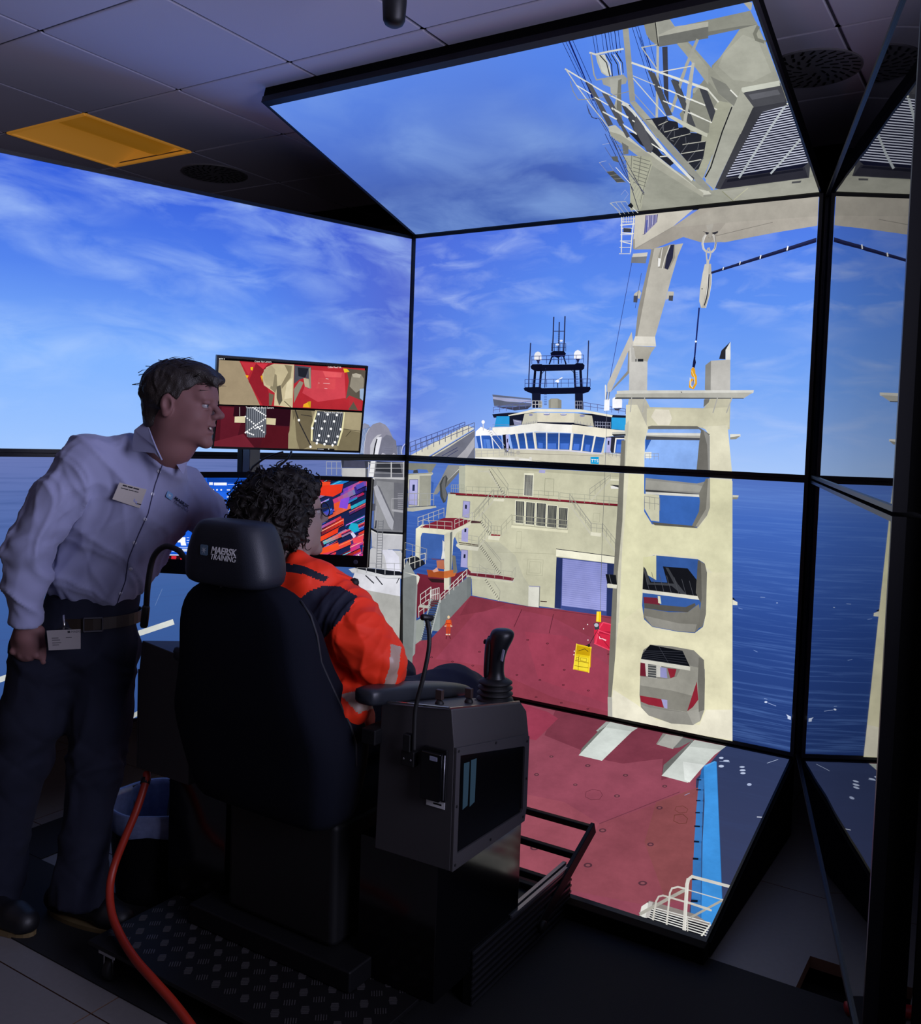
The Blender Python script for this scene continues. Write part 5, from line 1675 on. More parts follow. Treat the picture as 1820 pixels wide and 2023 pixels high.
bin_c = at(318, 1578, 'z', .30); bin_c.z = 0
bn = thing('waste_bin', 'round black waste bin with a clear bag folded over its rim, behind the cable', 'bin', bin_c)
MB().lathe(bin_c, [(.135, .002), (.137, .006), (.165, .30), (.168, .30), (.168, .303), (.160, .303), (.132, .012), (.02, .012)], 40).build('bucket', mat('bin_black', '0c0c0f', rough=.6), bn, smooth=True)
M_BAG = mat('clear_bag', '7a86ac', rough=.25, var=.3, vscale=60)
prof_ = []
m = MB(); rings = []
for r, z, wv in ((.1655, .235, .003), (.171, .245, .003), (.173, .275, .002), (.172, .302, .001), (.168, .309, .001), (.160, .307, .001), (.154, .29, .002), (.148, .22, .004), (.140, .12, .004)):
    rings.append([bin_c+Vector(((r+wv*math.sin(9*t)+wv*.6*math.sin(23*t+1))*math.cos(t), (r+wv*math.sin(9*t)+wv*.6*math.sin(23*t+1))*math.sin(t), z+wv*1.5*math.sin(7*t+2))) for t in [2*math.pi*k/72 for k in range(72)]])
m.loft(rings, cap=False).build('bag', M_BAG, bn, smooth=True, fix=False)

# monitors by the left console
class Pane(Screen):
    pass
def tilt_axes(yaw, tilt, roll):
    r = Matrix.Rotation(math.radians(yaw), 3, 'Z') @ Matrix.Rotation(math.radians(tilt), 3, 'X') @ Matrix.Rotation(math.radians(roll), 3, 'Z')
    return r @ Vector((1, 0, 0)), r @ Vector((0, 1, 0)), r @ Vector((0, 0, 1))
def monitor(label, c, ang, w, h, bez, th, panel):
    U_, V_, N2 = tilt_axes(*ang); c = Vector(c); l, r, b, t = bez
    root = thing('monitor', label, 'monitor', c)
    def slab(mb, u0, u1, v0, v1, n0, n1):
        vs = [c+U_*u+V_*v+N2*n for n in (n0, n1) for v in (v0, v1) for u in (u0, u1)]
        return mb.add(vs, [(0, 2, 3, 1), (4, 5, 7, 6), (0, 1, 5, 4), (2, 6, 7, 3), (0, 4, 6, 2), (1, 3, 7, 5)])
    m = MB(); slab(m, -w/2, -w/2+l, -h/2, h/2, -.02, .0); slab(m, w/2-r, w/2, -h/2, h/2, -.02, 0); slab(m, -w/2+l, w/2-r, -h/2, -h/2+b, -.02, 0); slab(m, -w/2+l, w/2-r, h/2-t, h/2, -.02, 0)
    m.build('bezel', M_BEZEL, root)
    slab(MB(), -w/2+.003, w/2-.003, -h/2+.003, h/2-.003, -th, -.0205).build('housing', M_SHELL, root)
    O_ = c-U_*(w/2-l)-V_*(h/2-b)-N2*.003; W_, H_ = w-l-r, h-b-t
    m = MB(); m.add([O_, O_+U_*W_, O_+U_*W_+V_*H_, O_+V_*H_], [(0, 1, 2, 3)]); m.add([O_-N2*.016, O_+U_*W_-N2*.016, O_+U_*W_+V_*H_-N2*.016, O_+V_*H_-N2*.016], [(3, 2, 1, 0)])
    m.build('panel', panel, root, fix=False)
    return Screen(root, O_, U_, V_, W_, H_), (c, U_, V_, N2)
def glow(name, col, s=1.0):
    m = bpy.data.materials.new(name); m.use_nodes = True; nt = m.node_tree; nt.nodes.clear()
    e = nt.nodes.new('ShaderNodeEmission'); e.inputs[0].default_value = (*hexc(col), 1); e.inputs[1].default_value = s
    o_ = nt.nodes.new('ShaderNodeOutputMaterial'); nt.links.new(e.outputs[0], o_.inputs[0]); return m
mcc, fc_ = monitor('wide upper monitor split into four camera views of the red deck', (-0.6735, -1.1492, 1.6294), (57.0, 100.3, -.28), .5704, .3418, (.008, .008, .008, .008), .045, glow('camera_monitor_black', '06060a'))
draw('pictured_camera_views', [mcc], fG, '''
p a08f74 118,122 290,132 450,478 132,470
p b02a34 290,132 720,158 706,495 450,478
p 8f1f2c 420,150 560,155 500,300 540,478 470,478 360,290
p c43440 300,140 420,148 360,240
p d83848 420,150 515,152 475,195
p c9bc98 560,152 718,160 705,495 560,480 565,380 480,320 465,240 500,180
p 8c8268 550,225 580,240 585,330 570,380 530,345
p b5a888 480,200 540,165 570,200 550,330 500,320 475,270
p 5c5648 580,330 612,320 625,440 600,480 580,420
p 8f8468 640,160 700,170 690,260 620,350 615,320 670,220
p e0d4b0 660,300 705,260 700,420 640,430
p 6a6250 520,380 560,395 540,480 520,478
l 3c3428 5 640,445 690,492
p f0b020 335,240 362,245 350,268
p f0c828 375,180 395,178 392,205 378,202
p e8a020 455,250 470,240 468,300
p b22a34 722,160 1270,190 1250,520 705,495
p cc4450 850,200 1110,220 1120,420 900,450 780,380
p d04a52 905,262 1042,272 1035,355 890,345
p e05a60 940,210 1090,225 1085,260 960,255
p e8a0a0 905,300 915,300 915,306 905,306
l f0d0d0 3 945,305 995,308
l f0e0e0 3 965,268 985,272
l f0e0e0 3 955,345 975,347
p 4a4c58 722,165 850,180 845,345 822,345 810,260 760,275 715,310
p 8f8a78 845,180 850,345 835,345 830,190
p 20222c 745,180 830,190 805,260 750,250
p 8c8878 715,350 760,285 790,300 715,460
p b5ab90 790,265 830,270 838,345 800,330
p 5a5248 1125,190 1275,205 1260,390 1245,440 1150,400 1120,430 1145,290
p 8f887a 1170,230 1240,235 1262,270 1260,340 1200,380 1150,330
p b8b0a0 1170,235 1200,225 1240,240 1230,262 1180,258
p b03038 1150,400 1240,440 1235,520 1140,510
p 5c5448 1180,450 1215,515 1140,512
p 9ab0d0 1230,350 1262,345 1258,445 1230,420
p e8c828 1100,190 1130,192 1150,215 1110,222
p f0b028 790,470 840,445 845,465 838,495 785,492
p c8a020 820,450 848,445 845,495 835,495
p 06060a 118,468 1250,522 1250,534 118,480
p 4a1420 128,480 690,510 672,828 88,805
p 5e1a28 150,490 330,500 250,815 130,808
p 6e2230 90,760 320,700 420,825 88,806
p 2a0c18 250,480 690,510 680,640 500,630 330,620 240,560
p 50141e 500,640 682,650 672,828 440,822
p d9ceaa 252,565 335,562 332,615 250,612
p c9be9a 490,575 574,580 570,632 488,625
p 4a4e58 345,490 500,500 498,700 480,728 360,730 335,690 338,560
t 8f939c 4 9 352,492 493,500 350,722 484,728
''' + '\n'.join('e ffffff %g,%g 6,6' % q for q in [(335+i*16, 565+i*13.5) for i in range(10)]+[(490-i*15.5, 580+i*11) for i in range(11)]+[(395+i*14, 495+i*9) for i in range(8)]+[(340+i*14, 685+i*9*(1 if i < 5 else -1)*.6) for i in range(10)]) + '''
l d8d8d0 3 290,490 290,560
p 8f8468 690,512 1248,534 1222,850 668,828
p b5a888 880,515 1105,530 1090,640 850,600
p a89c7c 1105,530 1248,536 1240,690 1095,660
p 7c7258 1095,660 1240,690 1225,850 1050,840 1060,760
p 6c624c 700,515 850,520 870,650 830,800 760,830 720,700
p 948a6c 670,700 720,560 740,830 668,828
l 2c2a2c 9 725,515 760,620 850,800
l 2c2a2c 5 770,550 850,562
l 3a3428 4 1095,660 1240,680
l 3a3428 4 1120,720 1160,675
p e8e0b0 885,525 895,525 862,640 858,755 845,750 848,640
p e8e0b0 1100,530 1112,532 1098,670 1060,795 1048,790 1085,660
p 3c4048 895,520 1102,532 1085,665 1050,790 950,785 860,760 865,640
t 7c808a 4 12 902,520 1096,532 868,745 1046,785
''' + '\n'.join('e ffffff %d,%d 9,10' % q for q in [(906, 545), (977, 548), (1048, 552), (880, 598), (953, 601), (1027, 602), (858, 655), (930, 658), (1003, 660), (1078, 663), (910, 712), (983, 716), (1055, 720), (898, 748), (966, 757), (1034, 764), (892, 772), (952, 780), (1015, 788), (752, 592), (843, 800)]) + '''
p 15171c 895,810 1030,815 1030,845 900,838
e ffffff 985,818 4,4
e ffffff 975,838 5,5
l e8e8f0 3 900,818 945,820
w ffffff 17 2.5 128,118 BTM 4
w ffffff 18 2.5 400,136 Crane Tip Camera
w ffffff 18 2.5 966,178 Cable Feed VA
w ffffff 18 2 322,486 Traction Winch Block Camera
w ffffff 18 2 920,522 Traction Aux Winch
''')
mcc.flush()
mbl, fb_ = monitor('blue data monitor partly hidden behind the standing man and the headrest', (-0.6514, -1.5751, 1.2154), (8.9, 84.0, 2.6), .4048, .3496, (.022, .022, .05, .02), .05, glow('data_monitor_blue', '1450c8'))
draw('pictured_data_page', [mbl], (0, 680, 3.64), '''
p 1a5cd8 1180,950 1840,960 1800,1500 1150,1500
p 0e3fa0 1490,960 1840,968 1838,1000 1490,992
p 2468e8 1530,1060 1640,1062 1640,1260 1600,1258
p f4f6ff 1540,995 1632,995 1632,1015 1540,1015
p f4f6ff 1505,993 1532,993 1532,1013 1505,1013
p d8e4ff 1750,1018 1800,1020 1800,1038 1750,1036
e ffffff 1535,1048 6,6
e ffffff 1562,1048 6,6
e ffffff 1592,1048 6,6
l c8d8ff 4 1640,1008 1685,1008
l c8d8ff 4 1745,1003 1795,1004
t e8f0ff 8 5 1635,1048 1635,1300 1655,1048 1655,1300
t c8d8ff 5 7 1700,1025 1700,1200 1722,1026 1722,1200
l 0a2c78 3 1665,1040 1665,1300
p f4f6ff 1280,1388 1335,1388 1335,1420 1342,1448 1305,1448 1300,1425 1280,1425
l d8e4ff 4 1345,1392 1362,1392
l d8e4ff 4 1345,1410 1362,1410
l d8e4ff 4 1345,1428 1362,1428
l c8d8ff 4 1250,1460 1385,1462
l 9ab8ff 3 1230,1490 1300,1492
p c8d4f0 1312,1470 1365,1472 1365,1492 1312,1490
p 2a0a10 1185,1518 1330,1520 1325,1584 1182,1580
p e8ecff 1200,1512 1420,1514 1420,1520 1200,1518
t f03040 11 3 1190,1530 1182,1575 1215,1530 1207,1575
t f03040 11 3 1238,1530 1234,1575 1268,1530 1262,1575
t f03040 9 3 1300,1530 1305,1575 1322,1530 1325,1575
l ffffff 4 1185,1583 1420,1588
''')
mbl.flush()
mco, fo_ = monitor('right-hand monitor showing a bright red and blue abstract wallpaper', (-0.6367, -1.025, 1.1933), (23.9, 80.6, .9), .4048, .3496, (.018, .018, .045, .018), .05, glow('wallpaper_monitor_dark', '10183a'))
random.seed(11)
lines = []
pal = ['e83820', 'f05028', 'c02038', '2850c0', '1e90c8', '3a2a90', '101430', 'f07048', '5a3ac0', 'd03070', '0c1024', '2870d8', 'ff6038', '1a2a70', '30b8c8']
for i in range(74):
    x = random.uniform(430, 1250); y = random.uniform(1060, 1700); l = random.uniform(90, 420); w = random.uniform(14, 62); an = -0.45+random.uniform(-.04, .04)
    dx, dy = l*math.cos(an), l*math.sin(an); sk = random.uniform(-.2, .4)*w; c1 = random.choice(pal); c2 = random.choice(pal[:8])
    lines.append('g %s %s 6 %d,%d %d,%d %d,%d %d,%d' % (c1, c2, x, y, x+sk, y+w, x+dx+sk, y+dy+w, x+dx, y+dy))
    lines.append('l 10142c 7 %d,%d %d,%d' % (x+sk, y+w+4, x+dx+sk, y+dy+w+4))
    if i % 2: lines.append('l %s %d %d,%d %d,%d' % (random.choice(['ff8a5a', 'a0c8ff', 'e080ff', '60d8f0', 'ffb090']), random.choice((3, 4, 6)), x, y+w*.3, x+dx, y+dy+w*.3))
draw('pictured_wallpaper', [mco], fG, '\n'.join(['p 1a2450 500,1040 1320,1060 1300,1680 480,1640']+lines)+'''
p f04a28 820,1075 1010,1080 1000,1140 870,1165 850,1110
p e83820 940,1110 1110,1095 1095,1160 1030,1195 900,1180
p f05a30 1035,1250 1150,1200 1140,1270 1040,1310
p 8a50e0 1090,1215 1160,1195 1140,1290 1075,1280
p 20b0d0 1170,1400 1220,1405 1235,1460 1190,1475 1150,1440
p e84a58 1180,1520 1290,1490 1285,1545 1190,1560
p d8d4f0 1165,1480 1185,1470 1210,1500 1190,1520
p f05028 930,1600 1070,1550 1080,1600 900,1655
p 1a1e30 480,1645 1300,1668 1300,1700 480,1680
p e8e8f0 1228,1642 1240,1660 1216,1660
l e8e8f0 3 1212,1666 1244,1667
''')
mco.flush()
c, U_, V_, N2 = fo_
MB().lathe(c+U_*.158-V_*.155+N2*.0002, [(.007, 0), (.009, .001), (.009, .002), (.005, .0025)], 20, axis=N2).build('power_button', mat('knob_grey', '4c5060', rough=.3), bpy.data.objects['monitor.002'], smooth=True)
# stand
ps = at(492, 912, 'y', -.93); ps.z = 0
stand = thing('monitor_stand', 'black and silver upright post carrying the three monitors', 'stand', ps)
B(MB(), ps.x-.14, ps.x+.14, ps.y-.14, ps.y+.14, .004, .02).build('base', M_BLACK, stand, bevel=.004)
B(MB(), ps.x-.040, ps.x-.008, ps.y-.03, ps.y+.03, .02, 1.52).build('post', M_BLACK, stand, bevel=.004)
B(MB(), ps.x-.0075, ps.x+.035, ps.y-.03, ps.y+.03, .02, 1.52).build('post', M_DALU, stand, bevel=.003, label='silver half of the post')
MB().bar((ps.x, ps.y, 1.50), fc_[0]-fc_[3]*.062, .04).build('arm', M_BLACK, stand)
MB().bar((ps.x, ps.y, 1.15), fo_[0]-fo_[3]*.068, .04).build('arm', M_BLACK, stand)
MB().bar((ps.x, ps.y, 1.17), fb_[0]-fb_[3]*.068, .04).build('arm', M_BLACK, stand)
cb = lambda pts_, nm: None
for lab, pp in (('black cable looping down from the upper monitor, the left one', [(560, 893), (545, 897), (520, 907), (500, 922), (488, 940)]), ('black cable looping down from the upper monitor, the right one', [(576, 892), (570, 905), (555, 918), (530, 935), (512, 948)])):
    o = MB().tube([at(x, y, 'y', -.90-i*.02) for i, (x, y) in enumerate(pp)], .0045, 8).build('monitor_cable', M_RUB, smooth=True); tag(o, lab, 'cable')
# ------------------------------------------------------------------ people: smooth solid bodies meshed on a grid
from mathutils.bvhtree import BVHTree
def D(px_, py_, dep): return CAM+cam_ray(px_, py_)*dep
RH = Vector((math.cos(YAW), math.sin(YAW), 0)); FH = Vector((-math.sin(YAW), math.cos(YAW), 0))
def axis_pts(lo, hi, coarse, fine, spans):
    out = [lo]
    while out[-1] < hi:
        s = coarse
        for a, b in spans:
            if a-coarse <= out[-1] <= b: s = fine
        out.append(out[-1]+s)
    return np.array(out, dtype=np.float64)
class Solid:
    def __init__(s, xs, ys, zs):
        s.x, s.y, s.z = xs, ys, zs; s.F = np.full((len(xs), len(ys), len(zs)), 0.5, np.float32)
    def sub(s, lo, hi):
        r = []
        for ax, l, h in ((s.x, lo[0], hi[0]), (s.y, lo[1], hi[1]), (s.z, lo[2], hi[2])):
            a, b = np.searchsorted(ax, l), np.searchsorted(ax, h); r.append(slice(max(a-1, 0), b+1))
        X_, Y_, Z_ = s.x[r[0]][:, None, None], s.y[r[1]][None, :, None], s.z[r[2]][None, None, :]
        return tuple(r), X_, Y_, Z_
    def comb(s, sl, d, k, mode):
        F = s.F[sl]
        if F.size == 0: return
        if mode == 'add':
            h = np.maximum(k-np.abs(F-d), 0)/max(k, 1e-6); s.F[sl] = np.minimum(F, d)-h*h*k/4
        elif mode == 'cut':
            d = -d; h = np.maximum(k-np.abs(F-d), 0)/max(k, 1e-6); s.F[sl] = np.maximum(F, d)+h*h*k/4
    def cap(s, a, b, ra, rb=None, k=0.02, flat=False, mode='add', squash=None):
        rb = ra if rb is None else rb; a, b = Vector(a), Vector(b); m = max(ra, rb)+k+0.02
        lo = [min(a[i], b[i])-m for i in range(3)]; hi = [max(a[i], b[i])+m for i in range(3)]
        sl, X_, Y_, Z_ = s.sub(lo, hi); d = b-a; L = d.length or 1e-6; u = d/L
        t = (X_-a.x)*u.x+(Y_-a.y)*u.y+(Z_-a.z)*u.z; tc = np.clip(t, 0, L)
        px_, py_, pz_ = X_-a.x-u.x*tc, Y_-a.y-u.y*tc, Z_-a.z-u.z*tc
        if squash is not None:
            n = Vector(squash[0]).normalized(); q = px_*n.x+py_*n.y+pz_*n.z; f = 1/squash[1]-1
            px_, py_, pz_ = px_+q*f*n.x, py_+q*f*n.y, pz_+q*f*n.z
        dist = np.sqrt(px_**2+py_**2+pz_**2)-(ra+(rb-ra)*tc/L)
        if flat: dist = np.maximum(dist, np.maximum(-t, t-L))
        s.comb(sl, dist.astype(np.float32), k, mode)
    def chain(s, pts, k=0.02, **kw):
        for (a, ra), (b, rb) in zip(pts, pts[1:]): s.cap(a, b, ra, rb, k=k, **kw)
    def ell(s, c, r, R=None, k=0.02, mode='add'):
        c = Vector(c); m = max(r)+k+0.02; sl, X_, Y_, Z_ = s.sub([c[i]-m for i in range(3)], [c[i]+m for i in range(3)])
        R = R or Matrix.Identity(3); q = []
        for i in range(3):
            e = R.col[i]; q.append(((X_-c.x)*e.x+(Y_-c.y)*e.y+(Z_-c.z)*e.z))
        k0 = np.sqrt((q[0]/r[0])**2+(q[1]/r[1])**2+(q[2]/r[2])**2); k1 = np.sqrt((q[0]/r[0]**2)**2+(q[1]/r[1]**2)**2+(q[2]/r[2]**2)**2)
        s.comb(sl, (k0*(k0-1)/np.maximum(k1, 1e-6)).astype(np.float32), k, mode)
    def mesh(s):
        F = s.F; ins = F < 0; nx, ny, nz = F.shape
        c = np.zeros((nx-1, ny-1, nz-1), np.int8)
        for a in (0, 1):
            for b in (0, 1):
                for d in (0, 1): c += ins[a:nx-1+a, b:ny-1+b, d:nz-1+d]
        I, J, K = np.nonzero((c > 0) & (c < 8)); vid = np.full(c.shape, -1, np.int32); vid[I, J, K] = np.arange(len(I))
        acc = np.zeros((len(I), 3)); cnt = np.zeros(len(I))
        G = (s.x, s.y, s.z)
        for ax in range(3):
            for o1 in (0, 1):
                for o2 in (0, 1):
                    o = [0, 0, 0]; other = [q for q in range(3) if q != ax]; o[other[0]] = o1; o[other[1]] = o2
                    i0 = [I+o[0], J+o[1], K+o[2]]; i1 = list(i0); i1[ax] = i1[ax]+1
                    f0, f1 = F[tuple(i0)], F[tuple(i1)]; m = (f0 < 0) != (f1 < 0)
                    t = np.where(m, f0/np.where(m, f0-f1, 1), 0)
                    for q in range(3):
                        a = G[q][i0[q]]; b = G[q][i1[q]]; acc[:, q] += np.where(m, a+(b-a)*t, 0)
                    cnt += m
        V = acc/cnt[:, None]; quads = []
        for ax in range(3):
            sl0 = [slice(None)]*3; sl1 = [slice(None)]*3; sl0[ax] = slice(0, -1); sl1[ax] = slice(1, None)
            ch = ins[tuple(sl0)] != ins[tuple(sl1)]; idx = list(np.nonzero(ch)); o = [q for q in range(3) if q != ax]
            ok = (idx[o[0]] > 0) & (idx[o[1]] > 0) & (idx[o[0]] < F.shape[o[0]]-1) & (idx[o[1]] < F.shape[o[1]]-1)
            idx = [q[ok] for q in idx]; flip = ins[tuple(idx)]
            if ax == 1: flip = ~flip
            def vv(d0, d1):
                j = [q.copy() for q in idx]; j[o[0]] = j[o[0]]-d0; j[o[1]] = j[o[1]]-d1; return vid[tuple(j)]
            q = np.stack([vv(1, 1), vv(0, 1), vv(0, 0), vv(1, 0)], 1); q = np.where(flip[:, None], q, q[:, ::-1]); quads.append(q)
        return V, np.concatenate(quads)
def normals(V, Q):
    n = np.cross(V[Q[:, 2]]-V[Q[:, 0]], V[Q[:, 3]]-V[Q[:, 1]]); N_ = np.zeros_like(V)
    for i in range(4): np.add.at(N_, Q[:, i], n)
    return N_/np.maximum(np.linalg.norm(N_, axis=1, keepdims=True), 1e-12)
def relax(V, Q, it=1, f=0.5):
    for _ in range(it):
        A = np.zeros_like(V); c = np.zeros(len(V))
        for i in range(4):
            for j in (1, 3): np.add.at(A, Q[:, i], V[Q[:, (i+j) % 4]]); np.add.at(c, Q[:, i], 1)
        V = V*(1-f)+A/c[:, None]*f
    return V
def folds(V, seed, amp, scale, stretch=(1, 1, 1), sharp=2.0, n=14):
    """cloth folds: sum of warped ridges"""
    rs = np.random.RandomState(seed); P_ = V*np.array(stretch); w = np.zeros(len(V))
    for i in range(4):
        k = rs.normal(size=3); P_ = P_+0.02*np.sin(P_@(k/np.linalg.norm(k)*scale*0.7)+rs.rand()*6)[:, None]*rs.normal(size=3)
    for i in range(n):
        k = rs.normal(size=3); k *= scale*(0.5+rs.rand())/np.linalg.norm(k); r = 1-np.abs(np.sin(P_@k+rs.rand()*6)); w += r**sharp*rs.uniform(-.6, 1)
    return amp*(w-w.mean())/max(w.std(), 1e-6)
def link_np(name, V, Q, m, parent, loc, mi=None, smooth=True):
    me = bpy.data.meshes.new(name); W_ = V-np.array(loc)
    me.vertices.add(len(W_)); me.vertices.foreach_set('co', W_.astype(np.float32).ravel())
    me.loops.add(Q.size); me.loops.foreach_set('vertex_index', Q.astype(np.int32).ravel())
    me.polygons.add(len(Q)); me.polygons.foreach_set('loop_start', np.arange(0, Q.size, 4, dtype=np.int32)); me.polygons.foreach_set('loop_total', np.full(len(Q), 4, np.int32))
    for q in (m if isinstance(m, list) else [m]): me.materials.append(q)
    if mi is not None: me.polygons.foreach_set('material_index', mi.astype(np.int32))
    me.polygons.foreach_set('use_smooth', np.ones(len(Q), bool)); me.update(calc_edges=True); me.validate()
    o = bpy.data.objects.new(name, me); COL.objects.link(o); o.parent = parent; return o
def photo_xy(V):
    q = (V-np.array(CAM))@np.array(cam_rot); return CX+F_PX*q[:, 0]/-q[:, 2], CY-F_PX*q[:, 1]/-q[:, 2]
def inside(px_, py_, poly):
    c = np.zeros(len(px_), bool); n = len(poly)
    for i in range(n):
        (x0, y0), (x1, y1) = poly[i-1], poly[i]
        m = ((y0 > py_) != (y1 > py_)); c ^= m & (px_ < (x1-x0)*(py_-y0)/((y1-y0) or 1e-9)+x0)
    return c
def bvh(V, Q): return BVHTree.FromPolygons([tuple(v) for v in V], [tuple(q) for q in Q.tolist()])
def hit(tree, x, y):
    d = cam_ray(x, y).normalized(); loc, n, i, t = tree.ray_cast(CAM, d); return loc, n

def head_shape(S, O, R, open_mouth=True):
    L = lambda x, y, z: Vector(O)+R @ Vector((x, y, z))
    e = lambda c, r, k=.02, mode='add': S.ell(L(*c), r, R, k=k, mode=mode)
    e((-.018, 0, .038), (.102, .078, .088)); e((.028, 0, -.02), (.066, .064, .090), k=.03); e((.040, 0, -.078), (.050, .050, .036), k=.03)
    e((.080, 0, -.108), (.018, .022, .016), k=.02); e((.080, 0, .024), (.018, .052, .015), k=.02); e((.072, 0, .050), (.025, .052, .032), k=.03)
    for s in (-1, 1):
        e((.058, s*.040, -.030), (.026, .024, .024), k=.03); e((.004, s*.052, -.060), (.042, .018, .042), k=.03)
        e((.0935, s*.031, .004), (.014, .016, .011), k=.012, mode='cut')
        e((.0885, s*.031, .010), (.010, .017, .006), k=.006); e((.086, s*.031, -.008), (.009, .015, .004), k=.006)
        a = L(.088, s*.045, .024); S.cap(a, L(.094, s*.018, .026), .006, .007, k=.008)
        e((.106, s*.011, -.030), (.011, .007, .008), k=.006); e((.110, s*.0075, -.038), (.005, .0035, .004), k=.003, mode='cut')
        # ear
        e((-.008, s*.083, .000), (.021, .009, .031), k=.006); e((-.004, s*.0935, .002), (.012, .010, .020), k=.004, mode='cut'); e((-.012, s*.086, -.026), (.009, .006, .010), k=.008)
    S.cap(L(.092, 0, .014), L(.120, 0, -.022), .0072, .0098, k=.012); e((.122, 0, -.026), (.011, .0095, .0085), k=.007)
    e((.090, 0, -.047), (.012, .020, .014), k=.012)
    e((.097, 0, -.055), (.008, .022, .0055), k=.005); e((.090, 0, -.076 if open_mouth else -.068), (.009, .019, .006), k=.006)
    e((.0965, 0, -.0655 if open_mouth else -.061), (.014, .020, .0062 if open_mouth else .0012), k=.003, mode='cut')
    return L
def eyes(L, R, root, skin):
    M_EW = mat('eye_white', '9a9496', rough=.3); M_IR = mat('iris_grey_blue', '3c4a58', rough=.2); M_PU = mat('pupil_black', '050505', rough=.1)
    fwd = R @ Vector((1, 0, 0))
    for s in (-1, 1):
        c = L(.0825, s*.031, .003)
        m = MB(); m.lathe(c, [(.0118*math.sin(math.pi*i/10)+1e-4, -.0118*math.cos(math.pi*i/10)) for i in range(11)], 16, axis=fwd)
        eb = m.build('eyeball', M_EW, root, smooth=True)
        m = MB(); m.lathe(c, [(.0056, .0104), (.0054, .0112), (.0026, .0119)], 14, axis=fwd); m.build('iris', M_IR, eb, smooth=True, local=False)
        m = MB(); m.lathe(c, [(.0024, .0117), (.0022, .0121)], 12, axis=fwd); m.build('pupil', M_PU, eb, smooth=True, local=False)
def hand_shape(S, O, f, n, s, curl=(1.0, 1.2, .7), thumb=1, g=1.0, td=(.75, .55, -.35)):
    """O wrist, f along fingers, n back of the hand, s towards the thumb"""
    f, n, s = Vector(f).normalized(), Vector(n).normalized(), Vector(s).normalized()
    L = lambda a, b, c: Vector(O)+(f*a+s*b+n*c)*g
    S.cap(L(0, 0, 0), L(.035, 0, 0), .026*g, .027*g, k=.012)
    R = Matrix((f, s, n)).transposed(); S.ell(L(.052, .0, 0), (.050*g, .042*g, .018*g), R, k=.015)
    for i, (b, l, a0) in enumerate(((.030, .98, .094), (.010, 1.07, .098), (-.010, 1.0, .095), (-.029, .80, .086))):
        p0 = L(a0-.012, b, .004); ang = 0; r = (.0100, .0092, .0084, .0070)
        for j, (ln, cu_) in enumerate(zip((.044, .027, .022), curl)):
            ang += cu_; d = f*math.cos(ang)-n*math.sin(ang); p1 = p0+d*ln*l*g; S.cap(p0, p1, r[j]*g, r[j+1]*g, k=.004); p0 = p1
    p0 = L(.022, .030, -.004); d1 = (f*td[0]+s*td[1]+n*td[2]).normalized(); p1 = p0+d1*.044*thumb*g; p2 = p1+(d1+f*.5).normalized()*.034*thumb*g
    S.cap(L(.01, .015, 0), p0, .018*g, .016*g, k=.012); S.cap(p0, p1, .0145*g, .0115*g, k=.008); S.cap(p1, p2, .0115*g, .0088*g, k=.004)

def skin_mat(name, col):
    m = mat(name, col, rough=.62, spec=.3, bump=.06, bscale=700, var=.06, vscale=30); b = m.node_tree.nodes['Principled BSDF']
    b.inputs['Subsurface Weight'].default_value = .08; b.inputs['Subsurface Radius'].default_value = (.01, .004, .002); return m

# ============================== the standing man
M_SK1 = skin_mat('skin_fair', '7a5654'); M_HAIR1 = mat('hair_brown', '231c18', rough=.55, var=.35, vscale=90, bump=.5, bscale=260)
M_SHIRT = mat('shirt_lilac_grey', '9295b6', rough=.85, bump=.12, bscale=1200, sheen=.2)
M_JEANS = mat('jeans_dark_navy', '0d1226', rough=.9, bump=.3, bscale=1100, var=.2, vscale=25)
foot0 = at(150, 1815, 'z', 0.0)
man = thing('person', 'standing man in a pale long-sleeved shirt and dark trousers, leaning towards the seated operator', 'person', foot0)
HO = D(359, 801, 2.72); yaw_h = YAW-math.radians(6)
RHd = Matrix.Rotation(yaw_h, 3, 'Z') @ Matrix.Rotation(math.radians(1), 3, 'Y')
sh_r, sh_l = D(178, 910, 2.72), D(358, 965, 2.90)
lo_ = (-1.15, -2.35, 0.0); hi_ = (-.05, -1.70, 1.80)
W0 = D(50, 1228, 2.70)
S = Solid(axis_pts(-1.10, -.15, .010, .0032, [(HO.x-.13, HO.x+.15), (W0.x-.06, W0.x+.08)]), axis_pts(-2.36, -1.55, .010, .0032, [(HO.y-.11, HO.y+.12), (W0.y-.07, W0.y+.07)]), axis_pts(.02, HO.z+.17, .010, .0032, [(HO.z-.14, HO.z+.14), (W0.z-.13, W0.z+.03)]))
L1 = head_shape(S, HO, RHd)
nb = D(322, 915, 2.78)
S.chain([(L1(-.022, 0, -.04), .056), (L1(-.020, 0, -.12), .054), (nb, .056), (D(272, 980, 2.80), .08)], k=.03)
S.cap(L1(-.052, 0, -.04), L1(-.050, 0, -.125), .046, .050, k=.03); S.cap(L1(-.01, -.045, -.03), D(330, 905, 2.72), .018, .014, k=.03)
S.chain([(D(272, 980, 2.82), .085), (D(230, 1100, 2.83), .085), (D(190, 1190, 2.86), .085)], k=.04)
S.chain([(sh_r, .06), (D(60, 1085, 2.68), .042), (W0, .027)], k=.02)
HL = D(500, 1092, 2.94)
S.chain([(sh_l, .055), (D(440, 1075, 2.86), .042), (HL, .027)], k=.02)
KR, AR = D(188, 1510, 2.84), Vector((foot0.x-.012, foot0.y+.012, .10))
KL = D(40, 1500, 2.84); foot1 = at(-25, 1815, 'z', 0.0); AL = Vector((foot1.x, foot1.y, .10))
HR_, HL_ = D(212, 1290, 2.88), D(98, 1290, 2.82)
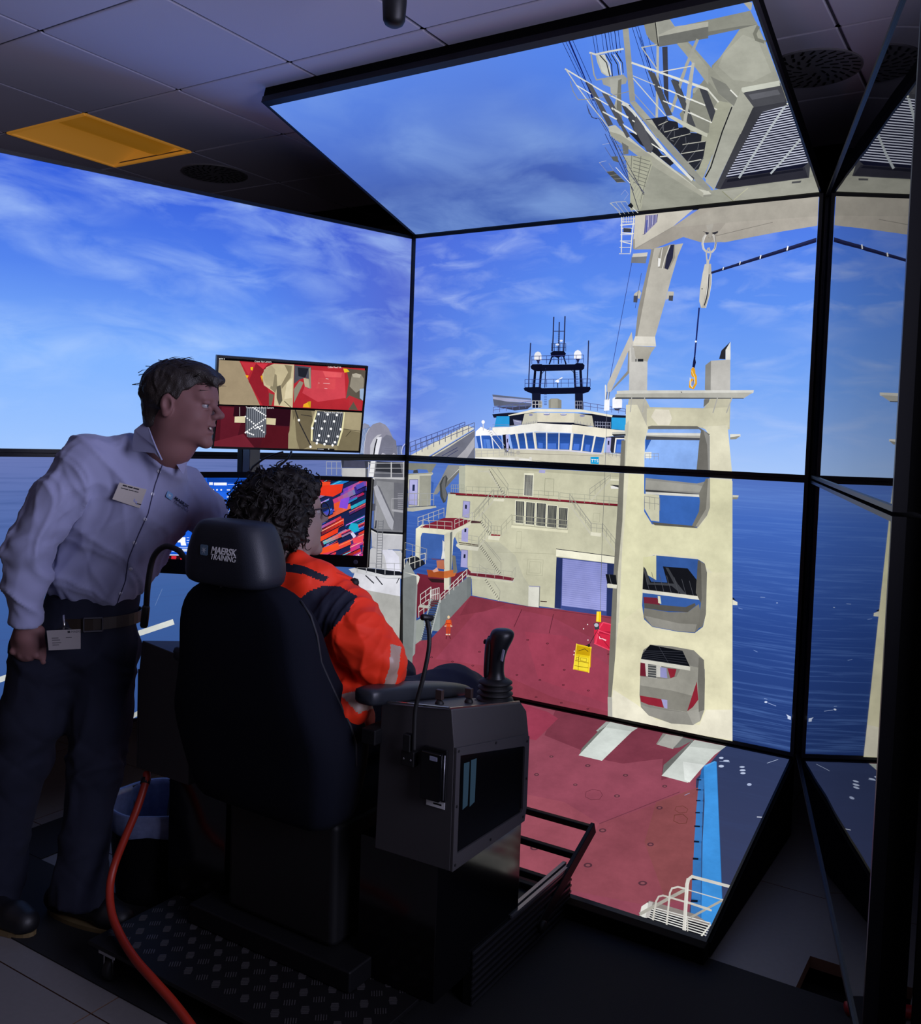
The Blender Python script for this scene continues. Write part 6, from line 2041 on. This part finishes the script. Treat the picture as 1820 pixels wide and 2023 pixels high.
S.chain([(HR_, .07), (KR, .05), (AR, .038)], k=.03); S.chain([(HL_, .07), (KL, .05), (AL, .038)], k=.03); S.cap(D(190, 1265, 2.87), D(125, 1265, 2.84), .085, .085, k=.03)
up = Vector((0, 0, 1))
hand_shape(S, W0-up*.004, -up*1.0+RH*.02, -FH*.95+RH*-.15, RH, curl=(1.15, 1.5, 1.0), thumb=1.05, g=1.14, td=(1.0, .10, -.15))
hand_shape(S, HL, RH*.9-up*.2, up, -FH, curl=(.2, .3, .2))
V, Q = S.mesh(); V = relax(V, Q, 1, .4)
link_np('body', V, Q, M_SK1, man, man.location); print('man body', len(Q))
eyes(L1, RHd, man, M_SK1)
m = MB(); m.lathe(L1(.0885, 0, -.062), [(.001, 0), (.006, .0), (.007, .003), (.002, .004)], 10, axis=RHd @ Vector((1, 0, 0)), sx=.6, sy=1.6); m.build('teeth', mat('teeth_white', 'd8d4cc', rough=.3), man, smooth=True)
for s in (-1, 1):
    MB().tube([L1(.088, s*.044, .0265), L1(.094, s*.034, .030), L1(.0965, s*.020, .027)], [.0034, .0046, .0034], 8).build('eyebrow', M_HAIR1, man, smooth=True)
# hair
S = Solid(np.arange(HO.x-.16, HO.x+.17, .0036), np.arange(HO.y-.15, HO.y+.16, .0036), np.arange(HO.z-.14, HO.z+.17, .0036))
S.ell(L1(-.020, 0, .040), (.107, .085, .095), RHd, k=.01); S.ell(L1(.03, 0, .080), (.072, .060, .046), RHd, k=.03)
S.cap(L1(.06, -.03, .098), L1(.108, -.035, .078), .026, .016, k=.02); S.cap(L1(.06, .03, .098), L1(.104, .03, .080), .026, .014, k=.02); S.cap(L1(.100, -.03, .080), L1(.122, -.045, .058), .013, .005, k=.01)
S.ell(L1(-.070, 0, -.045), (.040, .060, .048), RHd, k=.03)
sl, X_, Y_, Z_ = S.sub((-9, -9, -9), (9, 9, 9))
iR = RHd.transposed(); q = [(X_-HO.x)*iR[i][0]+(Y_-HO.y)*iR[i][1]+(Z_-HO.z)*iR[i][2] for i in range(3)]
zl = np.interp(q[0].ravel(), [-.12, -.075, -.035, -.022, -.004, .016, .03, .06, .085, .13], [-.078, -.070, -.050, .026, .032, .012, .040, .058, .070, .04]).reshape(q[0].shape)
S.F = np.maximum(S.F, (zl-q[2]).astype(np.float32)*.8)
V, Q = S.mesh(); N_ = normals(V, Q)
loc = (V-np.array(HO))@np.array(RHd)
st = np.sin(loc[:, 1]*420+8*np.sin(loc[:, 0]*30)+3*np.sin(loc[:, 2]*60))*.5+np.sin(loc[:, 1]*230+loc[:, 2]*90+6*np.sin(loc[:, 0]*22))*.8
V = V+N_*(st*.0009+folds(V, 3, .0013, 60))[:, None]
hair1 = link_np('hair', V, Q, M_HAIR1, man, man.location)
random.seed(7); m = MB()
for i in range(50):
    t = random.uniform(.02, 3.1); ph = random.uniform(-1.2, 1.2)
    a = Vector((-.022+.108*math.cos(t)*math.cos(ph*.4), .084*math.sin(ph), .044+.096*math.sin(t)*math.cos(ph*.7)))
    if a.z < .045: continue
    d = Vector((.03, random.uniform(-.01, .01), random.uniform(-.006, .010)))
    m.tube([L1(*a), L1(*(a+d*.5+Vector((0, 0, random.uniform(0, .006))))), L1(*(a+d))], [.0013, .001, .0003], 4)
o = m.build('loose_strands', M_HAIR1, man, smooth=True); o['kind'] = 'stuff'

# shirt
S = Solid(axis_pts(-1.05, -.10, .0072, .0072, []), axis_pts(-2.36, -1.60, .0072, .0072, []), axis_pts(.85, 1.62, .0072, .0072, []))
S.chain([(sh_r, .080), (D(262, 948, 2.80), .098), (sh_l, .068)], k=.05)
S.ell(D(268, 1005, 2.80), (.165, .115, .15), Matrix.Rotation(YAW+.25, 3, 'Z'), k=.05)
S.ell(D(225, 1080, 2.82), (.150, .125, .15), Matrix.Rotation(YAW+.15, 3, 'Z'), k=.06)
S.ell(D(187, 1130, 2.84), (.150, .125, .122), Matrix.Rotation(YAW, 3, 'Z'), k=.05)
S.cap(D(255, 900, 2.78), D(320, 900, 2.80), .062, .058, k=.05)
S.chain([(sh_r, .080), (D(112, 985, 2.69), .068), (D(56, 1085, 2.67), .064), (D(50, 1150, 2.68), .055), (D(49, 1190, 2.69), .049)], k=.02)
S.cap(D(49, 1188, 2.69), D(49, 1235, 2.70), .047, .049, k=.006, flat=True)
S.chain([(sh_l, .070), (D(402, 1010, 2.88), .062), (D(440, 1075, 2.86), .056), (D(485, 1088, 2.97), .040)], k=.02)
S.cap(L1(-.040, 0, -.105), nb+Vector((0, 0, -.02)), .060, .068, k=.02, mode='add')
S.cap(L1(-.018, 0, -.06), D(327, 900, 2.77), .055, .054, k=.004, mode='cut')
V, Q = S.mesh(); V = relax(V, Q, 2, .5); N_ = normals(V, Q)
# folds gather at elbow, waist and armpit
px_, py_ = photo_xy(V)
el = np.exp(-((V-np.array(D(56, 1085, 2.67)))**2).sum(1)/.012); wa = np.exp(-((V-np.array(D(200, 1140, 2.8)))**2).sum(1)/.03); arm = np.exp(-((V-np.array(D(175, 980, 2.7)))**2).sum(1)/.012)
a = V@np.array(RH)-V@np.array(up)*.8
V = V+N_*(folds(V, 5, .0042, 26, (1, 1, .8), sharp=3)*(0.6+el*1.0+wa*.8+arm*1.1)+.004*wa*np.sin(a*70)+.0035*el*np.sin(V[:, 2]*110+2*np.sin(V[:, 0]*40)))[:, None]
shirt = link_np('shirt', V, Q, M_SHIRT, man, man.location); T1 = bvh(V, Q); print('shirt', len(Q))
M_BTN = mat('shirt_button', 'cfd0dc', rough=.3)
for x, y in ((314, 931), (301, 976), (287, 1026), (266, 1072), (258, 1124), (238, 1172)):
    p_, n_ = hit(T1, x, y)
    if p_: MB().lathe(p_-n_*.001, [(.0052, 0), (.0058, .0015), (.0052, .0028), (.003, .0024)], 14, axis=n_).build('button', M_BTN, man, smooth=True)
pts = []
for i in range(30):
    t = i/29; x = np.interp(t, [0, .15, .35, .5, .65, .8, 1], [322, 306, 292, 272, 254, 248, 226]); y = 915+t*290
    p_, n_ = hit(T1, x, y)
    if p_: pts.append(p_+n_*.0008)
MB().tube(pts, .0016, 6).build('placket_seam', mat('seam_shadow', '3a3a58', rough=.9), man, smooth=True)
def flap(pts_, nm, lift=.006, th=.0016):
    ps_ = [D(*q) for q in pts_]; n_ = (ps_[1]-ps_[0]).cross(ps_[-1]-ps_[0]).normalized()
    if n_.dot(CAM-ps_[0]) < 0: n_ = -n_
    MB().prism(ps_, n_*th).build(nm, M_SHIRT, man, bevel=.0012)
flap([(289, 832, 2.705), (266, 850, 2.715), (262, 878, 2.68), (263, 892, 2.66), (285, 893, 2.65), (306, 896, 2.640), (319, 909, 2.645), (309, 885, 2.640), (299, 862, 2.650)], 'collar_flap')
flap([(362, 884, 2.745), (343, 908, 2.715), (350, 920, 2.705), (362, 939, 2.70), (368, 920, 2.72), (374, 898, 2.75)], 'collar_flap')
MB().tube([D(289, 834, 2.704), D(300, 864, 2.648), D(310, 888, 2.638), D(320, 909, 2.643)], .0028, 6).build('collar_band', M_SHIRT, man, smooth=True)
# badge and printing on the shirt
def plate(T, corners, th, lift):
    hs = [hit(T, *c) for c in corners]; n_ = sum((h[1] for h in hs), Vector()).normalized(); c = sum((h[0] for h in hs), Vector())/4
    far = max((h[0]-c).dot(n_) for h in hs)+lift
    out = []
    for x, y in corners:
        d = cam_ray(x, y); t = (c+n_*far-CAM).dot(n_)/d.dot(n_); out.append(CAM+d*t)
    return out, n_
ps_, n_ = plate(T1, [(236, 953), (290, 967), (276, 1004), (222, 986)], .0015, .001)
tagm = MB().prism(ps_, n_*.0015).build('name_tag', mat('tag_white', 'b9b2aa', rough=.5), bevel=.0004); tag(tagm, 'white name tag pinned on the standing man\'s chest', 'badge')
uu = (ps_[1]-ps_[0]).normalized(); vv_ = (ps_[0]-ps_[3]).normalized(); m = MB()
def stroke(mb, o_, u0, u1, v, w):
    a = o_+uu*u0+vv_*v; b = o_+uu*u1+vv_*v; mb.add([a, b, b+vv_*w, a+vv_*w], [(0, 1, 2, 3)])
top_ = ps_[3]+n_*.0018
for v, segs, w in ((.046, [(.012, .024), (.026, .040), (.042, .058)], .004), (.038, [(.010, .030), (.032, .046), (.048, .060)], .0025), (.004, [(.064, .080)], .003)):
    for a, b in segs: stroke(m, top_, a, b, v, w)
m.build('print', mat('print_black', '1a1a22'), tagm, fix=False)
p_, n_ = hit(T1, 360, 985); U1 = RH.copy(); U1 = (U1-n_*U1.dot(n_)).normalized(); V1 = n_.cross(U1).normalized()
if V1.z < 0: V1 = -V1
U1, V1 = (U1*math.cos(.12)-V1*math.sin(.12)), (V1*math.cos(.12)+U1*math.sin(.12))
M_INK = mat('print_navy', '11162e', rough=.8)
o_ = D(344, 985, 1.0); d = cam_ray(344, 985)
base = CAM+d*((p_+n_*.003-CAM).dot(n_)/d.dot(n_))
m = MB(); put_text(m, 'MAERSK', .0150, base, U1, V1, n_, bold=.0006, shear=.2); put_text(m, 'TRAINING', .0125, base-V1*.0135, U1, V1, n_, shear=.2); m.build('shirt_print', M_INK, man, fix=False, label='navy lettering in two lines on the chest')
d = cam_ray(335, 979); base = CAM+d*((p_+n_*.0024-CAM).dot(n_)/d.dot(n_))
emblem(base, .022, U1, V1, n_, shirt, mat('emblem_blue_light', '6f9cc4', rough=.6), mat('emblem_star', 'c0cad2'))

# trousers, belt, shoes
S = Solid(axis_pts(-1.12, -.30, .0085, .0085, []), axis_pts(-2.36, -1.65, .0085, .0085, []), axis_pts(.03, 1.06, .0085, .0085, []))
S.cap(D(188, 1172, 2.86), D(165, 1255, 2.86), .136, .145, k=.04, squash=(FH, .85))
S.chain([(D(208, 1285, 2.88), .106), (D(197, 1420, 2.86), .088), (KR, .076), (D(170, 1650, 2.82), .072)], k=.04); S.cap(D(170, 1650, 2.82), D(154, 1786, 2.80), .073, .080, k=.02, flat=True)
S.chain([(D(92, 1285, 2.82), .110), (D(62, 1420, 2.83), .092), (KL, .080), (D(8, 1650, 2.86), .074)], k=.04); S.cap(D(8, 1650, 2.86), D(-18, 1790, 2.88), .074, .082, k=.02, flat=True)
V, Q = S.mesh(); V = relax(V, Q, 2, .5); N_ = normals(V, Q)
kn = np.exp(-(V[:, 2]-.5)**2/.02)+np.exp(-(V[:, 2]-.13)**2/.01)+np.exp(-(V[:, 2]-.82)**2/.01)
V = V+N_*(folds(V, 9, .003, 28, (1, 1, 1.2))*(.3+kn))[:, None]
trou = link_np('trousers', V, Q, M_JEANS, man, man.location); T2 = bvh(V, Q)
pts = []
for i in range(40):
    t = 2*math.pi*i/40; c = D(186, 1219, 2.862); pts.append(c+RH*.142*math.cos(t)+FH*.120*math.sin(t)+up*(.008*math.cos(t)))
m = MB(); rings = []
for a, dz in ((0, -.018), (.004, -.018), (.004, .018), (0, .018)): rings.append([p_+(p_-D(186, 1219, 2.862)).normalized()*a+up*dz for p_ in pts])
rings.append(rings[0]); m.loft(rings, cap=False).build('belt', mat('belt_leather', '2a2018', rough=.5), man, smooth=False)
bk = pts[32]; bd = (bk-D(186, 1219, 2.862)).normalized(); ta = Vector((-bd.y, bd.x, 0))
m = MB()
for s in (-1, 1): m.bar(bk+bd*.008+ta*.026*s-up*.02, bk+bd*.008+ta*.026*s+up*.02, .004, .005); m.bar(bk+bd*.008+up*.02*s-ta*.026, bk+bd*.008+up*.02*s+ta*.026, .004, .005)
o = m.build('belt_buckle', M_DALU, man, bevel=.001)
for nm_, fp, toe in (('r', Vector((foot0.x, foot0.y, 0)), (RH*.95-FH*.35)), ('l', Vector((foot1.x, foot1.y, 0)), (RH*.9-FH*.45))):
    t_ = toe.normalized(); sd = Vector((-t_.y, t_.x, 0)); a = fp-t_*.07; b = fp+t_*.17
    S = Solid(np.arange(min(a.x, b.x)-.09, max(a.x, b.x)+.09, .006), np.arange(min(a.y, b.y)-.09, max(a.y, b.y)+.09, .006), np.arange(-.03, .19, .006))
    up_ = Vector((0, 0, .045)); S.cap(a+Vector((0, 0, .055)), b+Vector((0, 0, .038)), .042, .036, k=.02, squash=(up, .9)); S.cap(a+Vector((0, 0, .06))+t_*.02, a+t_*.03+Vector((0, 0, .12)), .040, .040, k=.03, flat=False); S.cap(b-t_*.04+Vector((0, 0, .042)), b+Vector((0, 0, .034)), .046, .038, k=.02)
    sl, X_, Y_, Z_ = S.sub((-9, -9, -9), (9, 9, 9)); S.F = np.maximum(S.F, (.016-Z_+0*X_+0*Y_).astype(np.float32)); V, Q = S.mesh(); sh = link_np('shoe', V, Q, mat('shoe_black', '101014', rough=.5), man, man.location)
    pts = []
    for i in range(28):
        ang = 2*math.pi*i/28; c_, s_ = math.cos(ang), math.sin(ang); l_ = .125+.012; pts.append((a+b)/2+t_*(c_*(.160))+sd*(s_*(.047+.006*c_)))
    m = MB(); m.loft([[p_+Vector((0, 0, z)) for p_ in pts] for z in (.001, .012, .017)]); m.build('sole', mat('sole_tan', '6b5a3a', rough=.7), sh, smooth=False)
# card on a clip at his hip
ps_ = [D(92, 1246, 2.64), D(159, 1243, 2.66), D(159, 1282, 2.66), D(96, 1285, 2.64)]; n_ = -FH
cardm = MB().prism(ps_, FH*.0015).build('access_card', mat('card_grey', '8b8685', rough=.4), bevel=.0003); tag(cardm, 'pale access card hanging at the standing man\'s hip beside his hand', 'card')
uu = (ps_[1]-ps_[0]).normalized(); vv_ = (ps_[0]-ps_[3]).normalized(); o_ = ps_[3]-FH*.0004; m = MB()
put_text(m, 'MAERSK', .0085, o_+uu*.066+vv_*.048, uu, vv_, -FH); stroke(m, o_, .056, .063, .048, .006)
for v, a, b in ((.034, .012, .03), (.034, .05, .066), (.028, .012, .034), (.020, .012, .036), (.014, .012, .03)): stroke(m, o_, a, b, v, .0016)
m.build('print', mat('print_black', '1a1a22'), cardm, fix=False)
MB().tube([D(126, 1244, 2.655), D(127, 1232, 2.66), D(126, 1215, 2.665)], [.004, .003, .004], 8).build('clip', M_CHROME, cardm, smooth=True)
MB().tube([D(110, 1246, 2.652), D(126, 1238, 2.655), D(143, 1244, 2.657)], .0016, 6).build('strap', M_RUB, cardm, smooth=True)

# ============================== the seated operator
M_SK2 = skin_mat('skin_pale', '8f7a74'); M_HAIR2 = mat('hair_dark_curls', '130e0c', rough=.55, spec=.3, var=.3, vscale=70, bump=.4, bscale=300)
M_ORANGE = mat('jacket_orange', 'ff3306', rough=.7, bump=.1, bscale=900); M_NAVY = mat('jacket_navy', '0e1228', rough=.8, bump=.1, bscale=900)
M_REFL = mat('reflective_tape', 'b89a88', rough=.35, bump=.05, bscale=1500)
op = thing('person', 'seated operator with dark curly hair and glasses in an orange high-visibility jacket', 'person', (0, -1.72, .60))
O2 = D(562, 1022, 2.56); f2 = (RH*.81+FH*.59).normalized(); yaw2 = math.atan2(f2.y, f2.x)
R2 = Matrix.Rotation(yaw2, 3, 'Z') @ Matrix.Rotation(math.radians(-9), 3, 'Y') @ Matrix.Rotation(math.radians(-4), 3, 'X')
S = Solid(axis_pts(-.36, .42, .010, .0034, [(O2.x-.13, O2.x+.16)]), axis_pts(-2.02, -.80, .010, .0034, [(O2.y-.13, O2.y+.15)]), axis_pts(.15, O2.z+.17, .010, .0034, [(O2.z-.15, O2.z+.12)]))
L2 = head_shape(S, O2, R2, open_mouth=False)
nb2 = Vector((-.005, -1.83, 1.13))
S.chain([(L2(-.035, 0, -.04), .052), (L2(-.045, 0, -.11), .050), (nb2, .056), (Vector((0, -1.83, 1.02)), .10), (Vector((0, -1.80, .72)), .12)], k=.03)
SR, SL = Vector((.150, -1.815, 1.045)), Vector((-.185, -1.83, 1.045))
ER, EL = D(752, 1308, 2.40), Vector((-.30, -1.79, .93)); WRr, WRl = Vector((.16, -1.60, .86)), Vector((-.12, -1.58, .84))
S.chain([(SR, .055), (ER, .040), (WRr, .026)], k=.02); S.chain([(SL, .055), (EL, .040), (WRl, .026)], k=.02)
hand_shape(S, WRr, (-.5, .8, -.25), (0, .2, 1), (-.8, -.3, 0), curl=(.4, .6, .4)); hand_shape(S, WRl, (.5, .8, -.25), (0, .2, 1), (.8, -.3, 0), curl=(.4, .6, .4))
for s in (-1, 1):
    S.chain([(Vector((s*.09, -1.75, .68)), .08), (Vector((s*.15, -1.22, .72)), .055), (Vector((s*.14, -1.02, .30)), .04)], k=.03)
V, Q = S.mesh(); V = relax(V, Q, 1, .4); link_np('body', V, Q, M_SK2, op, op.location)
eyes(L2, R2, op, M_SK2)
# curly hair
S = Solid(np.arange(O2.x-.19, O2.x+.18, .0045), np.arange(O2.y-.19, O2.y+.18, .0045), np.arange(O2.z-.17, O2.z+.19, .0045))
S.ell(L2(-.030, 0, .030), (.118, .104, .103), R2, k=.01); S.ell(L2(-.055, 0, -.045), (.075, .088, .070), R2, k=.04); S.ell(L2(.035, 0, .075), (.070, .075, .050), R2, k=.03)
for s in (-1, 1): S.ell(L2(-.015, s*.070, -.02), (.036, .026, .058), R2, k=.03)
S.ell(L2(.105, 0, -.045), (.085, .10, .115), R2, k=.01, mode='cut')
V, Q = S.mesh(); N_ = normals(V, Q); V = V+N_*folds(V, 21, .0055, 75, sharp=1.2)[:, None]
link_np('hair', V, Q, M_HAIR2, op, op.location)
random.seed(5); m = MB(); T4 = bvh(V, Q)
for i in range(420):
    j = random.randrange(len(V)); p_ = Vector(V[j]); n_ = Vector(N_[j])
    if (R2.transposed() @ (p_-O2)).x > .075 and (R2.transposed() @ (p_-O2)).z < .02: continue
    t0 = n_.orthogonal().normalized(); t0.rotate(Matrix.Rotation(random.uniform(0, 6.3), 3, n_)); b0 = n_.cross(t0)
    down = Vector((0, 0, -1)); R_c = random.uniform(.005, .011); turns = random.uniform(.8, 1.8); ln = random.uniform(.02, .045); pts = []
    ph = random.uniform(0, 6.3)
    for k in range(12):
        u_ = k/11; a_ = ph+turns*2*math.pi*u_; pts.append(p_+n_*(.001+R_c*.6*(1+math.cos(a_))*(.6+u_*.6))+t0*R_c*math.sin(a_)+(down*.6+b0*.5)*ln*(u_-.5))
    m.tube(pts, [.0006+.0013*math.sin(math.pi*min(1, .15+u/12)) for u in range(12)], 4, cap=False)
o = m.build('curls', M_HAIR2, op, smooth=True, fix=False); o['kind'] = 'stuff'
# glasses
g_ = MB()
for s in (-1, 1):
    c = L2(.112, s*.033, .004); pts = [c+R2 @ Vector((0, .025*math.cos(a), .019*math.sin(a)*(1 if math.sin(a) > 0 else 1.1))) for a in [2*math.pi*k/20 for k in range(21)]]
    g_.tube(pts, .0017, 6); g_.tube([L2(.112, s*.058, .010), L2(.06, s*.078, .012), L2(-.005, s*.084, .012)], .0018, 6)
g_.tube([L2(.113, -.009, .010), L2(.117, 0, .013), L2(.113, .009, .010)], .0016, 6)
g_.build('eyeglasses', mat('glasses_frame', '0c0c10', rough=.25), op, smooth=True)
# jacket
S = Solid(axis_pts(-.42, .46, .0042, .0042, []), axis_pts(-2.02, -1.40, .0042, .0042, []), axis_pts(.60, 1.25, .0042, .0042, []))
S.chain([(SL+Vector((0, 0, -.005)), .088), (Vector((0, -1.82, 1.05)), .102), (SR+Vector((0, 0, -.012)), .088)], k=.05)
S.ell((0, -1.81, .93), (.205, .125, .20), k=.05); S.ell((.02, -1.80, .76), (.215, .125, .105), k=.04)
S.cap((.035, -1.80, .80), D(690, 1388, 2.40), .10, .065, k=.05)
S.chain([(SR, .088), (D(705, 1248, 2.43), .078), (D(745, 1300, 2.40), .070), (D(755, 1318, 2.42), .060), (WRr+Vector((.03, -.05, .01)), .048)], k=.02)
S.chain([(SL, .088), (EL, .068), (WRl, .046)], k=.02)
# stand-up collar with the hood rolled under it
S.chain([(D(545, 1118, 2.62), .030), (D(590, 1112, 2.50), .030), (D(640, 1132, 2.47), .026), (D(690, 1150, 2.52), .015)], k=.02)
S.chain([(D(560, 1150, 2.50), .045), (D(610, 1150, 2.47), .045), (D(655, 1165, 2.48), .035)], k=.03)
S.cap(L2(-.03, 0, -.06), nb2+Vector((0, 0, .01)), .054, .060, k=.006, mode='cut')
V, Q = S.mesh(); V = relax(V, Q, 1, .5); N_ = normals(V, Q)
elb = np.exp(-((V-np.array(D(735, 1330, 2.40)))**2).sum(1)/.006); sho = np.exp(-((V-np.array(D(700, 1240, 2.4)))**2).sum(1)/.008)
V = V+N_*(folds(V, 31, .0034, 30, (1, 1, 1))*(.45+elb*.9+sho*.6)+.004*elb*np.sin((V@np.array(RH)*.5+V[:, 2])*105))[:, None]
cen = V[Q].mean(1); px_, py_ = photo_xy(cen); fn = np.cross(V[Q[:, 2]]-V[Q[:, 0]], V[Q[:, 3]]-V[Q[:, 1]]); facing = ((np.array(CAM)-cen)*fn).sum(1) > 0
mi = np.zeros(len(Q), int)
mi[inside(px_, py_, [(583, 1192), (610, 1168), (640, 1157), (672, 1158), (706, 1178), (690, 1205), (638, 1264)]) & facing] = 1
mi[inside(px_, py_, [(772, 1272), (793, 1278), (788, 1320), (780, 1362), (757, 1358), (770, 1318)]) & facing] = 2
mi[inside(px_, py_, [(672, 1372), (700, 1366), (745, 1380), (742, 1398), (708, 1410)]) & facing] = 2
mi[inside(px_, py_, [(556, 1112), (600, 1118), (650, 1140), (640, 1150), (600, 1134), (556, 1128)]) & facing] = 1
link_np('jacket', V, Q, [M_ORANGE, M_NAVY, M_REFL], op, op.location, mi=mi); print('jacket', len(Q))
pts = [D(548, 1104, 2.545), D(575, 1103, 2.49), D(604, 1109, 2.455), D(632, 1119, 2.445), D(660, 1129, 2.455), D(684, 1136, 2.48), D(704, 1143, 2.51)]
pb = [D(548, 1124, 2.53), D(575, 1124, 2.475), D(602, 1132, 2.44), D(628, 1142, 2.43), D(654, 1150, 2.44), D(676, 1155, 2.475), D(696, 1157, 2.505)]
m = MB(); n_ = len(pts)
m.v = [p_ for p_ in pts]+[p_ for p_ in pb]+[p_+FH*.008 for p_ in pts]+[p_+FH*.010 for p_ in pb]
for i in range(n_-1): m.f += [(i, i+1, n_+i+1, n_+i), (2*n_+i, 3*n_+i, 3*n_+i+1, 2*n_+i+1), (i, 2*n_+i, 2*n_+i+1, i+1), (n_+i, n_+i+1, 3*n_+i+1, 3*n_+i)]
m.f += [(0, n_, 3*n_, 2*n_), (n_-1, 3*n_-1, 4*n_-1, 2*n_-1)]; m.m = [0]*len(m.f)
m.build('collar', M_ORANGE, op, smooth=True, subsurf=1)
MB().lathe(D(700, 1151, 2.50), [(.003, -.012), (.010, -.009), (.0135, 0), (.010, .010), (.003, .013)], 16, axis=RH).build('collar_toggle', M_RUB, op, smooth=True)
# trousers of the operator
S = Solid(axis_pts(-.30, .32, .008, .008, []), axis_pts(-1.95, -.85, .008, .008, []), axis_pts(.25, .88, .008, .008, []))
S.cap((-.06, -1.80, .71), (.06, -1.80, .71), .12, .12, k=.04)
for s in (-1, 1):
    S.chain([(Vector((s*.09, -1.77, .70)), .10), (Vector((s*.15, -1.24, .715)), .080), (Vector((s*.15, -1.17, .69)), .076)], k=.03); S.cap(Vector((s*.15, -1.16, .68)), Vector((s*.14, -1.02, .34)), .070, .062, k=.03, flat=False)
V, Q = S.mesh(); V = relax(V, Q, 1, .5); N_ = normals(V, Q); V = V+N_*folds(V, 41, .0025, 28)[:, None]
link_np('trousers', V, Q, mat('trousers_navy', '101632', rough=.85, bump=.15, bscale=900), op, op.location)
for s in (-1, 1):
    a = Vector((s*.14, -1.05, .262)); b = a+Vector((s*.02, .20, 0))
    MB().loft([[a+(b-a)*t+Vector((math.cos(q)*w, 0, .02+math.sin(q)*h)) for q in [2*math.pi*k/14 for k in range(14)]] for t, w, h in ((-.2, .02, .02), (-.1, .036, .045), (.2, .038, .055), (.5, .042, .040), (.85, .044, .030), (1.05, .034, .022), (1.12, .015, .012))]).build('shoe', mat('shoe_black', '101014'), op, smooth=True)
